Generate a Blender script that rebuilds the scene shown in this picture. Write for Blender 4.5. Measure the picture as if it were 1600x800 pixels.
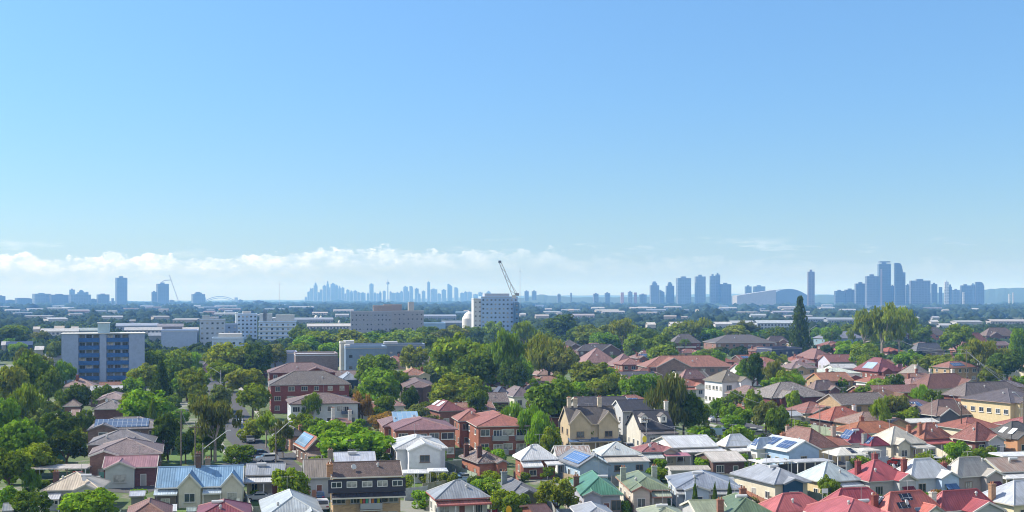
import bpy, math, random
import numpy as np
from mathutils import Vector, Matrix
for o in list(bpy.data.objects): bpy.data.objects.remove(o)
S = bpy.context.scene
R = math.radians
rnd = random.Random(11)
# ---------------------------------------------------------------- camera, world, sun, exposure
F, CX, YH, H = 1900.0, 800.0, 467.0, 33.0
cam = bpy.data.cameras.new('camera'); camo = bpy.data.objects.new('camera', cam); S.collection.objects.link(camo)
camo.location = (0, 0, H); camo.rotation_euler = (R(90), 0, 0)
cam.sensor_width = 36; cam.lens = 36 * F / 1600; cam.shift_y = (YH - 400) / 1600
cam.clip_start = 1; cam.clip_end = 90000
S.camera = camo
S.view_settings.view_transform = 'Standard'; S.view_settings.look = 'None'
S.view_settings.exposure = 0.75; S.view_settings.gamma = 1
S.view_settings.use_curve_mapping = False
try: S.cycles.use_denoising = True
except Exception: pass
S.cycles.max_bounces = 6; S.cycles.diffuse_bounces = 2; S.cycles.glossy_bounces = 2
S.cycles.transmission_bounces = 2; S.cycles.volume_bounces = 2; S.cycles.transparent_max_bounces = 4
S.cycles.sample_clamp_indirect = 4
S.cycles.pixel_filter_type = 'BLACKMAN_HARRIS'; S.cycles.filter_width = 1.05
SUN_A, SUN_E = R(18), R(43)          # sun stands to the left and a little beyond the houses
sdir = Vector((-math.cos(SUN_E) * math.cos(SUN_A), math.cos(SUN_E) * math.sin(SUN_A), math.sin(SUN_E)))
sun = bpy.data.lights.new('sun', 'SUN'); sun.energy = 4.6; sun.angle = R(0.5); sun.color = (1, .93, .82)
suno = bpy.data.objects.new('sun', sun); S.collection.objects.link(suno)
suno.rotation_euler = sdir.to_track_quat('Z', 'Y').to_euler()

W = bpy.data.worlds.new('World'); S.world = W; W.use_nodes = True
nt = W.node_tree; nt.nodes.clear()
def nd(nt, t, **k):
    n = nt.nodes.new(t)
    for a, b in k.items(): setattr(n, a, b)
    return n
def mth(nt, op, a, b=None, c=None, clamp=False):
    n = nt.nodes.new('ShaderNodeMath'); n.operation = op; n.use_clamp = clamp
    for i, v in enumerate((a, b, c)):
        if v is None: continue
        if isinstance(v, (int, float)): n.inputs[i].default_value = v
        else: nt.links.new(v, n.inputs[i])
    return n.outputs[0]
def mixc(nt, f, a, b, mode='MIX'):
    n = nt.nodes.new('ShaderNodeMix'); n.data_type = 'RGBA'; n.blend_type = mode
    for i, v in ((0, f), (6, a), (7, b)):
        if isinstance(v, (int, float)): n.inputs[i].default_value = v
        elif isinstance(v, tuple): n.inputs[i].default_value = (v + (1,))[:4]
        else: nt.links.new(v, n.inputs[i])
    return n.outputs[2]
def ramp(nt, f, pts, interp='LINEAR'):
    n = nt.nodes.new('ShaderNodeValToRGB'); n.color_ramp.interpolation = interp
    e = n.color_ramp.elements
    while len(e) < len(pts): e.new(0.5)
    for i, (p, c) in enumerate(pts):
        e[i].position = p; e[i].color = (c, c, c, 1) if isinstance(c, (int, float)) else tuple(c) + (1,)
    nt.links.new(f, n.inputs[0]); return n.outputs[0]
sky = nd(nt, 'ShaderNodeTexSky', sky_type='NISHITA'); sky.sun_disc = False
sky.sun_elevation = SUN_E; sky.sun_rotation = math.atan2(sdir.x, sdir.y)
sky.altitude = 0; sky.air_density = 1.1; sky.dust_density = 0.1; sky.ozone_density = 3.5
tc = nd(nt, 'ShaderNodeTexCoord'); sp = nd(nt, 'ShaderNodeSeparateXYZ'); nt.links.new(tc.outputs['Generated'], sp.inputs[0])
ys = mth(nt, 'MAXIMUM', sp.outputs[1], 0.05)
az = mth(nt, 'DIVIDE', sp.outputs[0], ys)               # horizontal tangent
el = mth(nt, 'DIVIDE', sp.outputs[2], ys)               # vertical tangent
azn = mth(nt, 'MULTIPLY_ADD', az, 1.0 / 0.9, 0.5, clamp=True)
# cloud bank: height of its top over the horizon along the azimuth
top = ramp(nt, azn, [(0.0, .037), (.05, .0365), (.09, .0345), (.18, .0365), (.27, .0355), (.34, .0430), (.37, .042), (.40, .0385), (.44, .0415), (.475, .037), (.53, .0420), (.56, .033), (1.0, .030)], 'B_SPLINE')
cmb = nd(nt, 'ShaderNodeCombineXYZ'); nt.links.new(az, cmb.inputs[0]); nt.links.new(mth(nt, 'MULTIPLY', el, 1.7), cmb.inputs[1])
def noise(vec, scale, detail=6, rough=.55, off=0.0):
    n = nd(nt, 'ShaderNodeTexNoise'); n.inputs['Scale'].default_value = scale; n.inputs['Detail'].default_value = detail
    n.inputs['Roughness'].default_value = rough; nt.links.new(vec, n.inputs['Vector']); return n.outputs[0]
n1 = noise(cmb.outputs[0], 42, 7, .6); n2 = noise(cmb.outputs[0], 130, 5, .6)
topn = mth(nt, 'ADD', top, mth(nt, 'MULTIPLY_ADD', n1, .034, -.017))
topn = mth(nt, 'ADD', topn, mth(nt, 'MULTIPLY_ADD', n2, .011, -.0055))
depth = mth(nt, 'SUBTRACT', topn, el)                  # >0 under the cloud top
edge = mth(nt, 'DIVIDE', depth, .0022, clamp=True)
body = ramp(nt, mth(nt, 'DIVIDE', depth, .034, clamp=True), [(0, 1), (.28, .9), (.52, .22), (1, .04)])
leftw = ramp(nt, azn, [(0, 1), (.36, .9), (.47, .5), (.60, .16), (1, .05)])
puff = ramp(nt, n1, [(.42, .25), (.58, 1)])
cm = mth(nt, 'MULTIPLY', mth(nt, 'MULTIPLY', edge, body), mth(nt, 'MULTIPLY', leftw, puff))
cm = mth(nt, 'MULTIPLY', cm, mth(nt, 'GREATER_THAN', sp.outputs[1], 0.2))
# thin streaks towards the other side
cmb2 = nd(nt, 'ShaderNodeCombineXYZ'); nt.links.new(az, cmb2.inputs[0]); nt.links.new(mth(nt, 'MULTIPLY', el, 6.0), cmb2.inputs[1])
n3 = noise(cmb2.outputs[0], 16, 6, .6)
band = ramp(nt, mth(nt, 'MULTIPLY', el, 10, clamp=True), [(.33, 0), (.41, 1), (.45, 1), (.52, 0)])
st = mth(nt, 'MULTIPLY', mth(nt, 'MULTIPLY', ramp(nt, n3, [(.55, 0), (.72, 1)]), band), .55)
cm = mth(nt, 'MAXIMUM', cm, st)
tint = mixc(nt, 1.0, sky.outputs[0], ramp(nt, mth(nt, 'MULTIPLY', el, 3.6, clamp=True), [(0, (.40, .515, .70)), (.10, (.43, .55, .73)), (.22, (.49, .62, .80)), (.6, (.55, .735, .93)), (1, (.63, .84, 1.02))]), 'MULTIPLY')
n4c = noise(cmb.outputs[0], 75, 5, .6)
skyc = mixc(nt, cm, tint, mixc(nt, ramp(nt, n4c, [(.40, 0), (.56, 1)]), (5.2, 6.1, 7.3), (7.4, 7.9, 8.5)))
# unseen bright cloud behind the viewpoint, added to lighten the shaded front walls
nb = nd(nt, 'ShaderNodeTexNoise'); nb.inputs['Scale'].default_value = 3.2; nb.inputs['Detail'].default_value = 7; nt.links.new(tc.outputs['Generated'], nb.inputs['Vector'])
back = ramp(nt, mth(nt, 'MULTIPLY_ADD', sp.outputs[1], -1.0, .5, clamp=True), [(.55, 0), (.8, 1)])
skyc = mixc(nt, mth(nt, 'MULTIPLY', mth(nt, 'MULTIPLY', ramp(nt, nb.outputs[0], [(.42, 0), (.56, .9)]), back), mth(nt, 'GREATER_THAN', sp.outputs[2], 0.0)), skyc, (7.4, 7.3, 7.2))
bg = nd(nt, 'ShaderNodeBackground'); bg.inputs[1].default_value = 0.1
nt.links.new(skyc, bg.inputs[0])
wo = nd(nt, 'ShaderNodeOutputWorld'); nt.links.new(bg.outputs[0], wo.inputs[0])

# ---------------------------------------------------------------- helpers
COL = S.collection
def P(px, py, z=0.0):
    D = (H - z) * F / (py - YH)
    return Vector(((px - CX) / F * D, D, z))
def PD(px, D, z=0.0): return Vector(((px - CX) / F * D, D, z))
def pix(v): return (CX + F * v[0] / v[1], YH + (H - v[2]) * F / v[1])
class MB:
    def __init__(s): s.v = []; s.f = []
    def face(s, *pts):
        n = len(s.v); s.v += [tuple(p) for p in pts]; s.f.append(tuple(range(n, n + len(pts))))
    def box(s, x0, x1, y0, y1, z0, z1, M=None):
        c = [Vector((x, y, z)) for z in (z0, z1) for y in (y0, y1) for x in (x0, x1)]
        if M is not None: c = [M @ p for p in c]
        for q in ((0, 2, 3, 1), (4, 5, 7, 6), (0, 1, 5, 4), (2, 6, 7, 3), (0, 4, 6, 2), (1, 3, 7, 5)): s.face(*[c[i] for i in q])
    def prism(s, poly, a, b, axis=2):
        """poly: 2-D outline (ccw); extruded between a and b along the axis (2: z, 1: y, 0: x)."""
        def pt(p, t): return (p[0], p[1], t) if axis == 2 else ((p[0], t, p[1]) if axis == 1 else (t, p[0], p[1]))
        s.face(*[pt(p, b) for p in poly]); s.face(*[pt(p, a) for p in reversed(poly)])
        for i in range(len(poly)):
            p, q = poly[i], poly[(i + 1) % len(poly)]
            s.face(pt(p, a), pt(q, a), pt(q, b), pt(p, b))
    def slab(s, pts, t):
        """a sheet with thickness t below its top polygon"""
        pts = [Vector(p) for p in pts]; n = (pts[1] - pts[0]).cross(pts[2] - pts[0]).normalized()
        if n.z < 0: pts.reverse(); n = -n
        lo = [p - n * t for p in pts]
        s.face(*pts); s.face(*reversed(lo))
        for i in range(len(pts)):
            j = (i + 1) % len(pts); s.face(lo[i], lo[j], pts[j], pts[i])
    def bar(s, a, b, r, r2=None, n=4, roll=math.pi / 4):
        a = Vector(a); b = Vector(b); r2 = r if r2 is None else r2
        d = (b - a).normalized(); u = d.cross(Vector((0, 0, 1)) if abs(d.z) < .95 else Vector((1, 0, 0))).normalized(); w = d.cross(u)
        A = [a + (u * math.cos(roll + i * 2 * math.pi / n) + w * math.sin(roll + i * 2 * math.pi / n)) * r for i in range(n)]
        B = [b + (u * math.cos(roll + i * 2 * math.pi / n) + w * math.sin(roll + i * 2 * math.pi / n)) * r2 for i in range(n)]
        for i in range(n): s.face(A[i], A[(i + 1) % n], B[(i + 1) % n], B[i])
        s.face(*reversed(A)); s.face(*B)
    def frame(s, x0, x1, y0, y1, t, z0, z1):
        o = [(x0, y0), (x1, y0), (x1, y1), (x0, y1)]; i = [(x0 + t, y0 + t), (x1 - t, y0 + t), (x1 - t, y1 - t), (x0 + t, y1 - t)]
        for k in range(4):
            a, b, c, d = o[k], o[(k + 1) % 4], i[(k + 1) % 4], i[k]
            s.face((*a, z1), (*b, z1), (*c, z1), (*d, z1)); s.face((*d, z0), (*c, z0), (*b, z0), (*a, z0))
            s.face((*a, z0), (*b, z0), (*b, z1), (*a, z1)); s.face((*c, z0), (*d, z0), (*d, z1), (*c, z1))
    def mesh(s, name, mat):
        me = bpy.data.meshes.new(name); me.from_pydata(s.v, [], s.f); me.update()
        uv = me.uv_layers.new(name='UVMap'); k = 0
        Z = Vector((0, 0, 1)); out = []
        for p in me.polygons:
            n = p.normal
            t = Z.cross(n); t = t.normalized() if t.length > 1e-3 else Vector((1, 0, 0))
            b = n.cross(t)
            for vi in p.vertices:
                c = me.vertices[vi].co; out += [c.dot(t), c.dot(b)]
        uv.data.foreach_set('uv', out)
        me.materials.append(mat); return me
    def build(s, name, mat, parent=None):
        return link(name, s.mesh(name, mat), parent)
def link(name, data, parent=None, loc=None, rz=None, sc=None):
    o = bpy.data.objects.new(name, data); COL.objects.link(o)
    if parent is not None: o.parent = parent
    if loc is not None: o.location = loc
    if rz is not None: o.rotation_euler = (0, 0, rz)
    if sc is not None: o.scale = sc
    return o
USED = {}
def tag(o, label, cat, group=None):
    l = label.lower()
    if l in USED: print('DUP LABEL', label)
    USED[l] = o
    n = len(label.split())
    if n > 16 or n < 4: print('LEN LABEL', n, label)
    o['label'] = label; o['category'] = cat
    if group: o['group'] = group
    return o
def thing(name, label, cat, loc, rz=0, group=None):
    return tag(link(name, None, None, loc, rz), label, cat, group)

# ---------------------------------------------------------------- materials
MATS = {}
def base_mat(name):
    m = bpy.data.materials.new(name); m.use_nodes = True; t = m.node_tree
    b = t.nodes['Principled BSDF']; return m, t, b
def uvn(t, scale=1.0, uv=True):
    c = nd(t, 'ShaderNodeTexCoord'); return c.outputs['UV'] if uv else c.outputs['Object']
def tnoise(t, vec, scale, detail=4, rough=.6):
    n = nd(t, 'ShaderNodeTexNoise'); n.inputs['Scale'].default_value = scale; n.inputs['Detail'].default_value = detail
    n.inputs['Roughness'].default_value = rough; t.links.new(vec, n.inputs['Vector']); return n.outputs[0]
def mul(c, k): return tuple(min(1, x * k) for x in c)
def bump(t, h, b, strength=.4, dist=.05):
    n = nd(t, 'ShaderNodeBump'); n.inputs['Strength'].default_value = strength; n.inputs['Distance'].default_value = dist
    t.links.new(h, n.inputs['Height']); t.links.new(n.outputs[0], b.inputs['Normal'])
def mat(kind, col=(.5, .5, .5), k=0.0):
    key = (kind, tuple(round(c, 3) for c in col), k)
    if key in MATS: return MATS[key]
    m, t, b = base_mat(kind); L = t.links
    oi = nd(t, 'ShaderNodeObjectInfo'); uv = uvn(t); ob = uvn(t, uv=False)
    b.inputs['Roughness'].default_value = .8
    b.inputs['Specular IOR Level'].default_value = .3
    if kind in ('tile', 'shingle'):
        n = tnoise(t, ob, .55, 5, .65); n2 = tnoise(t, ob, 7, 3, .7)
        c = mixc(t, ramp(t, n, [(.3, 0), (.7, 1)]), mul(col, .72), mul(col, 1.22))
        c = mixc(t, ramp(t, n2, [(.35, 0), (.65, 1)]), c, mul(col, .9 if k < .3 else .6))
        br = nd(t, 'ShaderNodeTexBrick'); L.new(uv, br.inputs['Vector']); br.inputs['Scale'].default_value = 1
        br.inputs['Brick Width'].default_value = .30; br.inputs['Row Height'].default_value = .34; br.inputs['Mortar Size'].default_value = .022
        br.inputs['Color1'].default_value = (1, 1, 1, 1); br.inputs['Color2'].default_value = (.78, .78, .78, 1); br.inputs['Mortar'].default_value = (.42, .42, .42, 1)
        c = mixc(t, 1.0, c, br.outputs[0], 'MULTIPLY')
        ms = nd(t, 'ShaderNodeMapping'); ms.inputs['Scale'].default_value = (1.3, .22, 1); L.new(uv, ms.inputs[0])
        c = mixc(t, 1.0, c, ramp(t, tnoise(t, ms.outputs[0], 1.2, 5, .7), [(.36, .66), (.6, 1.0)]), 'MULTIPLY')
        if k > 0:   # pale lichen patches on old tiles
            n3 = tnoise(t, ob, 4.5, 5, .75)
            c = mixc(t, ramp(t, n3, [(.54 - .1 * k, 0), (.60 - .05 * k, k)]), c, (.44, .42, .40))
        L.new(c, b.inputs['Base Color']); b.inputs['Roughness'].default_value = .55; bump(t, br.outputs[1], b, .5, -.04)
    elif kind == 'metal':
        sp = nd(t, 'ShaderNodeSeparateXYZ'); L.new(uv, sp.inputs[0])
        w = mth(t, 'SINE', mth(t, 'MULTIPLY', sp.outputs[0], 2 * math.pi / .38))
        seam = ramp(t, mth(t, 'FRACT', mth(t, 'MULTIPLY', sp.outputs[0], 1 / .8)), [(0, .80), (.06, 1), (1, 1)])
        n = tnoise(t, ob, .6, 5, .7)
        c = mixc(t, ramp(t, n, [(.3, 0), (.7, 1)]), mul(col, .80), mul(col, 1.08))
        c = mixc(t, 1.0, c, seam, 'MULTIPLY')
        pb = nd(t, 'ShaderNodeTexBrick'); L.new(uv, pb.inputs['Vector']); pb.inputs['Scale'].default_value = 1; pb.inputs['Brick Width'].default_value = 1.52; pb.inputs['Row Height'].default_value = 3.3
        pb.inputs['Mortar Size'].default_value = .02; pb.inputs['Color1'].default_value = (1, 1, 1, 1); pb.inputs['Color2'].default_value = (.84, .83, .82, 1); pb.inputs['Mortar'].default_value = (.72, .72, .72, 1)
        c = mixc(t, 1.0, c, pb.outputs[0], 'MULTIPLY')
        ms = nd(t, 'ShaderNodeMapping'); ms.inputs['Scale'].default_value = (1.6, .18, 1); L.new(uv, ms.inputs[0])
        c = mixc(t, 1.0, c, ramp(t, tnoise(t, ms.outputs[0], 1.3, 5, .7), [(.35, .72), (.6, 1.0)]), 'MULTIPLY')
        if k > 0:   # rust runs down the sheets
            mp = nd(t, 'ShaderNodeMapping'); mp.inputs['Scale'].default_value = (2.2, .35, 1); L.new(uv, mp.inputs[0])
            n3 = tnoise(t, mp.outputs[0], 1.0, 5, .7)
            c = mixc(t, ramp(t, n3, [(.55 - .15 * k, 0), (.66 - .1 * k, k)]), c, (.24, .15, .11))
        L.new(c, b.inputs['Base Color']); b.inputs['Roughness'].default_value = .42; b.inputs['Metallic'].default_value = .12
        bump(t, w, b, .5, .02)
    elif kind == 'brick':
        br = nd(t, 'ShaderNodeTexBrick'); L.new(uv, br.inputs['Vector']); br.inputs['Scale'].default_value = 1
        br.inputs['Brick Width'].default_value = .46; br.inputs['Row Height'].default_value = .17; br.inputs['Mortar Size'].default_value = .012
        br.inputs['Color1'].default_value = mul(col, 1.15) + (1,); br.inputs['Color2'].default_value = mul(col, .8) + (1,)
        br.inputs['Mortar'].default_value = mul(col, 1.1) + (1,)
        n = tnoise(t, ob, .7, 4, .6)
        c = mixc(t, 1.0, br.outputs[0], ramp(t, n, [(.3, .78), (.7, 1.0)]), 'MULTIPLY')
        L.new(c, b.inputs['Base Color'])
    elif kind == 'render':
        n = tnoise(t, ob, .8, 5, .65)
        mp = nd(t, 'ShaderNodeMapping'); mp.inputs['Scale'].default_value = (3, .5, 1); L.new(uv, mp.inputs[0])
        n2 = tnoise(t, mp.outputs[0], 1.2, 4, .6)
        c = mixc(t, ramp(t, n, [(.3, 0), (.7, 1)]), mul(col, .84), mul(col, 1.04))
        c = mixc(t, ramp(t, n2, [(.5, 0), (.8, .35)]), c, mul(col, .6))
        L.new(c, b.inputs['Base Color'])
    elif kind == 'board':
        sp = nd(t, 'ShaderNodeSeparateXYZ'); L.new(uv, sp.inputs[0])
        g = mth(t, 'FRACT', mth(t, 'MULTIPLY', sp.outputs[1], 1 / .22)); n = tnoise(t, ob, .9, 4, .6)
        c = mixc(t, ramp(t, n, [(.3, 0), (.7, 1)]), mul(col, .86), mul(col, 1.04))
        c = mixc(t, 1.0, c, ramp(t, g, [(0, .62), (.14, 1), (1, 1)]), 'MULTIPLY')
        L.new(c, b.inputs['Base Color']); bump(t, g, b, .4, .02)
    elif kind == 'paling':
        sp = nd(t, 'ShaderNodeSeparateXYZ'); L.new(uv, sp.inputs[0])
        g = mth(t, 'FRACT', mth(t, 'MULTIPLY', sp.outputs[0], 1 / .2)); n = tnoise(t, ob, 1.3, 4, .6)
        c = mixc(t, ramp(t, n, [(.3, 0), (.7, 1)]), mul(col, .75), mul(col, 1.15))
        c = mixc(t, 1.0, c, ramp(t, g, [(0, .5), (.16, 1), (1, 1)]), 'MULTIPLY')
        L.new(c, b.inputs['Base Color'])
    elif kind == 'paint':
        n = tnoise(t, ob, 1.5, 3, .6)
        c = mixc(t, n, mul(col, .88), mul(col, 1.08)); L.new(c, b.inputs['Base Color']); b.inputs['Roughness'].default_value = .6
    elif kind == 'gloss':
        n = tnoise(t, ob, 3, 2, .5); c = mixc(t, n, mul(col, .94), mul(col, 1.05)); L.new(c, b.inputs['Base Color'])
        b.inputs['Roughness'].default_value = .22; b.inputs['Coat Weight'].default_value = .5
    elif kind == 'glass':
        c = ramp(t, oi.outputs['Random'], [(0, (.02, .028, .035)), (.34, (.05, .065, .08)), (.55, (.13, .15, .16)), (.75, (.42, .42, .40))], 'CONSTANT')
        n = tnoise(t, ob, .9, 2, .5); c = mixc(t, ramp(t, n, [(.42, 0), (.55, 1)]), mixc(t, .5, c, (.02, .03, .04)), c)
        L.new(c, b.inputs['Base Color']); b.inputs['Roughness'].default_value = .12; b.inputs['Specular IOR Level'].default_value = .6
    elif kind == 'solar':
        br = nd(t, 'ShaderNodeTexBrick'); L.new(uv, br.inputs['Vector']); br.inputs['Scale'].default_value = 1; br.offset = 0
        br.inputs['Brick Width'].default_value = 1.0; br.inputs['Row Height'].default_value = 1.65; br.inputs['Mortar Size'].default_value = .035
        br.inputs['Color1'].default_value = col + (1,); br.inputs['Color2'].default_value = mul(col, .8) + (1,); br.inputs['Mortar'].default_value = (.4, .43, .46, 1)
        L.new(br.outputs[0], b.inputs['Base Color']); b.inputs['Roughness'].default_value = .25; b.inputs['Specular IOR Level'].default_value = .7
    elif kind == 'bark':
        n = tnoise(t, ob, 6, 4, .7); c = mixc(t, ramp(t, n, [(.35, 0), (.65, 1)]), mul(col, .6), mul(col, 1.3)); L.new(c, b.inputs['Base Color'])
    elif kind == 'facade':     # far office and flat fronts: rows of small windows
        br = nd(t, 'ShaderNodeTexBrick'); L.new(uv, br.inputs['Vector']); br.inputs['Scale'].default_value = 1; br.offset = 0
        br.inputs['Brick Width'].default_value = 3.2; br.inputs['Row Height'].default_value = 3.1; br.inputs['Mortar Size'].default_value = .75
        g = (.05, .06, .08)
        br.inputs['Color1'].default_value = g + (1,); br.inputs['Color2'].default_value = (.12, .14, .17, 1); br.inputs['Mortar'].default_value = col + (1,)
        L.new(br.outputs[0], b.inputs['Base Color']); b.inputs['Roughness'].default_value = .5
    elif kind == 'tower_face':   # far towers: floors and bays in broad groups
        br = nd(t, 'ShaderNodeTexBrick'); L.new(uv, br.inputs['Vector']); br.inputs['Scale'].default_value = 1; br.offset = 0
        br.inputs['Brick Width'].default_value = 11; br.inputs['Row Height'].default_value = 6.5; br.inputs['Mortar Size'].default_value = 1.6
        br.inputs['Color1'].default_value = mul(col, .45) + (1,); br.inputs['Color2'].default_value = mul(col, .75) + (1,); br.inputs['Mortar'].default_value = mul(col, 1.05) + (1,)
        L.new(br.outputs[0], b.inputs['Base Color']); b.inputs['Roughness'].default_value = .4
    MATS[key] = m; return m
def leaf_mat():
    if 'leaf' in MATS: return MATS['leaf']
    m = bpy.data.materials.new('foliage'); m.use_nodes = True; t = m.node_tree; t.nodes.clear()
    oi = nd(t, 'ShaderNodeObjectInfo'); at = nd(t, 'ShaderNodeAttribute', attribute_name='shade')
    c = mixc(t, 1.0, oi.outputs['Color'], at.outputs['Color'], 'MULTIPLY')
    d = nd(t, 'ShaderNodeBsdfDiffuse'); tr = nd(t, 'ShaderNodeBsdfTranslucent')
    t.links.new(c, d.inputs[0]); t.links.new(mixc(t, 1.0, c, (1.25, 1.2, .6), 'MULTIPLY'), tr.inputs[0])
    mx = nd(t, 'ShaderNodeMixShader'); mx.inputs[0].default_value = .38; t.links.new(d.outputs[0], mx.inputs[1]); t.links.new(tr.outputs[0], mx.inputs[2])
    o = nd(t, 'ShaderNodeOutputMaterial'); t.links.new(mx.outputs[0], o.inputs[0])
    MATS['leaf'] = m; return m

# ---------------------------------------------------------------- ground, roads, far hills, haze
def ground_mat():
    m, t, b = base_mat('ground'); L = t.links; ob = nd(t, 'ShaderNodeTexCoord').outputs['Object']
    n1 = tnoise(t, ob, .035, 6, .65); n2 = tnoise(t, ob, .35, 5, .65); n3 = tnoise(t, ob, 2.5, 4, .7)
    gr = mixc(t, n3, (.035, .065, .014), (.10, .15, .035))
    dirt = mixc(t, n3, (.13, .11, .08), (.22, .20, .17))
    c = mixc(t, ramp(t, n2, [(.52, 0), (.64, 1)]), gr, dirt)
    conc = mixc(t, n3, (.20, .20, .19), (.28, .27, .26))
    c = mixc(t, ramp(t, n1, [(.56, 0), (.61, .7)]), c, conc)
    sp = nd(t, 'ShaderNodeSeparateXYZ'); L.new(ob, sp.inputs[0])
    far = ramp(t, mth(t, 'MULTIPLY', sp.outputs[1], 1 / 1500, clamp=True), [(.42, 0), (.7, 1)])
    n4 = tnoise(t, ob, .012, 5, .7)
    fc = mixc(t, ramp(t, n4, [(.45, 0), (.6, 1)]), (.04, .06, .03), (.14, .15, .12))
    c = mixc(t, far, c, fc)
    L.new(c, b.inputs['Base Color']); b.inputs['Roughness'].default_value = .95; return m
def structure(o): o['kind'] = 'structure'; return o
g = MB(); g.face((-13000, -600, 0), (13000, -600, 0), (13000, 20000, 0), (-13000, 20000, 0))
structure(g.build('ground', ground_mat()))
def sheet(name, pts, m, z=.02):
    g = MB(); g.slab([(P(*p).x, P(*p).y, z) for p in pts], z + .02); o = g.build(name, m); return structure(o)
def asphalt(col=(.075, .075, .08)):
    return mat('render', col)
ROAD = asphalt()
structure
def strip(name, cl, w, m, z):
    """a road along world points"""
    g = MB(); L_, R_ = [], []
    for i, p in enumerate(cl):
        a = Vector(cl[max(0, i - 1)]); b = Vector(cl[min(len(cl) - 1, i + 1)]); d = (b - a).normalized(); n = Vector((-d.y, d.x))
        L_.append(Vector(p) + n * w / 2); R_.append(Vector(p) - n * w / 2)
    for i in range(len(cl) - 1):
        q = [L_[i], R_[i], R_[i + 1], L_[i + 1]]
        g.face(*[(v.x, v.y, z) for v in q])
        for A, B in ((L_[i], L_[i + 1]), (R_[i + 1], R_[i])): g.face((A.x, A.y, -.05), (B.x, B.y, -.05), (B.x, B.y, z), (A.x, A.y, z))
    return structure(g.build(name, m))
def w2(px, py): v = P(px, py); return (v.x, v.y)
LROAD = [w2(462, 760), w2(415, 712), w2(384, 684), w2(372, 664), w2(360, 640), w2(345, 610), w2(333, 585), w2(322, 560)]
strip('road', LROAD, 9.0, ROAD, .024)
CROAD = [w2(190, 770), w2(300, 741), w2(400, 722), w2(500, 706)]
strip('road', CROAD, 8.5, asphalt((.08, .08, .082)), .032)
RROAD = [w2(1420, 735), w2(1290, 696), w2(1190, 672), w2(1125, 657), w2(1085, 645), w2(1030, 630)]
strip('road', RROAD, 9.0, ROAD, .028)
for nm, rd, off in (('footpath', LROAD, 7.2), ('footpath', LROAD, -7.2), ('footpath', RROAD, 7.4), ('footpath', RROAD, -7.4)):
    pts = []
    for i, p in enumerate(rd):
        a = Vector(rd[max(0, i - 1)]); b = Vector(rd[min(len(rd) - 1, i + 1)]); d = (b - a).normalized()
        pts.append(tuple(Vector(p) + Vector((-d.y, d.x)) * off))
    strip(nm, pts, 1.5, mat('render', (.36, .35, .33)), .14)
sheet('driveway', [(392, 772), (470, 776), (500, 800), (520, 830), (380, 830)], mat('render', (.17, .165, .155)), .04)
sheet('driveway', [(1155, 742), (1225, 735), (1240, 750), (1170, 762)], mat('render', (.30, .28, .24)), .04)
sheet('driveway', [(1255, 724), (1330, 722), (1345, 735), (1270, 742)], mat('render', (.10, .10, .10)), .04)
sheet('driveway', [(700, 744), (740, 742), (760, 760), (712, 765)], mat('render', (.25, .24, .22)), .04)
GRASS = mat('bark', (.10, .17, .035))
for q in ([(225, 783), (310, 784), (330, 812), (205, 815)], [(340, 780), (400, 778), (410, 800), (345, 800)], [(632, 757), (700, 752), (705, 772), (630, 775)],
          [(265, 695), (345, 690), (352, 722), (250, 728)], [(392, 672), (402, 664), (440, 700), (425, 704)], [(1105, 636), (1150, 655), (1240, 678), (1200, 655), (1130, 632)],
          [(1112, 682), (1160, 690), (1140, 700), (1105, 700)], [(700, 715), (725, 712), (722, 735), (700, 735)], [(1198, 785), (1225, 782), (1222, 800), (1190, 800)], [(1500, 752), (1545, 750), (1535, 765), (1500, 765)]):
    sheet('lawn', q, GRASS, .05)
# low hills along the horizon
hm = mat('bark', (.045, .07, .035))
def ridge(D, pts, name='hills', seed=1, thick=900):
    g = MB(); r = random.Random(seed); xs = np.linspace(pts[0][0], pts[-1][0], 160)
    ys_ = np.interp(xs, [p[0] for p in pts], [p[1] for p in pts])
    prev = None
    for x, y in zip(xs, ys_):
        z = H + (YH - y) * D / F + r.uniform(-1, 1) * D / F * .5
        a = PD(x, D - thick, -.5); b = PD(x, D, max(z, 1)); c = PD(x, D + thick, -.5)
        if prev: g.face(prev[0], a, b, prev[1]); g.face(prev[1], b, c, prev[2])
        prev = (a, b, c)
    return structure(g.build(name, hm))
ridge(13500, [(-300, 469.5), (200, 470), (470, 468.5), (560, 469), (760, 464), (850, 461.5), (1000, 461), (1150, 459), (1300, 460), (1900, 458)], seed=3)
ridge(6800, [(780, 469), (830, 464), (846, 459.5), (856, 462), (900, 464.5), (1100, 463.5), (1290, 461), (1400, 462), (1530, 453), (1560, 450.5), (1640, 449), (1900, 452)], seed=5, thick=700)
def haze():
    g = MB(); g.box(-13500, 13500, -700, 20500, -1, 240)
    m = bpy.data.materials.new('haze'); m.use_nodes = True; t = m.node_tree; t.nodes.clear()
    v = nd(t, 'ShaderNodeVolumePrincipled'); v.inputs['Color'].default_value = (.19, .46, 1, 1); v.inputs['Absorption Color'].default_value = (1, 1, 1, 1)
    v.inputs['Density'].default_value = 1.4e-4; v.inputs['Density Attribute'].default_value = ''
    o = nd(t, 'ShaderNodeOutputMaterial'); t.links.new(v.outputs[0], o.inputs['Volume'])
    o = g.build('haze', m); o['kind'] = 'stuff'; o.display_type = 'WIRE'
haze()
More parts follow.
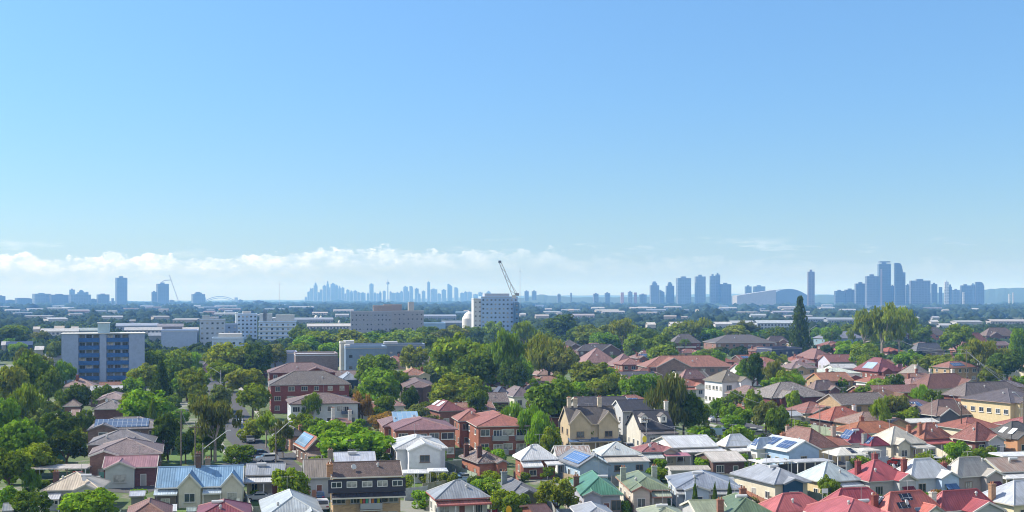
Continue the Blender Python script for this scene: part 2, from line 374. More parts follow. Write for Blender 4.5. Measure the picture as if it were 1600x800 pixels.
# ---------------------------------------------------------------- windows and doors (shared meshes)
WHITE = (.72, .72, .70)
WM = {}
def win_meshes(w, h, fc, bars=1):
    k = (round(w, 1), round(h, 1), fc, bars)
    if k not in WM:
        w, h = k[0], k[1]
        f = MB()
        t = .09
        for x0, x1, z0, z1 in ((-w / 2, w / 2, 0, t), (-w / 2, w / 2, h - t, h), (-w / 2, -w / 2 + t, t, h - t), (w / 2 - t, w / 2, t, h - t)): f.box(x0, x1, -.07, .02, z0, z1)
        for i in range(bars):
            x = -w / 2 + w * (i + 1) / (bars + 1); f.box(x - .03, x + .03, -.05, .02, t, h - t)
        s = MB(); s.box(-w / 2 - .1, w / 2 + .1, -.16, 0, -.1, -.004)
        p = MB(); p.box(-w / 2 + t, w / 2 - t, -.02, .015, t, h - t)
        WM[k] = (f.mesh('window', mat('paint', fc)), p.mesh('pane', mat('glass')), s.mesh('sill', mat('paint', mul(fc, .85))))
    return WM[k]
def window(par, x, y, z, w, h, rz=0, fc=WHITE, bars=1, sill=True):
    a, b, c = win_meshes(w, h, fc, bars)
    o = link('window', a, par, (x, y, z), rz); link('pane', b, o)
    if sill: link('sill', c, o)
    return o
DM = {}
def door(par, x, y, z, rz=0, col=(.2, .08, .05)):
    if col not in DM:
        d = MB(); d.box(-.42, .42, -.06, .01, 0, 2.0)
        f = MB()
        for x0, x1, z0, z1 in ((-.5, -.42, 0, 2.08), (.42, .5, 0, 2.08), (-.42, .42, 2.0, 2.08)): f.box(x0, x1, -.08, .02, z0, z1)
        DM[col] = (d.mesh('door', mat('paint', col)), f.mesh('door_frame', mat('paint', WHITE)))
    o = link('door', DM[col][0], par, (x, y, z), rz); link('door_frame', DM[col][1], o); return o

# ---------------------------------------------------------------- houses
LAND = []       # what trees and plants are described by: (short, x0, x1, y, D)
FOOT = []       # footprints (x, y, radius)
KBOX = []       # image boxes of the buildings: x0, x1, ytop, ybase, D
CHK = []
def house(label, xb, xl, xr, ye, yr, he=3.2, rot=12, d=None, roof='hip', rc=('tile', (.25, .12, .09)), wc=('brick', (.22, .09, .06)),
          win=None, fl=None, gf=(), ver=(), ch=(), sol=(), bal=(), s=None, cap=None, gut=None, fc=None, wp=1.0, dr=True, cat='house', name=None, group='houses of the suburb', sky=(), oh=.45):
    th = R(rot); c, sn = math.cos(th), math.sin(th)
    if fc is None: fc = rnd.choice([(.6, .6, .58), (.38, .38, .36), (.5, .47, .4), (.22, .17, .14), (.66, .66, .65)])
    if gut is None: gut = rnd.choice([(.58, .58, .56), (.42, .42, .40), (.30, .29, .28), (.50, .47, .42), mul(rc[1], .7), mul(rc[1], 1.1)])
    A = P(xl, ye, he)
    k = (xr - CX) / F; w = (k * A.y - A.x) / (c - k * sn)
    if xb is not None and d is None:
        kb = (xb - CX) / F
        # A + d(-sn, c): x = kb*y
        den = (-sn - kb * c); d = (kb * A.y - A.x) / den if abs(den) > .02 else 10
        if not 3 < d < 32: CHK.append((label, 'd', round(d, 1))); d = 11 if d < 0 else (5 if d < 5 else 15)
    if d is None: d = 10
    base = Vector((A.x, A.y, 0))
    cen = base + Vector((c, sn, 0)) * w / 2 + Vector((-sn, c, 0)) * d / 2
    half = min(w, d) / 2 if roof == 'hip' else (d / 2 if roof == 'gx' else w / 2)
    Dr = cen.y if roof != 'gy' else (base + Vector((c, sn, 0)) * w / 2).y
    if roof in ('flat',): pitch = 0
    else:
        hr = H - (yr - YH) * Dr / F; pitch = (hr - he) / half
        if not .2 <= pitch <= 1.2: CHK.append((label, 'pitch', round(pitch, 2), 'w', round(w, 1), 'd', round(d, 1))); pitch = max(.2, min(1.2, pitch))
    if w < 4 or w > 45: CHK.append((label, 'w', round(w, 1)))
    nm = name or 'house'
    t = thing(nm, label, cat, cen, th, group)
    kbox = (xl if xb is None else min(xb, xl), xr, min(yr, ye), YH + H * F / A.y, A.y)
    KBOX.append(kbox)
    if s: LAND.append((s, kbox[0], kbox[1], (ye + yr) / 2, cen.y))
    FOOT.append((cen.x, cen.y, max(w, d) / 2, w, d, th))
    W2, D2 = w / 2, d / 2; x0, x1, y0, y1 = -W2 + oh, W2 - oh, -D2 + oh, D2 - oh
    rm, wm = mat(*rc), mat(*wc)
    cap = mat('paint', cap if cap else mul(rc[1], .62 if rc[0] == 'tile' else .8))
    def rz(x, y):
        if roof == 'hip': return he + pitch * min(W2 - abs(x), D2 - abs(y))
        if roof == 'gx': return he + pitch * (D2 - abs(y))
        if roof == 'gy': return he + pitch * (W2 - abs(x))
        return he
    if roof == 'hip' and not gf and not bal and w > 8 and group != 'sheds and carports' and rnd.random() < .75:
        u = rnd.choice([(.0, .42), (.55, 1.0), (.1, .5), (.5, .9)]); gf = [(u[0], u[1], rnd.uniform(.8, 1.8), None, None, max(.3, min(pitch, .6)))]
    # walls
    wl = MB()
    if roof == 'gx':
        e = he + pitch * oh - .12; r = he + pitch * D2 - .12
        wl.prism([(y0, -.4), (y1, -.4), (y1, e), (0, r), (y0, e)], x0, x1, 0)
    elif roof == 'gy':
        e = he + pitch * oh - .12; r = he + pitch * W2 - .12
        wl.prism([(x0, -.4), (x1, -.4), (x1, e), (0, r), (x0, e)], y0, y1, 1)
    else: wl.box(x0, x1, y0, y1, -.4, he + .0)
    wl.build('wall', wm, t)
    # roof
    rf = MB(); ed = []; T = .07
    if roof == 'hip':
        if w >= d: a, b = (-W2 + D2, 0), (W2 - D2, 0)
        else: a, b = (0, -D2 + W2), (0, D2 - W2)
        hz = he + pitch * half + T
        a3, b3 = (*a, hz), (*b, hz)
        c4 = [(-W2, -D2), (W2, -D2), (W2, D2), (-W2, D2)]; up = [(*p, he + T) for p in c4]; lo = [(*p, he) for p in c4]
        same = abs(w - d) < .05
        if w >= d:
            F4 = [(up[0], up[1], b3, a3), (up[1], up[2], b3), (up[2], up[3], a3, b3), (up[3], up[0], a3)]; hips = [(up[0], a3), (up[1], b3), (up[2], b3), (up[3], a3)]
        else:
            F4 = [(up[0], up[1], a3), (up[1], up[2], b3, a3), (up[2], up[3], b3), (up[3], up[0], a3, b3)]; hips = [(up[0], a3), (up[1], a3), (up[2], b3), (up[3], b3)]
        for q in F4:
            q = [q[i] for i in range(len(q)) if q[i] != q[i - 1]]
            if len(q) >= 3: rf.face(*q)
        rf.face(*reversed(lo))
        for i in range(4): rf.face(lo[i], lo[(i + 1) % 4], up[(i + 1) % 4], up[i])
        ed = hips + ([] if same else [(a3, b3)])
    elif roof in ('gx', 'gy'):
        g = .3; hz = he + pitch * half + T
        if roof == 'gx':
            X0, X1 = -W2 - g + oh, W2 + g - oh
            rf.slab([(X0, -D2, he + T), (X1, -D2, he + T), (X1, 0, hz), (X0, 0, hz)], .1); rf.slab([(X1, D2, he + T), (X0, D2, he + T), (X0, 0, hz), (X1, 0, hz)], .1)
            ed = [((X0, 0, hz), (X1, 0, hz))]
            if oh: 
                for X in (X0, X1):
                    bb = MB()
                    for sg in (-1, 1): bb.slab([(X - .05, sg * D2, he + T + .03), (X + .05, sg * D2, he + T + .03), (X + .05, 0, hz + .03), (X - .05, 0, hz + .03)], .26)
                    bb.build('barge_board', mat('paint', gut), t)
        else:
            Y0, Y1 = -D2 - g + oh, D2 + g - oh
            rf.slab([(-W2, Y0, he + T), (0, Y0, hz), (0, Y1, hz), (-W2, Y1, he + T)], .1); rf.slab([(W2, Y0, he + T), (W2, Y1, he + T), (0, Y1, hz), (0, Y0, hz)], .1)
            ed = [((0, Y0, hz), (0, Y1, hz))]
            for Y in (Y0, Y1):
                bb = MB()
                for sg in (-1, 1): bb.slab([(sg * W2, Y - .05, he + T + .03), (sg * W2, Y + .05, he + T + .03), (0, Y + .05, hz + .03), (0, Y - .05, hz + .03)], .26)
                bb.build('barge_board', mat('paint', gut), t)
    else:
        rf.box(-W2, W2, -D2, D2, he, he + .12)
        pr = MB(); pr.frame(-W2, W2, -D2, D2, .25, he + .123, he + .5); pr.build('parapet', mat('paint', gut), t)
    roofo = rf.build('roof', rm, t)
    if ed:
        rc_ = MB()
        for a, b in ed: rc_.bar((Vector(a) + Vector((0, 0, -.02))), (Vector(b) + Vector((0, 0, -.02))), .13, n=4, roll=0)
        rc_.build('ridge_cap', cap, roofo)
        gt = MB()
        if roof == 'hip': gt.frame(-W2 - .07, W2 + .07, -D2 - .07, D2 + .07, .11, he - .11, he + .03)
        elif roof == 'gx':
            for sg in (-1, 1): gt.box(X0 + .1, X1 - .1, sg * (D2 + .07) - .06, sg * (D2 + .07) + .06, he - .13, he + .045)
        else:
            for sg in (-1, 1): gt.box(sg * (W2 + .07) - .06, sg * (W2 + .07) + .06, Y0 + .1, Y1 - .1, he - .13, he + .045)
        gt.build('gutter', mat('paint', gut), t)
    # small fittings on the roof
    if roof != 'flat' and w > 6 and group != 'sheds and carports':
        q = rnd.random(); xx, yy = rnd.uniform(-.15, .15) * w, rnd.uniform(-.1, .3) * d; zz = rz(xx, yy)
        if q < .55:
            an = MB(); an.bar((xx, yy, zz - .1), (xx, yy, zz + 2.4), .03, n=4); an.bar((xx - .9, yy, zz + 2.3), (xx + .9, yy, zz + 2.3), .025, n=4)
            for e in (-.8, -.4, 0, .4, .8): an.bar((xx + e, yy - .35, zz + 2.3), (xx + e, yy + .35, zz + 2.3), .018, n=4)
            an.build('antenna', mat('paint', (.35, .35, .36)), roofo)
        if q > .35:
            xx, yy = rnd.uniform(-.25, .25) * w, -rnd.uniform(.1, .3) * d; zz = rz(xx, yy)
            vt = MB(); vt.bar((xx, yy, zz - .1), (xx, yy, zz + .35), .14, n=8); vt.bar((xx, yy, zz + .36), (xx, yy, zz + .62), .24, .14, n=8); vt.build('vent', mat('paint', (.45, .45, .45)), roofo)
        if rnd.random() < .3:
            xx, yy = rnd.uniform(-.3, .3) * w, -rnd.uniform(.15, .35) * d; zz = rz(xx, yy)
            ds = MB(); ds.bar((xx, yy, zz - .05), (xx, yy, zz + .5), .03, n=4); ds.bar((xx, yy - .05, zz + .55), (xx + .06, yy - .16, zz + .6), .38, .40, n=12); ds.build('satellite_dish', mat('paint', (.6, .6, .6)), roofo)
        if rc[0] == 'metal' and rnd.random() < .25 and roof != 'gy':
            xx, yy = rnd.uniform(-.2, .2) * w, -.12 * d; zz = rz(xx, yy)
            hw = MB(); hw.bar((xx - .8, yy, zz + .45), (xx + .8, yy, zz + .45), .26, n=10); hw.build('water_heater', mat('paint', (.55, .56, .57)), roofo)
    # cross gables to the front: (u0, u1, projection, wall colour or None, awning colour or None)
    gspans = []
    for q in gf:
        u0, u1, pj = q[:3]; gwc = q[3] if len(q) > 3 and q[3] else wc; aw = q[4] if len(q) > 4 else None; gp = q[5] if len(q) > 5 else max(pitch, .5)
        a, b = -W2 + u0 * w, -W2 + u1 * w; m_, gw = (a + b) / 2, (b - a); gh = he + gp * gw / 2
        Yf = -D2 - pj; Yb = min(-.2, -D2 + (gh - he) / max(pitch, .3) + .3) if roof != 'gy' else -D2 + 1
        if roof == 'gx' or roof == 'hip': Yb = min(Yb, D2 - .5)
        gw_ = MB(); gw_.prism([(a + oh * .7, -.4), (b - oh * .7, -.4), (b - oh * .7, he + .1), (m_, gh - .12), (a + oh * .7, he + .1)], Yf + .3, y0 - .004 if pj > .3 else y0 - .1, 1)
        gw_.build('gable_wall', mat(*gwc), t)
        gr = MB()
        gr.slab([(a, Yf, he + .06), (m_, Yf, gh + .06), (m_, Yb, gh + .06), (a, -D2, he + .06)], .09); gr.slab([(b, Yf, he + .06), (b, -D2, he + .06), (m_, Yb, gh + .06), (m_, Yf, gh + .06)], .09)
        go = gr.build('gable_roof', rm, t)
        cp = MB(); cp.bar((m_, Yf, gh + .05), (m_, Yb, gh + .05), .12, roll=0); cp.build('ridge_cap', cap, go)
        bb = MB()
        for X in (a, b): bb.slab([(X, Yf - .06, he + .1), (X, Yf + .06, he + .1), (m_, Yf + .06, gh + .1), (m_, Yf - .06, gh + .1)], .28)
        bb.build('barge_board', mat('paint', gut), t)
        ww = min(2.2, gw * .42); window(t, m_, Yf + .3, .95, ww, 1.4, fc=fc, bars=1)
        if he > 5: window(t, m_, Yf + .3, 3.7, ww * .8, 1.3, fc=fc)
        if aw:
            sh = MB(); sh.slab([(m_ - ww / 2 - .3, Yf - .7, 1.75), (m_ + ww / 2 + .3, Yf - .7, 1.75), (m_ + ww / 2 + .3, Yf + .28, 2.5), (m_ - ww / 2 - .3, Yf + .28, 2.5)], .06)
            sh.build('awning', mat('metal', aw), t)
        gspans.append((a, b))
    # verandahs and lean-tos: (side, u0, u1, depth, roof colour, kind)
    for q in ver:
        side, u0, u1, dp, vc = q[:5]; closed = len(q) > 5 and q[5]; zt = he - .25 if len(q) < 7 else q[6]
        ln = w if side in 'FB' else d
        if side == 'F': o_ = Matrix.Translation((0, -D2 + oh, 0)); a, b = -W2 + u0 * w, -W2 + u1 * w
        elif side == 'L': o_ = Matrix.Translation((-W2 + oh, 0, 0)) @ Matrix.Rotation(-math.pi / 2, 4, 'Z'); a, b = -D2 + (1 - u1) * d, -D2 + (1 - u0) * d; a, b = -b, -a
        else: o_ = Matrix.Translation((W2 - oh, 0, 0)) @ Matrix.Rotation(math.pi / 2, 4, 'Z'); a, b = -D2 + u0 * d, -D2 + u1 * d
        zf = zt - (.38 if dp < 2.3 else .16) * dp
        vr = MB(); vr.slab([o_ @ Vector(p) for p in ((a, -dp, zf), (b, -dp, zf), (b, .02, zt), (a, .02, zt))], .1)
        vo = vr.build('verandah_roof', mat('metal', vc), t)
        fb = MB(); fb.box(a - .02, b + .02, -dp - .06, -dp - .003, zf - .2, zf + .02, o_); fb.build('fascia', mat('paint', gut), vo)
        if closed:
            cw = MB(); cw.prism([(-dp + .25, -.4), (-.004, -.4), (-.004, zt - .1), (-dp + .25, zf - .12)], a + .15, b - .15, 0)
            cw.v = [tuple(o_ @ Vector(p)) for p in cw.v]; cw.build('lean_to_wall', mat(*closed) if isinstance(closed, tuple) else wm, t)
            n = max(1, int((b - a) / 3.2))
            for i in range(n):
                p = o_ @ Vector((a + (b - a) * (i + .5) / n, -dp + .24, zf - 1.75)); window(t, p.x, p.y, p.z, 1.4, 1.1, rz=o_.to_euler().z, fc=fc)
        else:
            n = max(2, int((b - a) / 2.6) + 1)
            for i in range(n):
                x = a + .1 + (b - a - .2) * i / (n - 1); po = MB(); po.box(x - .07, x + .07, -dp + .05, -dp + .19, -.1, zf - .13, o_); po.build('post', mat('paint', WHITE), t)
    # windows
    nfl = fl or max(1, int((he + .3) / 2.7)); fh = he / nfl
    nf, nl = win if win else (max(1, int(w / 3.3)), max(1, int(d / 3.6)))
    di = nf // 2 if dr else -1
    for f_ in range(nfl):
        z = f_ * fh + .95
        for i in range(nf):
            x = x0 + (x1 - x0) * (i + .5) / nf + rnd.uniform(-.25, .25)
            if any(a - .6 < x < b + .6 for a, b in gspans): continue
            bl = [q for q in bal if q[2] == f_ and -W2 + q[0] * w < x < -W2 + q[1] * w]
            if bl: continue
            if f_ == 0 and i == di: door(t, x, y0, .1, col=rnd.choice([(.2, .08, .05), (.08, .12, .1), (.3, .3, .3)])); continue
            window(t, x, y0, z, (1.9 if nfl > 1 else 1.5) * wp * rnd.choice([.75, 1, 1]), 1.35 * min(1.15, fh / 2.9), fc=fc, bars=rnd.choice([1, 1, 2]))
        for i in range(nl):
            y = y0 + (y1 - y0) * (i + .5) / nl + rnd.uniform(-.2, .2)
            window(t, x0, y, z, 1.2 * wp, 1.25, rz=-math.pi / 2, fc=fc)
            if nfl > 1 or rot < 5: window(t, x1, y, z, 1.2 * wp, 1.25, rz=math.pi / 2, fc=fc)
    for q in bal:
        u0, u1, f_ = q[:3]; bc = q[3] if len(q) > 3 else (.3, .32, .34); a, b = -W2 + u0 * w, -W2 + u1 * w; z = f_ * fh
        bs = MB(); bs.box(a, b, y0 - 1.3, y0 - .004, z + .0, z + .16); bo = bs.build('balcony', mat('render', (.45, .43, .40)), t)
        rl = MB(); rl.box(a + .02, b - .02, y0 - 1.28, y0 - 1.2, z + .25, z + 1.1)
        for X in (a + .02, b - .1): rl.box(X, X + .08, y0 - 1.19, y0 - .01, z + .25, z + 1.1)
        for X in np.linspace(a + .1, b - .2, max(2, int((b - a) / 1.2))): rl.box(X, X + .05, y0 - 1.27, y0 - 1.21, z + .164, z + .248)
        rl.build('railing', mat('paint', bc), bo)
        dw = b - a
        window(t, (a + b) / 2 - dw * .12, y0, z + .2, min(2.6, dw * .6), 2.05, fc=fc, bars=2, sill=False)
    for q in ch:
        u, v = q[:2]; cc = q[2] if len(q) > 2 else (.25, .10, .07); hh = q[3] if len(q) > 3 else 1.5; cw = .42
        x, y = -W2 + u * w, -D2 + v * d; zb = rz(x, y) - .5
        cb = MB(); cb.box(x - cw, x + cw, y - .33, y + .33, zb, zb + hh + .5); cb.box(x - cw - .07, x + cw + .07, y - .4, y + .4, zb + hh + .502, zb + hh + .68)
        co = cb.build('chimney', mat('brick', cc), roofo)
        pt = MB()
        for dx in (-.2, .2): pt.bar((x + dx, y, zb + hh + .66), (x + dx, y, zb + hh + 1.0), .13, .1, n=8)
        pt.build('chimney_pot', mat('bark', (.35, .16, .09)), co)
    for lst, mt, nm2 in ((sol, None, 'solar_panel'), (sky, mat('gloss', (.75, .78, .8)), 'skylight')):
        for q in lst:
            fc_, u0, u1, t0, t1 = q[:5]; scol = q[5] if len(q) > 5 else (.05, .09, .2)
            m_ = mt or mat('solar', scol); off = .22
            def pt(u, tt):
                if fc_ == 'F': p = Vector((-W2 + u * w, -D2 + tt * (D2 if roof != 'gy' else d), 0))
                elif fc_ == 'L': p = Vector((-W2 + tt * (W2 if roof == 'gy' else half), D2 - u * d, 0))
                else: p = Vector((W2 - tt * (W2 if roof == 'gy' else half), -D2 + u * d, 0))
                return p
            zz = lambda tt: he + pitch * tt * (half if fc_ != 'F' or roof != 'hip' else D2) + off
            if fc_ == 'F': zz = lambda tt: he + pitch * tt * D2 + off
            pts = []
            for u, tt in ((u0, t0), (u1, t0), (u1, t1), (u0, t1)):
                p = pt(u, tt); p.z = zz(tt); pts.append(p)
            pm = MB(); pm.slab(pts, .07); pm.build(nm2, m_, roofo)
    return t

def box_building(label, xl, xr, ytop, ybase, d=14, rot=None, wc=('render', (.6, .6, .6)), floors=None, cols=0, cat='building', name='building', roofc=(.4, .4, .4), side=0, s=None,
                 top=(), para=True, group='mid distance buildings', win=(1.5, 1.3), gcol=None, D=None, bands=None, wz=None):
    """a flat roofed block; px, base y -> place"""
    if D is None: D = H * F / (ybase - YH)
    z = H - (ytop - YH) * D / F
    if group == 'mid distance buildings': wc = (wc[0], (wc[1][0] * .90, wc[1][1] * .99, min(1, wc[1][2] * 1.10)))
    xm = (xl + xr) / 2; th = -math.atan((xm - CX) / F) if rot is None else R(rot)
    c, sn = math.cos(th), math.sin(th); A = PD(xl, D); k = (xr - CX) / F; w = (k * D - A.x) / (c - k * sn)
    cen = A + Vector((c, sn, 0)) * w / 2 + Vector((-sn, c, 0)) * d / 2
    t = thing(name, label, cat, cen, th, group)
    W2, D2 = w / 2, d / 2
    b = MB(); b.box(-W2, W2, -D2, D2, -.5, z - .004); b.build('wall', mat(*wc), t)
    r = MB(); r.box(-W2 - .15, W2 + .15, -D2 - .15, D2 + .15, z, z + .2); ro = r.build('roof', mat('render', roofc), t)
    if para: p = MB(); p.frame(-W2 - .1, W2 + .1, -D2 - .1, D2 + .1, .3, z + .203, z + .9); p.build('parapet', mat('paint', mul(wc[1], 1.15)), t)
    for u0, u1, hh, dd, cc in top:
        q = MB(); q.box(-W2 + u0 * w, -W2 + u1 * w, -D2 + .12 * d, -D2 + dd * d, z + .201, z + hh); q.build('roof_room', mat('render', cc), t)
    if floors and cols:
        fh = z / floors; ww, wh = win
        for f_ in range(floors):
            if f_ * fh + fh < (H - (ybase - 12 - YH) * D / F) * 0: continue
            for i in range(cols):
                x = -W2 + w * (i + .5) / cols
                window(t, x, -D2, f_ * fh + .8, min(ww, w / cols * .75), min(wh, fh * .6), fc=gcol or mul(wc[1], .9), bars=0, sill=False)
            for i in range(side):
                y = -D2 + d * (i + .5) / side
                window(t, -W2, y, f_ * fh + .8, min(ww, 1.6), min(wh, fh * .6), rz=-math.pi / 2, fc=mul(wc[1], .9), bars=0, sill=False)
    if bands:
        for f_ in range(1, floors or 1):
            q = MB(); q.box(-W2 - .2, W2 + .2, -D2 - .6, -D2 - .004, f_ * (z / floors) - .15, f_ * (z / floors) + .55); q.build('floor_band', mat('paint', bands), t)
    KBOX.append((xl, xr, ytop, ybase, D))
    FOOT.append((cen.x, cen.y, max(w, d) / 2, w, d, th))
    if s: LAND.append((s, xl, xr, (ytop + ybase) / 2, D))
    return t, w, d, z

# ---------------------------------------------------------------- trees
rng = np.random.default_rng(5)
def crown_mesh(name, clumps, n, size, jitter=.45, stretch=(1, 1), shell=(.7, 1.05), up=0.0):
    """leaf sprays spread through the volume of many clumps"""
    cl = np.array([c[:3] for c in clumps]); cr = np.array([c[3] for c in clumps]); fz = np.array([c[4] if len(c) > 4 else .8 for c in clumps])
    wgt = cr ** 2; idx = rng.choice(len(cl), n, p=wgt / wgt.sum())
    dr = rng.normal(size=(n, 3)); dr[:, 2] += up; dr /= np.linalg.norm(dr, axis=1)[:, None]
    rad = cr[idx] * rng.uniform(shell[0], shell[1], n)
    off = dr * rad[:, None]; off[:, 2] *= fz[idx]
    c = cl[idx] + off
    nr = dr + rng.normal(size=(n, 3)) * jitter; nr /= np.linalg.norm(nr, axis=1)[:, None]
    a = np.cross(nr, rng.normal(size=(n, 3))); a /= np.linalg.norm(a, axis=1)[:, None]; b = np.cross(nr, a)
    s = size * rng.uniform(.55, 1.25, n)[:, None]
    if stretch[1] != 1:   # drooping leaves
        b = np.tile([0, 0, 1.0], (n, 1)) + rng.normal(size=(n, 3)) * .25; b /= np.linalg.norm(b, axis=1)[:, None]
        a = np.cross(nr, b); a /= np.linalg.norm(a, axis=1)[:, None] + 1e-9
    a = a * s * stretch[0]; b = b * s * stretch[1]
    v = np.stack([c - a - b * .6, c + a * .7 - b, c + a + b * .5, c - a * .5 + b], 1).reshape(-1, 3)
    me = bpy.data.meshes.new(name)
    me.vertices.add(4 * n); me.vertices.foreach_set('co', v.ravel()); me.loops.add(4 * n); me.loops.foreach_set('vertex_index', np.arange(4 * n, dtype=np.int32))
    me.polygons.add(n); me.polygons.foreach_set('loop_start', np.arange(0, 4 * n, 4, dtype=np.int32)); me.update(calc_edges=True)
    sh = rng.uniform(.72, 1.2, n) * rng.uniform(.78, 1.22, len(cl))[idx]
    hue = rng.normal(0, .08, n)
    col = np.ones((n, 4)); col[:, 0] = sh * (1 + hue); col[:, 1] = sh; col[:, 2] = sh * (1 - hue)
    ca = me.color_attributes.new('shade', 'FLOAT_COLOR', 'CORNER'); ca.data.foreach_set('color', np.repeat(col, 4, axis=0).ravel())
    me.materials.append(leaf_mat()); return me
def shell_clumps(n, rx, z0, z1, r0, r1, flat=.8, inner=.35, irr=.12):
    out = []; zc = (z0 + z1) / 2; rz = (z1 - z0) / 2
    for i in range(n):
        d = rng.normal(size=3); d /= np.linalg.norm(d)
        if d[2] < -.55: d[2] *= -.5
        k = rng.uniform(.86 - irr, 1 + irr * .4) if rng.random() > inner else rng.uniform(.25, .7)
        r = rng.uniform(r0, r1)
        out.append((d[0] * (rx - r * .8) * k, d[1] * (rx - r * .8) * k, zc + d[2] * (rz - r * flat * .8) * k, r, flat))
    return out
def trunk_mesh(name, clumps, base, r, col, limbs=6, zs=.3):
    m = MB(); top = Vector((0, 0, zs)); m.bar((0, 0, -.03), top, r, r * .7, n=6)
    cs = sorted(clumps, key=lambda c: -c[3])[:limbs]
    for c in cs:
        e = Vector(c[:3]); mid = top.lerp(e, .5) + Vector((e.x * .1, e.y * .1, -.02)); m.bar(top - Vector((0, 0, .02)), mid, r * .5, r * .32, n=5); m.bar(mid, e, r * .32, r * .1, n=4)
    return m.mesh(name, mat('bark', col))
PROTO = {}
BR = (.13, .09, .06)
def protos():
    for v in range(4):
        c = shell_clumps(54, .5, .06, 1, .09, .17); PROTO['round', v] = (crown_mesh('crown', c, 4200, .031), trunk_mesh('trunk', c, 0, .035, BR, 6, .3))
        c = shell_clumps(66, .5, .03, 1, .06, .12, irr=.05, flat=.9); PROTO['dense', v] = (crown_mesh('crown', c, 4200, .026, .45), trunk_mesh('trunk', c, 0, .04, BR, 5, .25))
        c = shell_clumps(34, .5, .2, 1, .08, .16, flat=.7, irr=.25); PROTO['gum', v] = (crown_mesh('crown', c, 4200, .022, .9, (.6, 1.7), (.3, 1.1)), trunk_mesh('trunk', c, 0, .032, (.36, .31, .25), 12, .34))
        c = shell_clumps(38, .5, .04, 1, .10, .17, irr=.16); PROTO['willow', v] = (crown_mesh('crown', c, 3600, .026, .5, (.5, 2.3), (.6, 1.1)), trunk_mesh('trunk', c, 0, .035, BR, 5, .3))
        c = [(rng.uniform(-.3, .3), rng.uniform(-.3, .3), rng.uniform(.15, .7), rng.uniform(.16, .3), .9) for _ in range(14)]
        PROTO['bush', v] = (crown_mesh('crown', c, 1500, .045), trunk_mesh('stem', c, 0, .03, BR, 3, .15))
        c = shell_clumps(20, .5, .06, 1, .12, .2); PROTO['small', v] = (crown_mesh('crown', c, 700, .062), trunk_mesh('trunk', c, 0, .035, BR, 2, .3))
        c = []
        for i in range(26):
            a = rng.uniform(0, 2 * math.pi); k = math.sqrt(rng.random()) * .42; c.append((math.cos(a) * k, math.sin(a) * k, .86 - k * .45 + rng.uniform(-.05, .05), rng.uniform(.07, .12), .45))
        PROTO['flat', v] = (crown_mesh('crown', c, 2400, .026, .6), trunk_mesh('trunk', c, 0, .03, (.3, .25, .2), 9, .3))
        c = []
        for i in range(30):
            z = i / 30; rr = .44 * (1 - z ** 2.2) * (.65 + .35 * min(1, z * 6)) ; c.append((rng.uniform(-.05, .05), rng.uniform(-.05, .05), .05 + z * .93, max(.06, rr), .35))
        PROTO['cypress', v] = (crown_mesh('crown', c, 2200, .035, .5, (.7, 1.8), (.85, 1.02)), trunk_mesh('trunk', c, 0, .05, BR, 1, .1))
        # tiered conifer
        c = []
        for i in range(24):
            z = .10 + .87 * i / 24; rr = .5 * (1 - ((z - .1) / .9) ** 1.5) * .98 + .03; nb = max(4, int(9 * rr / .5))
            a0 = rng.uniform(0, 6.3)
            for k in range(nb):
                a = a0 + k * 2 * math.pi / nb; L = rr * rng.uniform(.72, 1.1)
                for q in (.3, .55, .8, 1.0): c.append((math.cos(a) * L * q, math.sin(a) * L * q, z + .02 * q - .01, .05 + .025 * (1 - q), .35))
        PROTO['conifer', v] = (crown_mesh('crown', c, 5200, .022, .8), trunk_mesh('trunk', c, 0, .05, (.12, .09, .07), 1, .95))
        c = [(rng.uniform(-.35, .35), rng.uniform(-.25, .25), .1 + .75 * abs(rng.normal(.4, .35)) % .85, rng.uniform(.08, .16), 1.3) for _ in range(36)]
        PROTO['bamboo', v] = (crown_mesh('crown', c, 3400, .030, .7, (.5, 1.9), (.5, 1.15), up=.4), trunk_mesh('stem', c, 0, .02, (.2, .22, .08), 8, .1))
    # palms
    for v in range(3):
        m = MB(); n = 22; top = Vector((0, 0, .62)); vs = []
        for k in range(n):
            a = 2 * math.pi * k / n + rng.uniform(-.15, .15); rise = rng.uniform(-.1, .9) ; L = .5 * rng.uniform(.85, 1.1); pr = top.copy(); seg = 7
            for i in range(seg):
                q = (i + 1) / seg; p = top + Vector((math.cos(a) * L * q, math.sin(a) * L * q, rise * .38 * q - (.25 + .28 * rise) * q * q * 1.2))
                dv = (p - pr).normalized(); sd = dv.cross(Vector((0, 0, 1))).normalized(); wdt = .055 * math.sin(math.pi * min(.97, q * .85 + .1)) + .006
                for sg in (-1, 1):
                    tip = pr.lerp(p, .7) + sd * sg * wdt * 1.25 + Vector((0, 0, -wdt * .7)); m.face(pr, p, tip)
                    tip = pr.lerp(p, .2) + sd * sg * wdt * 1.15 + Vector((0, 0, -wdt * .5)); m.face(pr, pr.lerp(p, .55), tip)
                pr = p
        me = bpy.data.meshes.new('crown'); me.from_pydata(m.v, [], m.f); me.update(); nn = len(me.loops)
        ca = me.color_attributes.new('shade', 'FLOAT_COLOR', 'CORNER'); cc = np.ones((nn, 4)); cc[:, :3] = np.repeat(rng.uniform(.6, 1.3, len(me.polygons)), 3)[:, None][:nn]; ca.data.foreach_set('color', cc.ravel())
        me.materials.append(leaf_mat())
        tm = MB(); tm.bar((0, 0, -.03), (0.01, 0, .3), .035, .026, n=8); tm.bar((0.01, 0, .3), top, .026, .03, n=8)
        PROTO['palm', v] = (me, tm.mesh('trunk', mat('bark', (.17, .14, .11))))
protos()
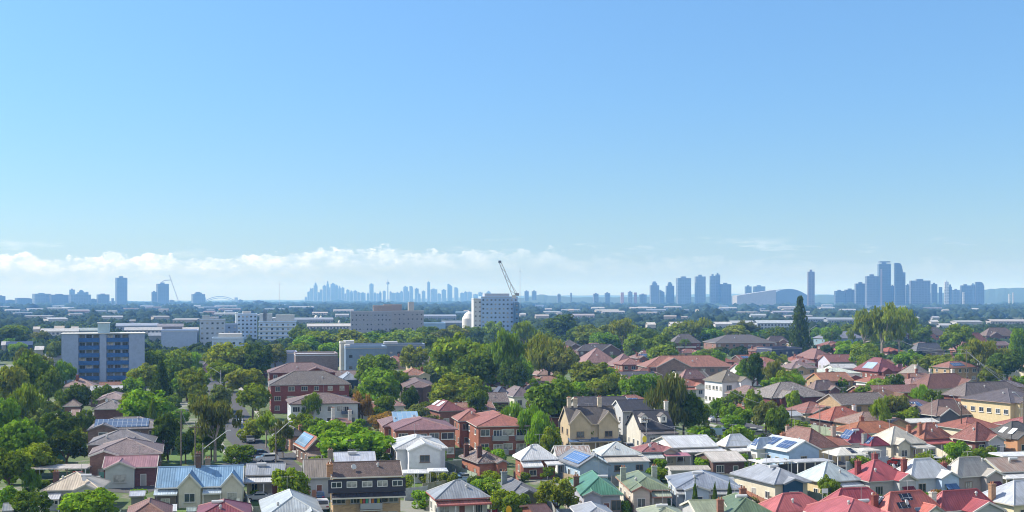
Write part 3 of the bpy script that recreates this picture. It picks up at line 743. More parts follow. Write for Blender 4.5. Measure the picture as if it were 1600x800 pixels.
COLS = {'dark': (0.143, 0.217, 0.026), 'deep': (0.082, 0.132, 0.02), 'mid': (0.199, 0.277, 0.026), 'green': (0.173, 0.301, 0.022), 'bright': (0.169, 0.292, 0.025), 'lime': (0.193, 0.335, 0.03), 'olive': (0.214, 0.257, 0.035), 'sage': (0.174, 0.223, 0.066), 'yellow': (0.193, 0.216, 0.03), 'rust': (0.305, 0.19, 0.048), 'greygreen': (0.159, 0.182, 0.045)}
WORDS = {'dark': 'dark green', 'deep': 'very dark green', 'mid': 'mid green', 'green': 'fresh green', 'bright': 'bright green', 'lime': 'lime green', 'olive': 'olive green', 'sage': 'pale sage green',
         'yellow': 'yellow green', 'rust': 'russet brown', 'greygreen': 'grey green'}
FORM = {'round': 'broad leafy tree', 'dense': 'dense rounded tree', 'gum': 'open gum tree', 'willow': 'drooping leafy tree', 'bush': 'leafy shrub', 'small': 'small tree', 'flat': 'umbrella crowned tree',
        'cypress': 'narrow cypress', 'conifer': 'tiered conifer', 'bamboo': 'feathery bamboo clump', 'palm': 'palm tree'}
TNAME = {'round': 'leafy_tree', 'dense': 'leafy_tree', 'gum': 'gum_tree', 'willow': 'leafy_tree', 'bush': 'shrub', 'small': 'leafy_tree', 'flat': 'umbrella_tree', 'cypress': 'cypress_tree', 'conifer': 'conifer_tree', 'bamboo': 'bamboo', 'palm': 'palm_tree'}
TREES = []      # (object, kind, colour, px, py, D, w, h)
ntree = 0
def tree(kind, x, ytop, ybase, w, col='mid', hx=None, D=None):
    """image x of the trunk, top and ground rows, width in px"""
    global ntree
    D = D or H * F / (ybase - YH); h = (ybase - ytop) * D / F; w *= 1.1; wm = w * D / F
    ntree += 1; v = ntree % (3 if kind == 'palm' else 4)
    cm, tm = PROTO[kind, v]
    o = link(TNAME[kind], None, None, PD(x, D), rnd.uniform(0, 6.28))
    c = link('crown' if kind != 'bush' else 'foliage', cm, o); t = link('trunk' if kind not in ('bush', 'bamboo') else 'stem', tm, o)
    c.scale = (wm, wm, h); t.scale = (wm, wm, h)
    if kind in ('cypress', 'bamboo', 'conifer', 'palm'): c.scale = (wm, wm, h); t.scale = (wm, wm, h)
    b = COLS[col]; j = rnd.uniform(.85, 1.18); q = rnd.uniform(-.06, .06)
    c.color = (b[0] * j * (1 + q), b[1] * j, b[2] * j * (1 - q), 1); t.color = (1, 1, 1, 1)
    TREES.append((o, kind, col, x, (ytop + ybase) / 2, D, w, h)); return o
ORD = ['first', 'second', 'third', 'fourth', 'fifth', 'sixth', 'seventh', 'eighth', 'ninth', 'tenth', 'eleventh', 'twelfth', 'thirteenth', 'fourteenth', 'fifteenth', 'sixteenth', 'seventeenth', 'eighteenth']
def label_trees():
    fam = {}
    for T in TREES:
        o, kind, col, x, y, D, w, h = T
        best = []
        for (s, x0, x1, ly, LD) in LAND:
            dx = max(x0 - x, 0, x - x1); dist = math.hypot(dx, (ly - y) * .9) + (8 if dx == 0 else 0) * 0
            best.append((dist, s, dx, LD))
        best.sort(key=lambda q: q[0]); ok = False
        hw = 'tall ' if h > 13 else ('low ' if h < 3.2 else '')
        for dist, s, dx, LD in best[:3]:
            rel = ('behind' if D > LD else 'in front of') if dx < 6 else ('standing beside' if abs(LD - D) < 25 else ('beyond' if D > LD else 'on the near side of'))
            l = f'{hw}{WORDS[col]} {FORM[kind]} {rel} {s}'
            if l not in fam: fam[l] = [T]; ok = True; break
        if not ok:
            s = best[0]; dx, LD = s[2], s[3]
            rel = ('behind' if D > LD else 'in front of') if dx < 6 else ('standing beside' if abs(LD - D) < 25 else ('beyond' if D > LD else 'on the near side of'))
            fam[f'{hw}{WORDS[col]} {FORM[kind]} {rel} {s[1]}'].append(T)
    for l, ts in fam.items():
        if len(ts) == 1: tag(ts[0][0], l, 'shrub' if ts[0][1] == 'bush' else 'tree', 'trees and shrubs of the suburb')
        else:
            ts.sort(key=lambda T: T[3]); n = len(ts)
            for i, T in enumerate(ts):
                p = ('leftmost ' if i == 0 else 'rightmost ' if i == n - 1 else ORD[i] + ' from the left ') + l if n > 2 else ('left-hand ' if i == 0 else 'right-hand ') + l
                tag(T[0], p, 'shrub' if T[1] == 'bush' else 'tree', 'trees and shrubs of the suburb')

# ---------------------------------------------------------------- cars, poles, fences
def car_parts(kind):
    prof = {'hatch': [(-2.0, .35), (-2.05, .75), (-1.9, 1.0), (-1.15, 1.05), (-.55, 1.45), (.9, 1.48), (1.75, 1.05), (1.98, .9), (2.0, .4)],
            'sedan': [(-2.3, .35), (-2.35, .7), (-2.1, .95), (-1.2, 1.0), (-.5, 1.42), (.7, 1.43), (1.4, 1.05), (2.2, 1.0), (2.3, .8), (2.25, .4)],
            'suv': [(-2.2, .4), (-2.28, .9), (-2.1, 1.1), (-1.2, 1.15), (-.7, 1.68), (1.6, 1.7), (2.1, 1.15), (2.2, .9), (2.2, .45)],
            'van': [(-2.4, .4), (-2.5, .9), (-2.3, 1.15), (-1.7, 1.3), (-1.2, 1.95), (2.3, 2.0), (2.45, 1.8), (2.45, .45)]}[kind]
    b = MB(); b.prism([(x, z) for x, z in prof], -.86, .86, 1)
    hz = {'hatch': (1.06, 1.38), 'sedan': (1.03, 1.34), 'suv': (1.18, 1.58), 'van': (1.32, 1.82)}[kind]
    xs = sorted([x for x, z in prof if z > hz[1] - .05]); xa, xb_ = xs[0], xs[-1]
    g = MB(); g.box(xa - .25 if kind != 'van' else xa - .1, xb_ + (.3 if kind in ('hatch', 'sedan') else .05) if kind != 'van' else xa + .9, -.885, .885, hz[0], hz[1] - .04)
    gf = MB()
    p1 = [p for p in prof if p[0] < 0 and p[1] >= hz[0] - .2]; 
    a, c = (prof[3], prof[4]); gf.slab([(a[0] + .06, -.74, a[1] + .07), (a[0] + .06, .74, a[1] + .07), (c[0] - .04, .74, c[1] + .0), (c[0] - .04, -.74, c[1] + .0)], .03)
    rr = {'hatch': (prof[6], prof[5]), 'sedan': (prof[6], prof[5]), 'suv': (prof[6], prof[5]), 'van': (prof[6], prof[5])}[kind]
    gr = MB(); a, c = rr
    gr.slab([(a[0] + .02, .72, a[1] + .04), (a[0] + .02, -.72, a[1] + .04), (c[0] + .09, -.72, c[1] - .02), (c[0] + .09, .72, c[1] - .02)], .03)
    wl = MB(); wl.bar((0, -.11, 0), (0, .11, 0), .33, n=14)
    rm = MB(); rm.bar((0, -.125, 0), (0, .125, 0), .19, n=10)
    hl = MB(); hl.box(-.06, .06, -.2, .2, -.08, .08)
    return b, g, gf, gr, wl, rm, hl, prof
CP = {}
def car(kind, x, y, rz, col, label, z=0.0):
    key = (kind, col)
    if key not in CP:
        b, g, gf, gr, wl, rm, hl, prof = car_parts(kind)
        CP[key] = (b.mesh('body', mat('gloss', col)), g.mesh('side_window', mat('solar', (.01, .012, .015)) if 0 else mat('gloss', (.015, .018, .022))), gf.mesh('windscreen', mat('gloss', (.03, .04, .05))),
                   gr.mesh('rear_window', mat('gloss', (.03, .04, .05))), wl.mesh('tyre', mat('paint', (.02, .02, .02))), rm.mesh('rim', mat('gloss', (.4, .4, .42))), hl.mesh('headlight', mat('gloss', (.8, .8, .78))), hl.mesh('tail_light', mat('gloss', (.4, .02, .02))), prof)
    m = CP[key]; t = thing('parked_car' if kind != 'van' else 'parked_van', label, 'van' if kind == 'van' else 'car', (x, y, z), rz, 'parked cars')
    for nm, me in zip(('body', 'side_window', 'windscreen', 'rear_window'), m[:4]): link(nm, me, t)
    for wx in (m[8][0][0] * .62, m[8][-1][0] * .62):
        for wy in (-.80, .80): o = link('wheel', m[4], t, (wx, wy, .33)); link('rim', m[5], o)
    for wy in (-.62, .62): link('headlight', m[6], t, (m[8][1][0] + .02, wy, .72)); link('tail_light', m[7], t, (m[8][-2][0] - .0, wy, .82))
    LANDCARS.append(t); return t
LANDCARS = []
def carp(kind, px, py, rz, col, label): v = P(px, py, 0); return car(kind, v.x, v.y, R(rz), col, label, .05)
def pole(px, ybase, ytop, label, arms=1, lamp=None, col=(.20, .17, .14), r=.15):
    v = P(px, ybase); h = H - (ytop - YH) * v.y / F
    t = thing('utility_pole', label, 'pole', v, R(12), 'poles along the streets')
    m = MB(); m.bar((0, 0, -.2), (0, 0, h), r, r * .65, n=8); m.build('pole', mat('bark', col), t)
    for i in range(arms):
        a = MB(); a.box(-1.1, 1.1, -.06 - r, -r + .04, h - .5 - i * .9, h - .38 - i * .9); ao = a.build('crossarm', mat('bark', (.16, .12, .09)), t)
        ins = MB()
        for x in (-1, -.4, .4, 1): ins.bar((x, -r, h - .379 - i * .9), (x, -r, h - .2 - i * .9), .05, n=6)
        ins.build('insulator', mat('gloss', (.3, .3, .3)), ao)
    if lamp:
        dx, dz = lamp; a = MB(); a.bar((0, 0, h - 1.2), (dx, -.3, h - 1.2 + dz), .07, .05, n=6); a.build('lamp_arm', mat('paint', (.55, .57, .58)), t)
        l = MB(); l.box(dx - .05 if dx > 0 else dx - .7, dx + .7 if dx > 0 else dx + .05, -.42, -.18, h - 1.23 + dz, h - 1.08 + dz); l.build('lamp_head', mat('paint', (.6, .62, .63)), t)
    return t, Vector((v.x, v.y, h))
def wire(a, b, sag, label, r=.025):
    t = MB(); n = 10; pr = None
    for i in range(n + 1):
        q = i / n; p = Vector(a).lerp(Vector(b), q) - Vector((0, 0, sag * 4 * q * (1 - q)))
        if pr is not None: t.bar(pr, p, r, n=4)
        pr = p
    o = t.build('power_line', mat('paint', (.22, .23, .25))); tag(o, label, 'power line', 'power lines between the poles'); return o
def fence(pts, label, h=1.8, col=(.3, .32, .3), kind='paling', cat='fence'):
    A = [P(*p) for p in pts]; o0 = A[0].copy(); t = thing('fence', label, cat, (o0.x, o0.y, 0), 0, 'garden fences')
    for a, b in zip(A[:-1], A[1:]):
        d = (b - a); L = d.length; u = d.normalized(); M = Matrix.Translation(a - o0) @ Matrix.Rotation(math.atan2(u.y, u.x), 4, 'Z')
        m = MB(); m.box(.06, L - .06, -.03, .03, -.1, h, M); m.build('panel', mat(kind, col), t)
        n = max(2, min(16, int(L / 2.6) + 1))
        for i in range(n): p = MB(); x = .05 + (L - .1) * i / (n - 1); p.box(x - .05, x + .05, -.075, .075, -.1, h + .08, M); p.build('post', mat('paint', mul(col, .85)), t)
    return t
# ================================================================ houses, lower rows first
TERRA = (.40, .13, .075); BROWN = (.16, .105, .085); MAUVE = (.25, .165, .16); PINK = (.34, .17, .15); REDM = (.42, .10, .11); WHM = (.66, .69, .72); BLUEM = (.24, .40, .58)
GREYM = (.27, .30, .35); DGREY = (.12, .125, .14); GREYB = (.19, .165, .155); GREEN = (.09, .24, .17); OLIVE = (.20, .25, .16); CREAMM = (.60, .52, .41); MAROON = (.22, .06, .07)
RB = (.21, .075, .05); RB2 = (.30, .12, .075); DB = (.12, .06, .05); TAN = (.46, .33, .19); CREAM = (.62, .57, .42); WW = (.72, .72, .70); LB = (.34, .44, .55); LG = (.44, .45, .46); YEL = (.62, .51, .31); SAND = (.50, .41, .28)
T_ = lambda c: ('tile', c, rnd.choice([0, .12, .22, .35])); M_ = lambda c: ('metal', c, rnd.choice([0, .08, .15, .22])); B_ = lambda c: ('brick', c); N_ = lambda c: ('render', c); D_ = lambda c: ('board', c)
GW = (.62, .62, .60)
# --- bottom left
house('cream sheet metal hip roofed house behind the bright green bushy tree', 60, 64, 156, 767, 738, 3.2, 8, d=9, rc=M_(CREAMM), wc=D_((.45, .47, .50)), ver=[('F', 0, .35, 2.2, (.6, .62, .66))], s='the cream metal roofed house', ch=[(.12, .6, (.1, .06, .06))], sol=())
house('blue metal roofed cottage pair with two steep front gables', 236, 241, 381, 763, 729, 3.2, 10, d=8, roof='gx', rc=M_(BLUEM), wc=N_((.60, .58, .50)), gf=[(.25, .54, .9, None, None, 1.12), (.73, 1.01, .9, None, None, 1.12)],
      ver=[('F', .0, .26, 1.6, (.55, .66, .76), ('paling', (.16, .13, .11))), ('F', .54, .75, 1.6, (.55, .66, .76))], ch=[(.47, .5, (.14, .09, .07), 2.0), (.57, .6, (.30, .24, .18), 1.6)], s='the blue twin gabled cottages', win=(2, 2))
house('low brown tiled roof in front of the lawn of the blue cottages', 178, 196, 268, 812, 783, 3.0, 15, d=10, rc=T_((.27, .14, .11)), s='the low brown roof by the lawn')
house('dark maroon sheet roof with a blue tarpaulin at its ridge', 290, 305, 392, 810, 783, 3.0, 12, d=10, rc=M_(MAROON), s='the dark maroon roof')
house('grey metal roofed cottage with a wide white front verandah', None, 381, 446, 743, 725, 3.8, 8, d=7, roof='gx', rc=M_((.33, .36, .40)), wc=N_((.42, .40, .36)), ver=[('F', 0, 1, 3.2, (.68, .70, .72))], s='the cottage with a wide white verandah')
house('pale grey pyramid roof in front of the bushy palm', 393, 412, 508, 811, 771, 3.2, 14, rc=M_((.44, .49, .52)), wc=N_(CREAM), s='the pale pyramid roof')
house('tan brick three storey block with brown roof and laundry on its balcony', 505, 516, 631, 747, 722, 7.2, 12, d=7, roof='gx', rc=T_((.15, .105, .09)), wc=B_(TAN), fl=3, win=(5, 1), ver=[('F', .02, 1.02, 1.3, (.06, .06, .075), False, 4.9)], bal=[(.40, .70, 1)], s='the tan brick block', gut=(.6, .57, .5), ch=[(.0, .15, (.42, .22, .11), 1.2)], cat='apartment block', name='apartment_block', dr=False)
house('grey brown metal roofed annex behind the bushy palm', None, 474, 520, 747, 718, 3.4, 12, d=9, roof='gx', rc=M_((.28, .24, .20)), wc=N_(LG), ch=[(.98, .55, (.30, .25, .20), 1.6)])
house('flat pale blue metal roof behind the tan brick block', None, 521, 589, 723, 707, 4.0, 10, d=8, roof='gx', rc=M_((.50, .54, .62)), wc=N_(LG), s='the flat pale blue roof')
house('small cottage with orange tiles under sky blue solar panels', 462, 478, 514, 704, 684, 3.2, 22, d=12, roof='gy', rc=T_(TERRA), wc=B_((.16, .10, .08)), sol=[('L', .04, .80, .06, .92, (.16, .28, .42))], ver=[('F', 0, .8, 1.8, (.4, .3, .25))], s='the solar roofed cottage')
house('white rendered two storey house with pale grey hip roof', 606, 617, 700, 702, 681, 5.8, 11, rc=M_((.55, .57, .58)), wc=N_((.66, .68, .72)), gf=[(.20, .85, 3.2, D_((.68, .70, .74)), None, .42)], ver=[('L', .0, .4, 2.5, WHM)], win=(5, 3), s='the white two storey house', gut=(.7, .7, .7))
house('grey pyramid roofed cottage with a salmon fascia', 666, 680, 767, 781, 751, 3.2, 14, rc=M_((.31, .34, .38)), wc=N_((.62, .61, .58)), ver=[('F', 0.02, 1, 1.2, (.48, .20, .18))], gut=(.4, .13, .12), s='the grey pyramid roofed cottage', win=(3, 2))
house('small red brick house with worn old tiles and two chimneys', 717, 747, 792, 724, 704, 3.4, 22, rc=('tile', (.20, .13, .11), .5), wc=B_((.36, .15, .10)), ch=[(.1, .75, (.10, .05, .04), 2.0), (.22, .25, (.10, .05, .04), 1.9)], s='the worn tiled brick house', gf=[(.55, 1, 1.2, None, None, .4)])
house('brick flats with mauve tiled hip roof and blue curtained windows', 604, 616, 715, 673, 653, 6.0, 11, rc=T_((.28, .145, .15)), wc=B_(RB2), win=(4, 2), bal=[(.35, .6, 1)], s='the mauve roofed brick flats', cat='apartment block', name='apartment_block', fc=WW, wp=1.4, dr=False)
house('rear mauve tiled wing carrying a sky blue solar array', 586, 598, 680, 667, 646, 5.6, 11, d=14, rc=T_((.28, .15, .15)), wc=B_(RB2), sol=[('F', .22, .72, .15, .92, (.22, .36, .52))])
house('brick flats with salmon tiled roof and glazed balconies', 717, 745, 842, 667, 645, 6.0, 12, rc=T_((.40, .16, .12)), wc=B_(RB2), win=(5, 3), bal=[(.25, .5, 1), (.62, .9, 1), (.25, .5, 0), (.62, .9, 0)], s='the salmon roofed flats', cat='apartment block', name='apartment_block', fc=WW, wp=1.4, dr=False)
house('brick wing with salmon tiles on the side of the flats', 706, 716, 762, 658, 641, 6.0, 12, d=9, rc=T_((.38, .16, .12)), wc=B_(RB2), bal=[(.6, .95, 1)], dr=False)
house('red roofed house with two skylights below the great round tree', 665, 686, 728, 643, 626, 4.4, 22, rc=T_((.27, .09, .09)), wc=B_((.24, .11, .09)), sky=[('L', .1, .28, .35, .85), ('L', .45, .63, .35, .85)], s='the red house with skylights')
house('narrow red extension next to the skylight house', None, 712, 745, 644, 639, 4.0, 20, d=6, roof='gx', rc=T_((.30, .10, .10)), wc=B_((.24, .11, .09)))
house('dim brown walled flats half hidden by trees', 624, 631, 682, 606, 593, 6.5, 8, rc=T_((.20, .13, .115)), wc=B_((.13, .09, .075)), win=(4, 2), dr=False, s='the dim brown flats')
house('long dark red brick flats with weathered grey brown roof', 405, 421, 548, 602, 580, 8.2, 13, rc=T_((.165, .14, .125)), wc=B_((.20, .06, .05)), win=(6, 3), bal=[(.26, .38, 1, (.55, .55, .52)), (.66, .80, 1, (.55, .55, .52))], fl=3, s='the long dark brick flats', cat='apartment block', name='apartment_block', dr=False)
house('mauve tiled roof of the block behind the long dark brick flats', 408, 419, 526, 583, 567, 8.6, 13, rc=T_((.235, .135, .13)), wc=B_((.20, .06, .05)), dr=False)
house('pale rendered flats with brown hip roof and bright side wall', 440, 452, 562, 632, 614, 6.0, 14, rc=T_((.21, .135, .115)), wc=N_((.52, .56, .60)), win=(6, 2), bal=[(.74, .9, 1, (.08, .1, .16))], s='the pale rendered flats', cat='apartment block', name='apartment_block', dr=False)
house('little slate grey cottage among dense green trees', 444, 451, 476, 682, 667, 3.2, 22, d=9, rc=T_((.14, .14, .15)), wc=B_((.42, .22, .14)), s='the little slate grey cottage', ch=[(.9, .3, (.4, .2, .13))])
house('white walled cottage glimpsed under two white chimneys', None, 520, 551, 662, 654, 3.2, 14, d=8, roof='gx', rc=T_((.28, .15, .12)), wc=N_(WW), ch=[(.1, .5, (.6, .6, .58), 2.4), (.92, .3, (.6, .6, .58), 2.2)])
# mauve group left
house('grey mauve tiled house with a long row of solar panels', 120, 136, 258, 672, 652, 5.4, 13, rc=T_((.25, .225, .225)), wc=B_((.22, .15, .13)), sol=[('F', .08, .78, .12, .80, (.10, .14, .22))], s='the house with a long solar row')
house('slate blue tiled roof in the mauve row of flats', 121, 136, 241, 695, 672, 5.2, 13, rc=T_((.23, .215, .23)), wc=B_((.22, .15, .13)), s='the slate blue tiled roof')
house('mauve tiled roof with pale weathered side slopes', 103, 138, 254, 712, 685, 4.6, 15, d=14, rc=('tile', (.27, .20, .20), .3), wc=B_((.25, .15, .12)), s='the mauve tiled roof', gut=(.62, .6, .55))
house('rose coloured front house with a low sheeted gable', None, 158, 247, 732, 713, 3.4, 12, d=8, roof='gx', rc=M_((.36, .20, .22)), wc=B_((.16, .07, .07)), gf=[(.05, .62, 1.3, D_((.42, .45, .44)), None, .45)], s='the rose coloured house')
house('brick house with grey blue roof below the blue tower', 139, 144, 199, 640, 625, 5.0, 12, rc=T_((.24, .215, .215)), wc=B_((.17, .09, .08)), s='the grey roofed brick house under the tower')
house('pinkish tiled roof tucked under the blue tower', 141, 150, 201, 625, 613, 5.0, 12, d=14, rc=T_((.34, .25, .24)), wc=B_((.3, .2, .16)))
house('flat whitish roofed building at the foot of the blue tower', None, 139, 192, 611, 603, 5.0, 15, d=8, roof='gx', rc=M_((.52, .52, .54)), wc=B_((.2, .14, .13)))
house('small hip roofed cottage alone among dark trees', 92, 98, 125, 635, 624, 3.6, 14, rc=T_((.28, .22, .19)), wc=B_((.2, .12, .1)), s='the lone hip roofed cottage')
house('salmon roofed shed between dark rounded trees', None, 109, 124, 650, 640, 3.2, 14, d=7, roof='gx', rc=T_((.36, .24, .20)), wc=B_((.2, .12, .1)))
CARP = 1
box_building('small dark green flat roofed garage', 84, 102, 707, 727, d=5, wc=('paint', (.05, .16, .12)), roofc=(.25, .52, .45), name='garage', cat='garage', para=False, group='sheds and carports')
house('pale corrugated shed beside the cream metal roofed house', None, 200, 228, 776, 769, 2.8, 14, d=4, roof='gx', rc=M_((.50, .54, .60)), wc=N_((.2, .2, .2)), group='sheds and carports', name='shed', cat='shed', win=(0, 0), dr=False)
house('small grey shed roof at the frame corner below the dark tree', None, 2, 23, 799, 787, 2.8, 20, d=5, roof='gx', rc=M_((.27, .29, .30)), wc=N_(LG), group='sheds and carports', name='shed', cat='shed', win=(0, 0), dr=False)
house('tiny grey green garden shed on the cottage lawn', None, 290, 308, 800, 794, 2.2, 14, d=3, roof='gx', rc=M_((.33, .40, .38)), wc=N_(LG), group='sheds and carports', name='shed', cat='shed', win=(0, 0), dr=False)
# --- bottom middle
house('green metal roofed cottage with white lattice gable', 889, 907, 974, 774, 741, 3.4, 4, d=14, rc=M_(GREEN), wc=D_((.40, .41, .48)), gf=[(.02, .50, 1.2, None, None, .48)], s='the green roofed cottage', ch=[(.05, .55, (.18, .1, .08), 1.4)], win=(4, 3))
house('sage green roofed cottage with one wide front gable', 962, 984, 1048, 766, 741, 3.4, 4, d=14, rc=M_(OLIVE), wc=D_((.56, .52, .46)), gf=[(.0, .50, 1.6, None, None, .5)], ver=[('F', .52, 1.0, 1.6, (.42, .48, .38))], s='the sage roofed cottage', ch=[(.06, .62, (.34, .38, .32), 2.0), (.93, .8, (.34, .38, .32), 1.8)], gut=(.36, .2, .15))
house('wide slate blue roofed house behind three dark cypresses', 1034, 1056, 1161, 764, 737, 3.3, 0, d=13, rc=M_((.27, .31, .38)), wc=N_((.44, .52, .62)), ver=[('F', 0, 1, 1.0, (.66, .68, .7))], s='the wide slate blue house', win=(6, 3))
house('dark grey roofed house with a green gabled front', 788, 800, 846, 772, 751, 3.2, 18, d=10, rc=T_((.19, .20, .225)), wc=N_((.20, .22, .17)), gf=[(.05, .75, 2.4, None, None, .5)], s='the dark grey house with a green gable', ch=[(.2, .7, (.2, .24, .25), 1.8)])
house('bottom edge roof of dark brown tiles beside the round tree', 826, 836, 868, 806, 791, 3.2, 16, d=8, roof='gx', rc=T_((.13, .07, .06)), wc=B_(RB))
house('light grey roof in front of the green cottage', 890, 908, 968, 812, 789, 3.0, 6, d=10, rc=M_((.36, .38, .42)), wc=N_(LG), gut=(.6, .6, .6))
house('pale sage roof at the foot of the sage cottage', 1000, 1012, 1082, 814, 791, 3.0, 4, d=9, rc=M_((.34, .38, .27)), wc=N_(LG))
house('deep green roof with a cream trimmed pale gable and tall chimneys', 1120, 1138, 1222, 812, 775, 3.0, 8, d=12, rc=M_((.14, .20, .12)), wc=N_(LG), gf=[(.0, .02, .2)] if 0 else (), ch=[(.0, .30, (.28, .13, .09), 2.0), (.72, .85, (.28, .13, .09), 1.4)], s='the deep green roof', gut=(.6, .58, .45))
house('pale sage wing with cream trim beside the deep green roof', None, 1088, 1146, 808, 782, 3.0, 6, d=10, roof='gx', rc=M_((.30, .34, .23)), wc=N_(LG), gut=(.62, .6, .5))
# --- second row middle
house('brick cottage under a bright white hip roof with white porch', 801, 814, 872, 719, 695, 3.4, 14, rc=M_((.74, .76, .78)), wc=B_((.33, .13, .09)), ver=[('F', .0, .55, 2.0, (.78, .79, .80), ('brick', (.20, .08, .06))), ('F', .62, 1.1, 2.6, (.76, .77, .80))], s='the bright white hip roof')
house('rust striped corrugated roof like zebra stripes', None, 868, 926, 713, 697, 3.2, 8, d=6, roof='gx', rc=('metal', (.58, .56, .54), .9), wc=N_(WW), gut=(.5, .5, .5), s='the rust striped roof')
house('grey low gabled house with blue solar panels', 871, 904, 955, 730, 713, 3.2, 18, d=12, roof='gy', rc=M_((.25, .27, .30)), wc=D_(LB), sol=[('L', .25, .9, .12, .88, (.08, .16, .34))], s='the grey gabled house with blue panels')
house('pale blue grey hip roof over a blue timber back porch', 925, 940, 1002, 712, 691, 3.6, 10, rc=('metal', (.55, .60, .61), .25), wc=D_(LB), ver=[('F', .05, 1.12, 3.4, (.62, .57, .50), ('board', (.30, .40, .50)))], s='the pale hip roof with blue porch')
house('rose tiled cottage with a small gable and pink awning', 986, 1003, 1058, 707, 692, 3.2, 12, rc=T_((.34, .13, .13)), wc=N_(WW), gf=[(.58, 1.0, .6, D_((.5, .45, .38)), None, .5)], ver=[('F', 0, .58, 2.0, (.58, .64, .64)), ('F', .6, 1.3, 2.4, (.48, .20, .25))], s='the rose tiled cottage')
house('long white corrugated roof next to the rose cottage', None, 1050, 1124, 700, 681, 3.6, 14, d=12, roof='gx', rc=M_((.68, .71, .74)), wc=N_(WW), ver=[('F', .15, 1.05, 2.6, (.7, .7, .7))], s='the long white corrugated roof')
house('brick garage under a patched white and rusty roof', None, 1112, 1168, 722, 706, 3.0, 10, d=10, roof='gx', rc=('metal', (.66, .62, .56), .35), wc=B_((.13, .08, .07)), s='the patched white roof', win=(2, 1), name='garage', cat='garage', group='sheds and carports')
house('low pale sheeted shed roof behind the garden bushes', None, 1046, 1112, 735, 731, 2.6, 6, d=4, roof='gx', rc=('metal', (.52, .48, .42), .3), wc=N_(LG), name='shed', cat='shed', group='sheds and carports', win=(0, 0), dr=False)
house('white pyramid roof beside the curving street', 1118, 1134, 1180, 698, 679, 3.3, 18, rc=M_((.66, .70, .74)), wc=N_(WW), ver=[('F', .1, .95, 3.0, (.74, .75, .76))], s='the white pyramid roof')
house('sky tinted metal hip roof just past the white pyramid', 1168, 1182, 1222, 702, 684, 3.3, 20, rc=M_((.46, .54, .62)), wc=N_(WW), sol=[('L', .2, .7, .2, .8)])
house('light blue timber house with a plain gable and roof windows', 1182, 1232, 1285, 706, 689, 3.6, 24, d=11, roof='gy', rc=M_((.58, .66, .74)), wc=D_((.36, .50, .68)), sol=[('L', .12, .40, .25, .85), ('L', .55, .88, .15, .75)], s='the light blue gabled house', gut=(.7, .7, .7), win=(1, 4), dr=False)
house('grey metal roofed house with a navy gable panel', 1157, 1210, 1268, 757, 729, 3.6, 22, d=13, rc=M_((.36, .39, .44)), wc=N_((.62, .58, .46)), gf=[(.22, .80, .4, N_((.03, .09, .17)), None, .36)], s='the grey house with a navy gable')
house('pale aqua metal roof with a blue gable vent', 1241, 1284, 1346, 754, 722, 3.4, 22, rc=M_((.50, .58, .60)), wc=N_((.62, .52, .32)), gf=[(.05, .42, -2.0, N_((.04, .14, .26)), None, .5)], ver=[('F', .45, 1.0, 1.4, (.55, .6, .65))], s='the pale aqua roof')
house('crimson roofed cottage with a grey gabled bay and awning', 1312, 1358, 1427, 753, 719, 3.4, 20, rc=M_((.42, .11, .12)), wc=D_((.42, .42, .42)), gf=[(.55, 1.0, 1.4, D_((.46, .48, .50)), (.20, .03, .04), .55)], ch=[(.12, .55, (.20, .05, .05), 1.9), (.62, .72, (.20, .05, .05), 1.9)], s='the crimson roofed cottage')
house('white roofed cottage with pale blue fretwork gable', 1388, 1423, 1494, 749, 717, 3.4, 20, rc=M_((.62, .65, .68)), wc=D_((.55, .62, .68)), gf=[(.55, 1.0, 1.4, D_((.42, .55, .72)), (.10, .20, .40), .5)], ch=[(.10, .5, (.22, .07, .06), 1.9)], s='the white cottage with blue gable')
house('warm grey roofed cottage with purple awning under its gable', 1466, 1496, 1563, 746, 713, 3.4, 20, rc=M_((.42, .40, .37)), wc=N_((.34, .31, .30)), gf=[(.55, 1.0, 1.2, N_((.36, .33, .33)), (.14, .03, .07), .5)], ch=[(.02, .75, (.22, .07, .06), 1.6)], s='the warm grey cottage')
house('long rusty corrugated roof above a white carport', None, 1564, 1660, 738, 715, 3.4, 14, d=9, roof='gx', rc=('metal', (.42, .35, .30), .8), wc=N_((.62, .57, .38)), ver=[('F', .05, 1, 3, (.7, .72, .74))], s='the long rusty roof')
house('silver metal roof with a little gabled dormer window', 1520, 1584, 1680, 790, 751, 3.2, 22, rc=M_((.50, .54, .60)), wc=N_((.68, .62, .42)), gf=[(-.30, .02, -3.5, N_((.68, .64, .5)), None, .5)] if 0 else (), ch=[(.02, .55, (.40, .24, .15), 2.2)], s='the silver roof with dormer')
# --- bottom right reds
house('coral red metal roof in the corner below the navy gable', 1180, 1212, 1296, 801, 771, 3.2, 18, rc=M_((.46, .14, .14)), wc=N_(WW), s='the coral red roof', gf=[(.72, 1.02, 2.0, None, None, .45)])
house('deep crimson hip roof at the bottom of the street', 1279, 1304, 1392, 794, 763, 3.2, 14, rc=M_((.36, .085, .10)), wc=N_(WW), s='the deep crimson hip roof')
house('rose red gabled roof cut by the lower picture edge', 1296, 1318, 1412, 818, 778, 3.2, 18, d=12, rc=M_((.44, .13, .14)), wc=D_((.36, .40, .42)))
house('orange red roof covered with dark solar collectors', 1352, 1386, 1478, 806, 768, 3.2, 20, rc=M_((.50, .16, .13)), wc=N_(WW), sol=[('L', .15, .42, .25, .7, (.02, .02, .03)), ('F', .35, .55, .55, .85, (.02, .02, .03)), ('F', .25, .45, .2, .48, (.02, .02, .03)), ('F', .5, .9, .03, .2, (.10, .14, .2))], ch=[(.02, .62, (.2, .06, .05), 2.0)], s='the orange red solar roof')
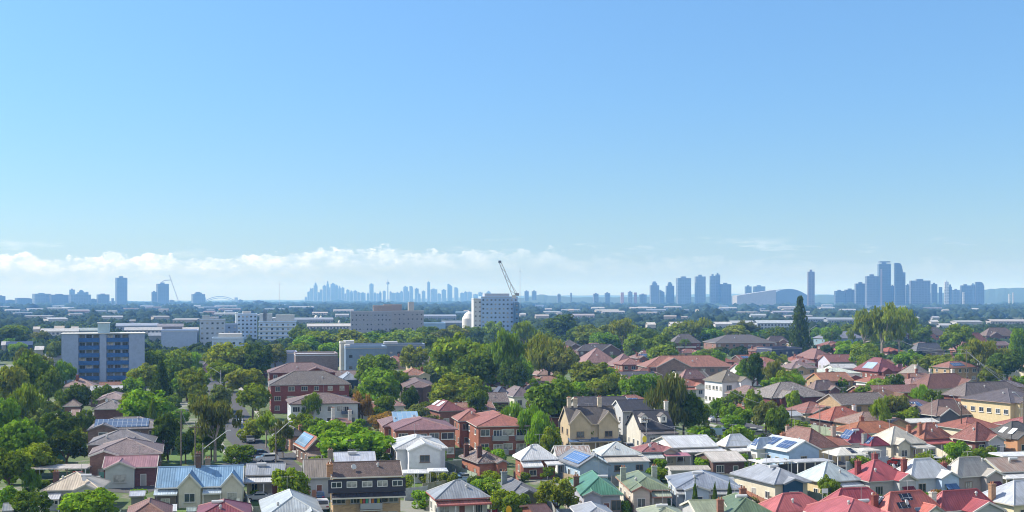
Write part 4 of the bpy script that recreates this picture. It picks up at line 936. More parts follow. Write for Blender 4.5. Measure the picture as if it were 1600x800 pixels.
house('dusty red hip roof with a tall white chimney', 1440, 1470, 1560, 800, 765, 3.2, 20, rc=M_((.38, .10, .11)), wc=D_((.36, .41, .42)), gf=[(.35, .95, 2.2, None, None, .45)], ch=[(.02, .48, (.66, .64, .58), 2.1)], s='the dusty red hip roof')
# --- third row right
house('patchy brown tiled roof between the chimneys and the blue house', 1228, 1262, 1312, 702, 668, 3.2, 24, d=13, rc=('tile', (.26, .12, .09), .25), wc=N_((.62, .50, .30)), ch=[(.0, .62, (.36, .17, .10), 2.2), (.5, .9, (.40, .33, .28), 2.0)], s='the patchy brown tiled roof')
house('orange tiled wing with a cream side wall', None, 1308, 1332, 697, 682, 3.2, 20, d=9, roof='gx', rc=T_((.36, .14, .09)), wc=N_((.60, .50, .30)), ch=[(.6, .5, (.40, .33, .28), 2.0)])
house('maroon roof with a solar strip facing the chimneys', 1303, 1328, 1372, 693, 670, 3.3, 22, rc=M_((.30, .07, .09)), wc=N_(WW), sol=[('L', .2, .75, .2, .85)], s='the maroon roof with a solar strip')
house('second maroon roof over pale grey back walls', 1344, 1361, 1390, 697, 683, 3.6, 22, rc=M_((.28, .06, .08)), wc=N_((.46, .47, .50)), sol=[('L', .3, .7, .1, .9)], ch=[(.1, .8, (.3, .3, .3), 1.6)])
house('cream metal roofed house with creamy stepped hips', 1350, 1392, 1447, 695, 667, 3.4, 22, rc=M_((.60, .57, .49)), wc=N_((.62, .58, .48)), ver=[('F', .5, 1.1, 2.6, (.6, .58, .52))], s='the cream stepped roof')
box_building('white four posted garden pavilion roof', 1297, 1298, 700, 716, name='pavilion', cat='pavilion') if 0 else None
house('bright orange tiled bungalow with a white gabled porch', 1262, 1297, 1362, 658, 636, 3.3, 20, rc=T_((.50, .13, .07)), wc=B_((.10, .055, .05)), gf=[(.50, .92, 1.6, D_((.44, .50, .55)), None, .5)], ch=[(.80, .4, (.6, .6, .6), 1.6)], s='the bright orange bungalow')
house('brown tiled bungalow with a dark timbered gable', 1222, 1258, 1312, 646, 628, 3.3, 22, rc=T_((.34, .15, .12)), wc=N_((.5, .45, .36)), gf=[(.15, .95, 1.0, ('paling', (.2, .16, .14)), None, .4)], s='the brown bungalow with dark gable')
house('pale grey carport roof beside the hedge', None, 1217, 1256, 651, 643, 2.8, 22, d=6, roof='gx', rc=M_((.42, .45, .47)), wc=N_(LG), name='carport', cat='carport', group='sheds and carports', win=(0, 0), dr=False)
house('broad mottled tile roof over dark red brick walls', 1160, 1206, 1298, 622, 597, 4.6, 20, rc=('tile', (.20, .16, .14), .7), wc=B_((.16, .05, .05)), win=(6, 3), s='the broad mottled roof')
house('mauve tiled hip roofed house behind the mottled roof', 1256, 1272, 1314, 610, 594, 4.2, 20, rc=T_((.29, .19, .17)), wc=B_((.15, .08, .08)), s='the mauve hip roof behind the mottled one')
house('big russet tiled hall roof in front of the wired pole', 1415, 1448, 1532, 608, 584, 4.6, 18, rc=T_((.24, .115, .09)), wc=N_((.5, .46, .34)), ch=[(.72, .6, (.62, .60, .56), 2.0)], s='the big russet roof')
house('low russet wing stretching from the big russet roof', None, 1346, 1450, 614, 602, 3.6, 12, d=10, roof='gx', rc=T_((.30, .13, .10)), wc=B_(RB))
house('two storey yellow rendered flats with dark tiled roof', 1497, 1579, 1650, 630, 608, 7.6, 26, rc=T_((.16, .14, .15)), wc=N_(YEL), win=(3, 6), s='the yellow flats', cat='apartment block', name='apartment_block', dr=False, wp=1.2, gut=(.35, .25, .2))
house('grey brown patched roof with a blue gablet behind the yellow flats', 1471, 1508, 1610, 620, 597, 7.2, 22, rc=('tile', (.19, .155, .15), .25), wc=B_(RB), gf=[(.35, .62, -2.5, N_((.40, .50, .62)), None, .45)], dr=False)
house('dark brown tiled pyramid roof with low eaves by the lamps', 1418, 1463, 1536, 650, 624, 3.8, 22, rc=T_((.21, .14, .12)), wc=N_((.10, .11, .13)), ch=[(.45, .8, (.12, .07, .06), 1.2)], s='the dark brown pyramid roof')
house('white flat topped carport in front of the pyramid roof', None, 1416, 1469, 661, 657, 3.0, 14, d=6, roof='gx', rc=M_((.70, .70, .66)), wc=N_((.3, .2, .16)), name='carport', cat='carport', group='sheds and carports', win=(0, 0), dr=False)
house('little pink tiled porch house beside the white carport', None, 1400, 1436, 652, 643, 3.2, 20, d=7, roof='hip', rc=T_((.42, .17, .14)), wc=N_((.4, .4, .45)))
house('orange tiled cottage with two brick chimneys', 1412, 1444, 1490, 686, 661, 3.2, 22, rc=T_((.38, .14, .09)), wc=N_((.5, .5, .52)), ch=[(.0, .75, (.34, .15, .10), 2.2), (.1, .35, (.34, .15, .10), 2.2), (.95, .85, (.34, .15, .10), 2.0)], ver=[('F', 0, .9, 1.8, (.5, .15, .14))], s='the orange cottage with two chimneys')
house('red brown tiled house with white front bay', 1484, 1524, 1570, 690, 660, 3.2, 22, rc=T_((.27, .09, .07)), wc=B_((.14, .06, .05)), gf=[(.35, .95, .8, D_((.5, .48, .54)), None, .5)], s='the red brown tiled house')
house('charcoal roof with two skylights above an orange wall', 1532, 1580, 1640, 686, 659, 3.4, 22, rc=T_((.13, .125, .12)), wc=N_((.50, .27, .15)), sky=[('L', .45, .60, .25, .6), ('L', .75, .90, .25, .6)], s='the charcoal roof with skylights')
house('pink roof corner at the picture edge above the charcoal roof', 1590, 1600, 1650, 668, 652, 3.3, 22, d=10, rc=T_((.42, .13, .12)), wc=B_(RB))
# --- upper rows
house('white two storey house with moss brown roof and bright side', 1098, 1128, 1172, 597, 579, 7.2, 22, rc=T_((.22, .19, .14)), wc=N_((.70, .70, .74)), win=(2, 5), s='the tall white house', dr=False, gut=(.3, .28, .25))
house('orange roofed verandah house beside the tall white house', None, 1064, 1100, 604, 593, 3.6, 20, d=8, roof='hip', rc=T_((.44, .17, .11)), wc=N_(WW), ver=[('F', 0, 1, 2, (.44, .18, .12))])
house('pink tiled hip roof peeping over the orange verandah house', 1056, 1066, 1104, 592, 577, 4.0, 16, rc=T_((.36, .18, .16)), wc=B_(RB2))
house('very long terracotta roofed building behind green treetops', 970, 1010, 1148, 574, 556, 6.0, 8, d=16, rc=('tile', (.38, .18, .13), .1), wc=B_((.24, .17, .14)), win=(10, 2), s='the long terracotta building', dr=False)
house('pink tiled villa with a small side gable', 897, 914, 966, 567, 544, 3.6, 12, d=18, rc=T_((.36, .21, .19)), wc=N_((.5, .4, .33)), s='the pink tiled villa')
house('mauve tiled roofs beside the pink villa', 950, 962, 1002, 572, 553, 3.6, 14, d=14, rc=T_((.30, .18, .17)), wc=B_(RB))
house('dark low roofed brick units behind the pink villa', None, 903, 970, 548, 538, 5.6, 6, d=9, roof='hip', rc=T_((.135, .12, .12)), wc=B_((.14, .09, .08)), dr=False, s='the dark low brick units')
house('dark hip roofed brick flats screened by the willow', None, 876, 908, 541, 531, 6.4, 6, d=12, roof='hip', rc=T_((.15, .135, .13)), wc=B_((.14, .10, .09)), dr=False)
house('small grey brown roof between trees behind the villa', None, 973, 996, 546, 532, 4.0, 6, d=12, roof='hip', rc=T_((.20, .16, .15)), wc=B_(RB))
house('grey roofed brick flats with a white balcony front', None, 1052, 1096, 536, 522, 6.2, 10, d=12, roof='hip', rc=T_((.17, .15, .145)), wc=B_((.2, .08, .06)), bal=[(.1, .8, 1, (.6, .6, .6))], dr=False, s='the grey roofed flats')
house('long brick flats under an even dark grey roof', 1098, 1118, 1212, 536, 523, 6.6, 10, rc=T_((.15, .135, .13)), wc=B_((.26, .16, .13)), win=(8, 2), bal=[(.52, .68, 1, (.1, .1, .12)), (.52, .68, 0, (.1, .1, .12))], fl=2, s='the long brick flats', dr=False)
house('brick end house with brown roof beside the tall pine', 1193, 1200, 1233, 534, 525, 6.2, 12, rc=T_((.18, .14, .13)), wc=B_((.26, .16, .13)), dr=False)
box_building('flat roofed modern house with navy front and orange side', 1206, 1253, 546, 566, d=14, rot=22, wc=('render', (.06, .07, .12)), floors=2, cols=5, cat='house', name='house', s='the flat roofed navy house', roofc=(.5, .5, .5), group='houses of the suburb')
house('russet and mauve tiled roof beside the flat navy house', 1250, 1272, 1308, 561, 545, 4.0, 22, d=18, rc=T_((.30, .15, .13)), wc=B_(RB), s='the russet roof by the navy house')
house('low brown red roof facing the gum tree', None, 1296, 1342, 566, 554, 3.8, 14, d=12, roof='gx', rc=T_((.30, .12, .10)), wc=N_((.5, .5, .6)))
house('maroon tiled roof with bright panels left of its ridge', 1342, 1372, 1412, 581, 559, 3.4, 18, d=18, rc=T_((.26, .08, .09)), wc=B_(RB), sol=[('L', .3, .7, .15, .62, (.3, .4, .55))], s='the maroon tiled roof')
house('pale green white metal hip roof in the flat roof cluster', 1276, 1284, 1346, 584, 575, 3.4, 12, d=14, rc=M_((.60, .66, .58)), wc=N_(WW), s='the pale green white roof')
house('white gabled porch roof in the flat roof cluster', None, 1236, 1282, 580, 569, 3.4, 18, d=10, roof='hip', rc=M_((.62, .62, .60)), wc=N_(WW))
house('long low grey brown roof in front of the pale roofs', None, 1262, 1356, 594, 583, 3.4, 10, d=12, roof='hip', rc=T_((.21, .17, .16)), wc=B_(RB), s='the long low grey brown roof')
house('flat whitish industrial roof near the maroon tiles', None, 1304, 1344, 576, 569, 3.6, 10, d=12, roof='gx', rc=M_((.55, .55, .55)), wc=N_(WW))
house('blue grey sheeted hall with grey hip roof', 1266, 1290, 1352, 529, 518, 6.5, 18, d=16, rc=M_((.27, .28, .33)), wc=N_((.22, .33, .40)), s='the blue grey hall', win=(4, 2), dr=False)
house('big dark brick villa with three white chimneys', 1404, 1412, 1450, 524, 509, 6.8, 10, d=14, rc=T_((.14, .13, .13)), wc=B_((.11, .05, .06)), ch=[(.02, .6, (.62, .62, .6), 2.4), (.45, .5, (.62, .62, .6), 2.4), (.95, .5, (.62, .62, .6), 2.6)], s='the dark brick villa')
house('brown roofed brick house next to the dark villa', None, 1446, 1482, 523, 511, 6.0, 10, d=14, roof='hip', rc=T_((.16, .14, .125)), wc=B_((.36, .15, .10)))
house('navy shadowed low roof under the dark brick villa', 1420, 1432, 1478, 548, 536, 3.6, 16, rc=T_((.18, .19, .22)), wc=B_((.2, .2, .2)))
house('terracotta turret roofed house behind the umbrella tree', 1484, 1510, 1562, 548, 516, 4.2, 16, d=16, rc=T_((.34, .15, .12)), wc=B_(RB2), s='the terracotta turret house')
house('brown roofed brick flats behind the turret house', None, 1541, 1590, 525, 512, 6.4, 8, d=12, roof='hip', rc=T_((.22, .165, .14)), wc=B_((.2, .12, .1)), dr=False)
house('pink roof with a grey front gable beside the hedge', 1393, 1402, 1428, 578, 562, 3.6, 20, rc=T_((.34, .15, .15)), wc=N_((.3, .3, .32)), gf=[(.2, 1, .6, None, None, .5)])
house('small light brown roof with white posts near the parked cars', 1424, 1432, 1462, 590, 570, 3.6, 24, d=12, rc=('tile', (.36, .32, .28), .3), wc=N_(WW), ch=[(.2, .2, (.66, .66, .64), 2.4), (.95, .2, (.66, .66, .64), 2.4)])
house('orange tiled cottage between the dark trees and the grey roof', 772, 783, 830, 604, 586, 3.8, 16, rc=T_((.46, .18, .11)), wc=B_(RB2), ch=[(.7, .4, (.4, .3, .26), 1.8)], s='the old orange cottage')
house('grey tiled cottage in front of the orange cottage', 792, 802, 836, 620, 604, 3.6, 18, d=13, rc=T_((.22, .17, .18)), wc=N_((.6, .6, .55)))
house('shaded blue black roof beside the orange cottage', 764, 774, 800, 619, 604, 3.4, 14, rc=T_((.10, .12, .18)), wc=B_(RB))
house('grey sloping roof hidden under the tall dark tree', 630, 642, 690, 570, 550, 5.0, 16, d=14, rc=T_((.23, .20, .17)), wc=N_(SAND))
house('slate blue shed roof beside the long dark brick flats', 520, 534, 562, 594, 582, 4.0, 14, d=14, rc=M_((.30, .34, .40)), wc=N_((.05, .07, .1)))
house('red roofed corner house at the edge of the dark tree', 392, 398, 419, 583, 570, 4.0, 10, rc=T_((.36, .15, .12)), wc=B_((.12, .05, .05)))
house('mauve roofed house half hidden behind the hillside tree', 308, 316, 345, 574, 553, 4.5, 14, d=14, rc=T_((.27, .20, .21)), wc=B_((.4, .26, .24)))
house('patched metal roof at the side of the right street trees', 1152, 1170, 1204, 620, 604, 4.0, 22, rc=T_((.30, .19, .17)), wc=B_((.3, .16, .12))) if 0 else None
house('mauve tiled brick cottage beside the street trees', 1158, 1166, 1205, 619, 603, 4.0, 22, d=12, rc=T_((.29, .18, .16)), wc=B_((.30, .14, .10)), s='the mauve cottage by the street trees')
# dormer on the silver roof, pavilion and canopies, sandstone houses
def mansion():
    v = P(888, 664, 6.4)
    t = house('sandstone villa with steep slate roof and two front gables', 868, 888, 968, 664, 635, 6.4, 12, d=9, roof='gx', rc=('shingle', (.14, .125, .12)), wc=N_(SAND), gf=[(.0, .46, .5, N_(SAND), None, 1.1), (.56, 1.0, .5, N_(SAND), None, 1.1)],
              ver=[('F', 0, 1, 1.8, (.12, .20, .36), False, 3.6)], ch=[(.12, .5, (.55, .47, .36), 1.8), (.24, .5, (.55, .47, .36), 1.6), (.72, .5, (.55, .47, .36), 1.8)], s='the sandstone villa', gut=(.45, .38, .28), dr=False)
mansion()
house('long dark slate roof rising behind the sandstone villa', 900, 905, 990, 640, 620, 7.0, 12, d=12, roof='gx', rc=('shingle', (.10, .095, .105)), wc=N_((.4, .4, .38)), dr=False)
house('grey walled hall with black slate roof', 962, 971, 1025, 643, 625, 7.0, 12, d=10, roof='gx', rc=('shingle', (.07, .07, .085)), wc=N_((.44, .46, .48)), s='the black slate hall', dr=False)
def dormer(t, x, z, y, w, h, wc, rc, nm='dormer', rzz=0, dep=2.2):
    b = MB(); b.prism([(x - w / 2, z), (x + w / 2, z), (x + w / 2, z + h), (x, z + h + w * .45), (x - w / 2, z + h)], y, y + dep, 1)
    if rzz: Mx = Matrix.Rotation(rzz, 4, 'Z'); b.v = [tuple(Mx @ Vector(p)) for p in b.v]
    o = b.build(nm, mat(*wc), t)
    r = MB()
    for sg in (-1, 1): r.slab([(x, y - .2, z + h + w * .45 + .1), (x, y + dep + .2, z + h + w * .45 + .1), (x + sg * (w / 2 + .2), y + dep + .2, z + h - .02), (x + sg * (w / 2 + .2), y - .2, z + h - .02)], .08)
    if rzz: r.v = [tuple(Mx @ Vector(p)) for p in r.v]
    r.build('dormer_roof', mat(*rc), o)
    p = Vector((x, y, z + .3))
    if rzz: p = Mx @ p
    window(o, p.x, p.y, p.z, w * .55, h * .75, rz=rzz, bars=1)
sl = house('dark slate roofed villa with two white dormers', 980, 999, 1056, 672, 641, 4.6, 12, d=11, roof='gx', rc=('shingle', (.075, .075, .09)), wc=N_((.58, .56, .50)), ver=[('F', .05, 1, 2.6, (.20, .18, .18), ('render', (.36, .36, .38)))], ch=[(.96, .5, (.62, .60, .55), 1.8)], s='the slate villa with dormers', dr=False)
for x in (-2.6, 1.8): dormer(sl, x, 6.0, -4.3, 1.5, 1.3, N_((.66, .65, .62)), ('shingle', (.2, .18, .17)))
sv = [o for o in bpy.data.objects if o.get('label', '') == 'silver metal roof with a little gabled dormer window'][0]
dormer(sv, 1.0, 4.2, -5.4, 2.4, 1.1, N_((.68, .64, .5)), M_((.45, .5, .56)), dep=3)
def pavilion(px0, px1, ye, he, d, rot, label, rc, apex=1.2, panel=False, name='pavilion'):
    A = P(px0, ye, he); B = P(px1, ye, he); w = (B.x - A.x); th = R(rot)
    cen = Vector((A.x + w / 2, A.y + d / 2, 0)); t = thing(name, label, 'pavilion', cen, th, 'sheds and carports')
    r = MB(); W2, D2 = w / 2, d / 2; c4 = [(-W2, -D2, he), (W2, -D2, he), (W2, D2, he), (-W2, D2, he)]; a = (-W2 * .25, 0, he + apex); b = (W2 * .25, 0, he + apex)
    for q in ((c4[0], c4[1], b, a), (c4[1], c4[2], b), (c4[2], c4[3], a, b), (c4[3], c4[0], a)): r.slab(q, .08)
    ro = r.build('roof', mat('metal', rc), t)
    g = MB(); g.frame(-W2 - .06, W2 + .06, -D2 - .06, D2 + .06, .1, he - .16, he - .085); g.build('fascia', mat('paint', WHITE), t)
    for x in (-W2 + .2, W2 - .2, 0):
        for y in (-D2 + .2, D2 - .2): p = MB(); p.bar((x, y, -.1), (x, y, he - .17), .1, n=4); p.build('post', mat('paint', WHITE), t)
    if panel: p = MB(); zz = lambda y: he + apex * (y + D2) / D2 + .12; p.slab([(0, -D2 * .8, zz(-D2 * .8)), (W2 * .4, -D2 * .8, zz(-D2 * .8)), (W2 * .25, -D2 * .2, zz(-D2 * .2)), (-.2, -D2 * .2, zz(-D2 * .2))], .05); p.build('solar_panel', mat('solar', (.02, .02, .03)), ro)
    return t
pavilion(43, 132, 732, 2.9, 6, 4, 'long low flat carport roof with a white edge', (.55, .50, .46), apex=.12)
pavilion(1300, 1354, 711, 3.0, 6, 14, 'white hip roofed open pavilion with a black panel', (.70, .69, .62), panel=True)
pavilion(1342, 1376, 704, 3.0, 4, 14, 'small white flat canopy behind the open pavilion', (.72, .71, .64), apex=.35)
pavilion(1180, 1236, 722, 2.8, 5, 20, 'white patio awning along the light blue gabled house', (.70, .72, .74), apex=.4)
pavilion(1238, 1302, 721, 2.8, 4, 16, 'grey carport awning in front of the light blue gabled house', (.50, .52, .54), apex=.3)
pavilion(622, 668, 739, 2.9, 4, 8, 'white sheeted patio roof under the white two storey house', (.72, .74, .76), apex=.35)
pavilion(668, 698, 736, 3.1, 4, 8, 'flat white porch roof at the white two storey house corner', (.70, .73, .76), apex=.25)
pavilion(1566, 1620, 747, 2.7, 5, 10, 'low white carport in front of the long rusty roof', (.72, .74, .75), apex=.25)
pavilion(1560, 1640, 712, 2.8, 6, 10, 'long white patio cover behind the long rusty roof', (.74, .75, .76), apex=.3)
# laundry on the tan balcony
tb = [o for o in bpy.data.objects if str(o.get('label', '')).startswith('tan brick three storey')][0]
for o_ in [c for c in tb.children if c.name.split('.')[0] == 'post']: bpy.data.objects.remove(o_)
m = MB(); m.box(-5.6, 5.6, -3.29, -3.06, 4.95, 6.9); cl_ = m.build('upper_cladding', mat('board', (.05, .05, .065)), tb)
for i in range(5): window(cl_, -4.4 + i * 2.2, -3.29, 5.7, 1.5, .95, sill=False)
lt = thing('laundry_rack', 'washing in bright colours hanging on the tan balcony', 'laundry', tb.matrix_basis @ Vector((.4, -3.9, 2.6)), R(12))
for i, c in enumerate([(.4, .3, .03), (.4, .05, .04), (.05, .3, .2), (.5, .5, .5), (.45, .15, .03), (.02, .05, .1), (.3, .35, .03)]):
    m = MB(); m.box(-1.5 + i * .42, -1.16 + i * .42, -.03, .03, .75 - .06 * (i % 3), 1.65); m.build('garment', mat('paint', c), lt)
m = MB(); m.bar((-1.6, 0, 1.68), (1.7, 0, 1.68), .02, n=4); m.build('rail', mat('paint', WHITE), lt)

# ---- more houses of the same suburb in the blocks between
def free(x, y, rad):
    for fx, fy, r, w, d, th in FOOT:
        if (fx - x) ** 2 + (fy - y) ** 2 < (min(r, 11) * .92 + rad) ** 2: return False
    for rd in (LROAD, CROAD, RROAD):
        for a, b in zip(rd[:-1], rd[1:]):
            a = Vector(a); b = Vector(b); q = Vector((x, y)); t = max(0, min(1, (q - a).dot(b - a) / (b - a).length_squared))
            if (a.lerp(b, t) - q).length < 4.6 + rad: return False
    return True
RC = [('terracotta', (.40, .15, .09)), ('salmon', (.40, .19, .14)), ('russet', (.30, .13, .09)), ('mauve', (.28, .18, .165)), ('brown', (.20, .13, .10)), ('dark grey', (.15, .14, .14)), ('faded pink', (.38, .23, .20)), ('dusty orange', (.44, .19, .11))]
WC2 = [('red brick', B_((.26, .11, .08))), ('cream', N_((.62, .57, .45))), ('white', N_((.68, .68, .66))), ('dark brick', B_((.15, .08, .065))), ('tan brick', B_((.42, .30, .18)))]
ri = random.Random(21); made = 0
ORDI = ['first', 'second', 'third', 'fourth', 'fifth', 'sixth', 'seventh', 'eighth', 'ninth', 'tenth']
for tr in range(6000):
    if made >= 88: break
    right = ri.random() < .72; px = ri.uniform(880, 1620) if right else ri.uniform(-20, 880); py = ri.uniform(548, 720) if right else ri.uniform(560, 670)
    v = P(px, py)
    if 1030 < px < 1300 and 606 < py < 722 or 280 < px < 470: continue
    if px < 120 and py > 600 or px < 250 and py < 622: continue
    w, d = ri.uniform(8.5, 13), ri.uniform(8, 11.5)
    if not free(v.x, v.y + d / 2, 4.9): continue
    k = F / v.y; he = ri.choice([3.2, 3.4, 3.6, 5.8]) ; ye = YH + (H - he) * F / v.y; dr_ = v.y + d / 2; hr = he + .48 * min(w, d) / 2; yr = YH + (H - hr) * F / dr_
    (rn, rc_), (wn, wc_) = ri.choice(RC), ri.choice(WC2)
    near = sorted(LAND, key=lambda s: math.hypot((s[1] + s[2]) / 2 - px, (s[3] - ye) * 1.3))[:3]; ok = None
    for nn in near:
        dxx = px - (nn[1] + nn[2]) / 2; rel = ('behind' if v.y > nn[4] else 'in front of') if nn[1] - 5 < px < nn[2] + 5 else ('diagonally behind' if v.y > nn[4] + 8 else 'diagonally in front of' if v.y < nn[4] - 8 else 'next to')
        l = f"{rn} tiled {wn} house {rel} {nn[0]}"
        if l.lower() not in USED and len(l.split()) < 17: ok = l; break
    if not ok: continue
    house(ok, None, px - w / 2 * k, px + w / 2 * k, ye, yr, he, rot=(20 if px > 1000 else 14) + ri.uniform(-4, 4) + ri.choice([0, 0, 90 * 0]), d=d, rc=('tile', tuple(c * ri.uniform(.85, 1.15) for c in rc_), ri.choice([0, 0, .3, .5])), wc=wc_,
          ch=[(ri.uniform(.1, .9), ri.uniform(.3, .8))] if ri.random() < .5 else (), roof=ri.choice(['hip', 'hip', 'hip', 'gx']), sol=[('F', .2, .6, .2, .7)] if ri.random() < .12 else ())
    made += 1
print('infill', made)
# ================================================================ blue tower block
def blue_tower():
    D = H * F / (606 - YH); ztop = H - (522 - YH) * D / F; fh = ztop / 7
    A = PD(96, D); th = R(17); c, sn = math.cos(th), math.sin(th); k = (226 - CX) / F; w = (k * A.y - A.x) / (c - k * sn); d = 12
    cen = A + Vector((c, sn, 0)) * w / 2 + Vector((-sn, c, 0)) * d / 2
    t = thing('apartment_tower', 'seven storey grey and blue apartment tower with blue balcony fronts', 'apartment tower', cen, th)
    W2, D2 = w / 2, d / 2; G = (.30, .38, .56); BL = (.045, .135, .36)
    u = lambda a: -W2 + a * w
    m = MB()
    for a, b in ((0, .20), (.455, .535), (.81, 1)): m.box(u(a), u(b), -D2, D2, -.3, ztop)
    m.box(u(0) + .02, u(1) - .02, -D2 + .9, D2 - .02, -.3, ztop - .02); m.build('wall', mat('board', G), t)
    r = MB(); r.box(-W2 - .3, W2 + .3, -D2 - .3, D2 + .3, ztop + .003, ztop + .2); ro = r.build('roof_slab', mat('render', (.62, .62, .60)), t)
    l = MB(); l.box(u(.43), u(.57), -D2 + 1, D2 - 3, ztop + .203, ztop + 3.9); lr = l.build('lift_room', mat('render', (.40, .55, .66)), t)
    l = MB(); l.box(u(.42), u(.58), -D2 + .8, D2 - 2.8, ztop + 3.903, ztop + 4.05); l.build('roof', mat('render', (.6, .6, .6)), lr)
    for f_ in range(7):
        z = f_ * fh
        for a, b in ((.203, .452), (.538, .807)):
            q = MB(); q.box(u(a), u(b), -D2 + .1, -D2 + .89, z - .1, z + .1); s_ = q.build('balcony', mat('render', (.4, .42, .45)), t)
            q = MB(); q.box(u(a) + .01, u(b) - .01, -D2 + .02, -D2 + .095, z - .2, z + 1.3); q.build('balcony_front', mat('paling', BL), s_)
            n = 3
            for i in range(n):
                x = u(a) + (u(b) - u(a)) * (i + .5) / n; window(t, x, -D2 + .9, z + .5, 2.1, 2.0, bars=1, sill=False, fc=(.25, .3, .4))
        for a in (.005, .997): 
            pass
    KBOX.append((96, 232, 505, 606, D)); FOOT.append((cen.x, cen.y, 15, w, d, th)); LAND.append(('the blue tower block', 96, 226, 560, D))
blue_tower()
# ================================================================ middle distance blocks
WB = ('render', (.50, .60, .72))
box_building('tall white apartment block with a bright slim sunlit edge', 370, 402, 492, 540, d=16, rot=14, wc=WB, floors=8, cols=5, top=[(.3, .7, 2.5, .8, (.5, .5, .5))], s='the tall white apartment block')
box_building('bright white slim strip painted as the sunlit edge of the white apartment block', 368, 372, 490, 541, d=8, rot=14, wc=('render', (.8, .8, .78)), name='edge_bay', cat='stair tower')  # sunlit edge of the block, put in as a slim box of brighter colour
box_building('pale grey flats with balconies on one edge', 312, 352, 501, 548, d=15, rot=14, wc=('render', (.46, .50, .56)), floors=6, cols=5, top=[(.1, .4, 3, .7, (.4, .45, .5))], s='the pale grey flats')
box_building('slate grey office wing between the white blocks', 345, 371, 508, 544, d=15, rot=12, wc=('render', (.24, .30, .40)), floors=5, cols=3)
box_building('stepped white modern block with strip windows', 404, 463, 504, 545, d=18, rot=10, wc=WB, floors=6, cols=7, top=[(.02, .35, 6, .8, (.5, .56, .62)), (.45, .95, 5, .8, (.55, .58, .6)), (.12, .22, 8.5, .6, (.18, .25, .34))], bands=(.6, .65, .70), s='the stepped white block')
box_building('low white glass fronted office with bright roof edge', 331, 380, 530, 562, d=14, rot=10, wc=('render', (.48, .56, .64)), floors=3, cols=5, top=[(.2, .95, 3, .8, (.6, .6, .6))])
box_building('grey blue warehouse box with bright white outline', 252, 308, 518, 549, d=22, rot=12, wc=('render', (.36, .42, .54)), roofc=(.62, .62, .6), name='warehouse')
box_building('long grey brown office block with rows of small windows', 548, 612, 488, 532, d=18, rot=8, wc=('render', (.36, .35, .37)), floors=6, cols=11, top=[(.55, 1.0, 5.5, .8, (.36, .30, .28))], win=(1.1, 1.2), s='the long office block')
box_building('grey brown office wing beyond the long office block', 600, 662, 487, 530, d=20, rot=8, wc=('render', (.38, .35, .34)), floors=6, cols=9, top=[(.0, .45, 6, .8, (.35, .29, .28)), (.62, .76, 8, .6, (.5, .48, .46))], win=(1.1, 1.2))
box_building('ten storey pale blue apartment tower under the crane', 752, 809, 465, 533, d=16, rot=10, wc=('render', (.40, .52, .68)), floors=10, cols=9, top=[(.1, .78, 3.2, .8, (.42, .46, .55))], s='the crane tower block', win=(1.6, 1.4))
box_building('white and brown bay painted as the lit edge of the crane tower block', 740, 753, 468, 533, d=12, rot=10, wc=('render', (.66, .62, .56)), floors=9, cols=2, name='edge_bay', cat='stair tower')  # sunlight on the tower's left edge is painted into this paler bay
box_building('dark blue glass edge bay of the crane tower block', 804, 811, 474, 533, d=14, rot=10, wc=('render', (.13, .23, .34)), floors=9, cols=1, name='edge_bay', cat='stair tower')
box_building('grey blue hall with a bright side pier and flat roof', 540, 604, 545, 598, d=18, rot=12, wc=('render', (.20, .26, .34)), floors=3, cols=4, s='the grey blue hall', top=[(.0, .12, 1.6, .4, (.5, .5, .5))])
box_building('slim sandy pillar wall lit by the sun beside the hall', 532, 540, 537, 596, d=6, rot=12, wc=('render', (.62, .55, .46)), name='wall', cat='wall')
box_building('long flat decked roof building behind the grey blue hall', 522, 664, 541, 572, d=18, rot=8, wc=('render', (.17, .20, .25)), floors=2, cols=12, top=[(.1, .22, 2.5, .6, (.5, .52, .55)), (.55, .7, 2, .6, (.4, .42, .45))], s='the long flat roofed building')
box_building('brown walled school hall with a pale curved roof', 462, 528, 556, 590, d=20, rot=12, wc=('brick', (.25, .18, .16)), roofc=(.62, .68, .74), floors=1, cols=4, s='the brown walled hall')
box_building('low building with pinkish white roof next to the school hall', 414, 464, 553, 580, d=16, rot=12, wc=('render', (.3, .32, .4)), roofc=(.6, .5, .48))
box_building('pale blue sheeted workshop near the office block', 648, 696, 506, 528, d=20, rot=6, wc=('render', (.34, .48, .60)), roofc=(.5, .55, .58), name='warehouse')
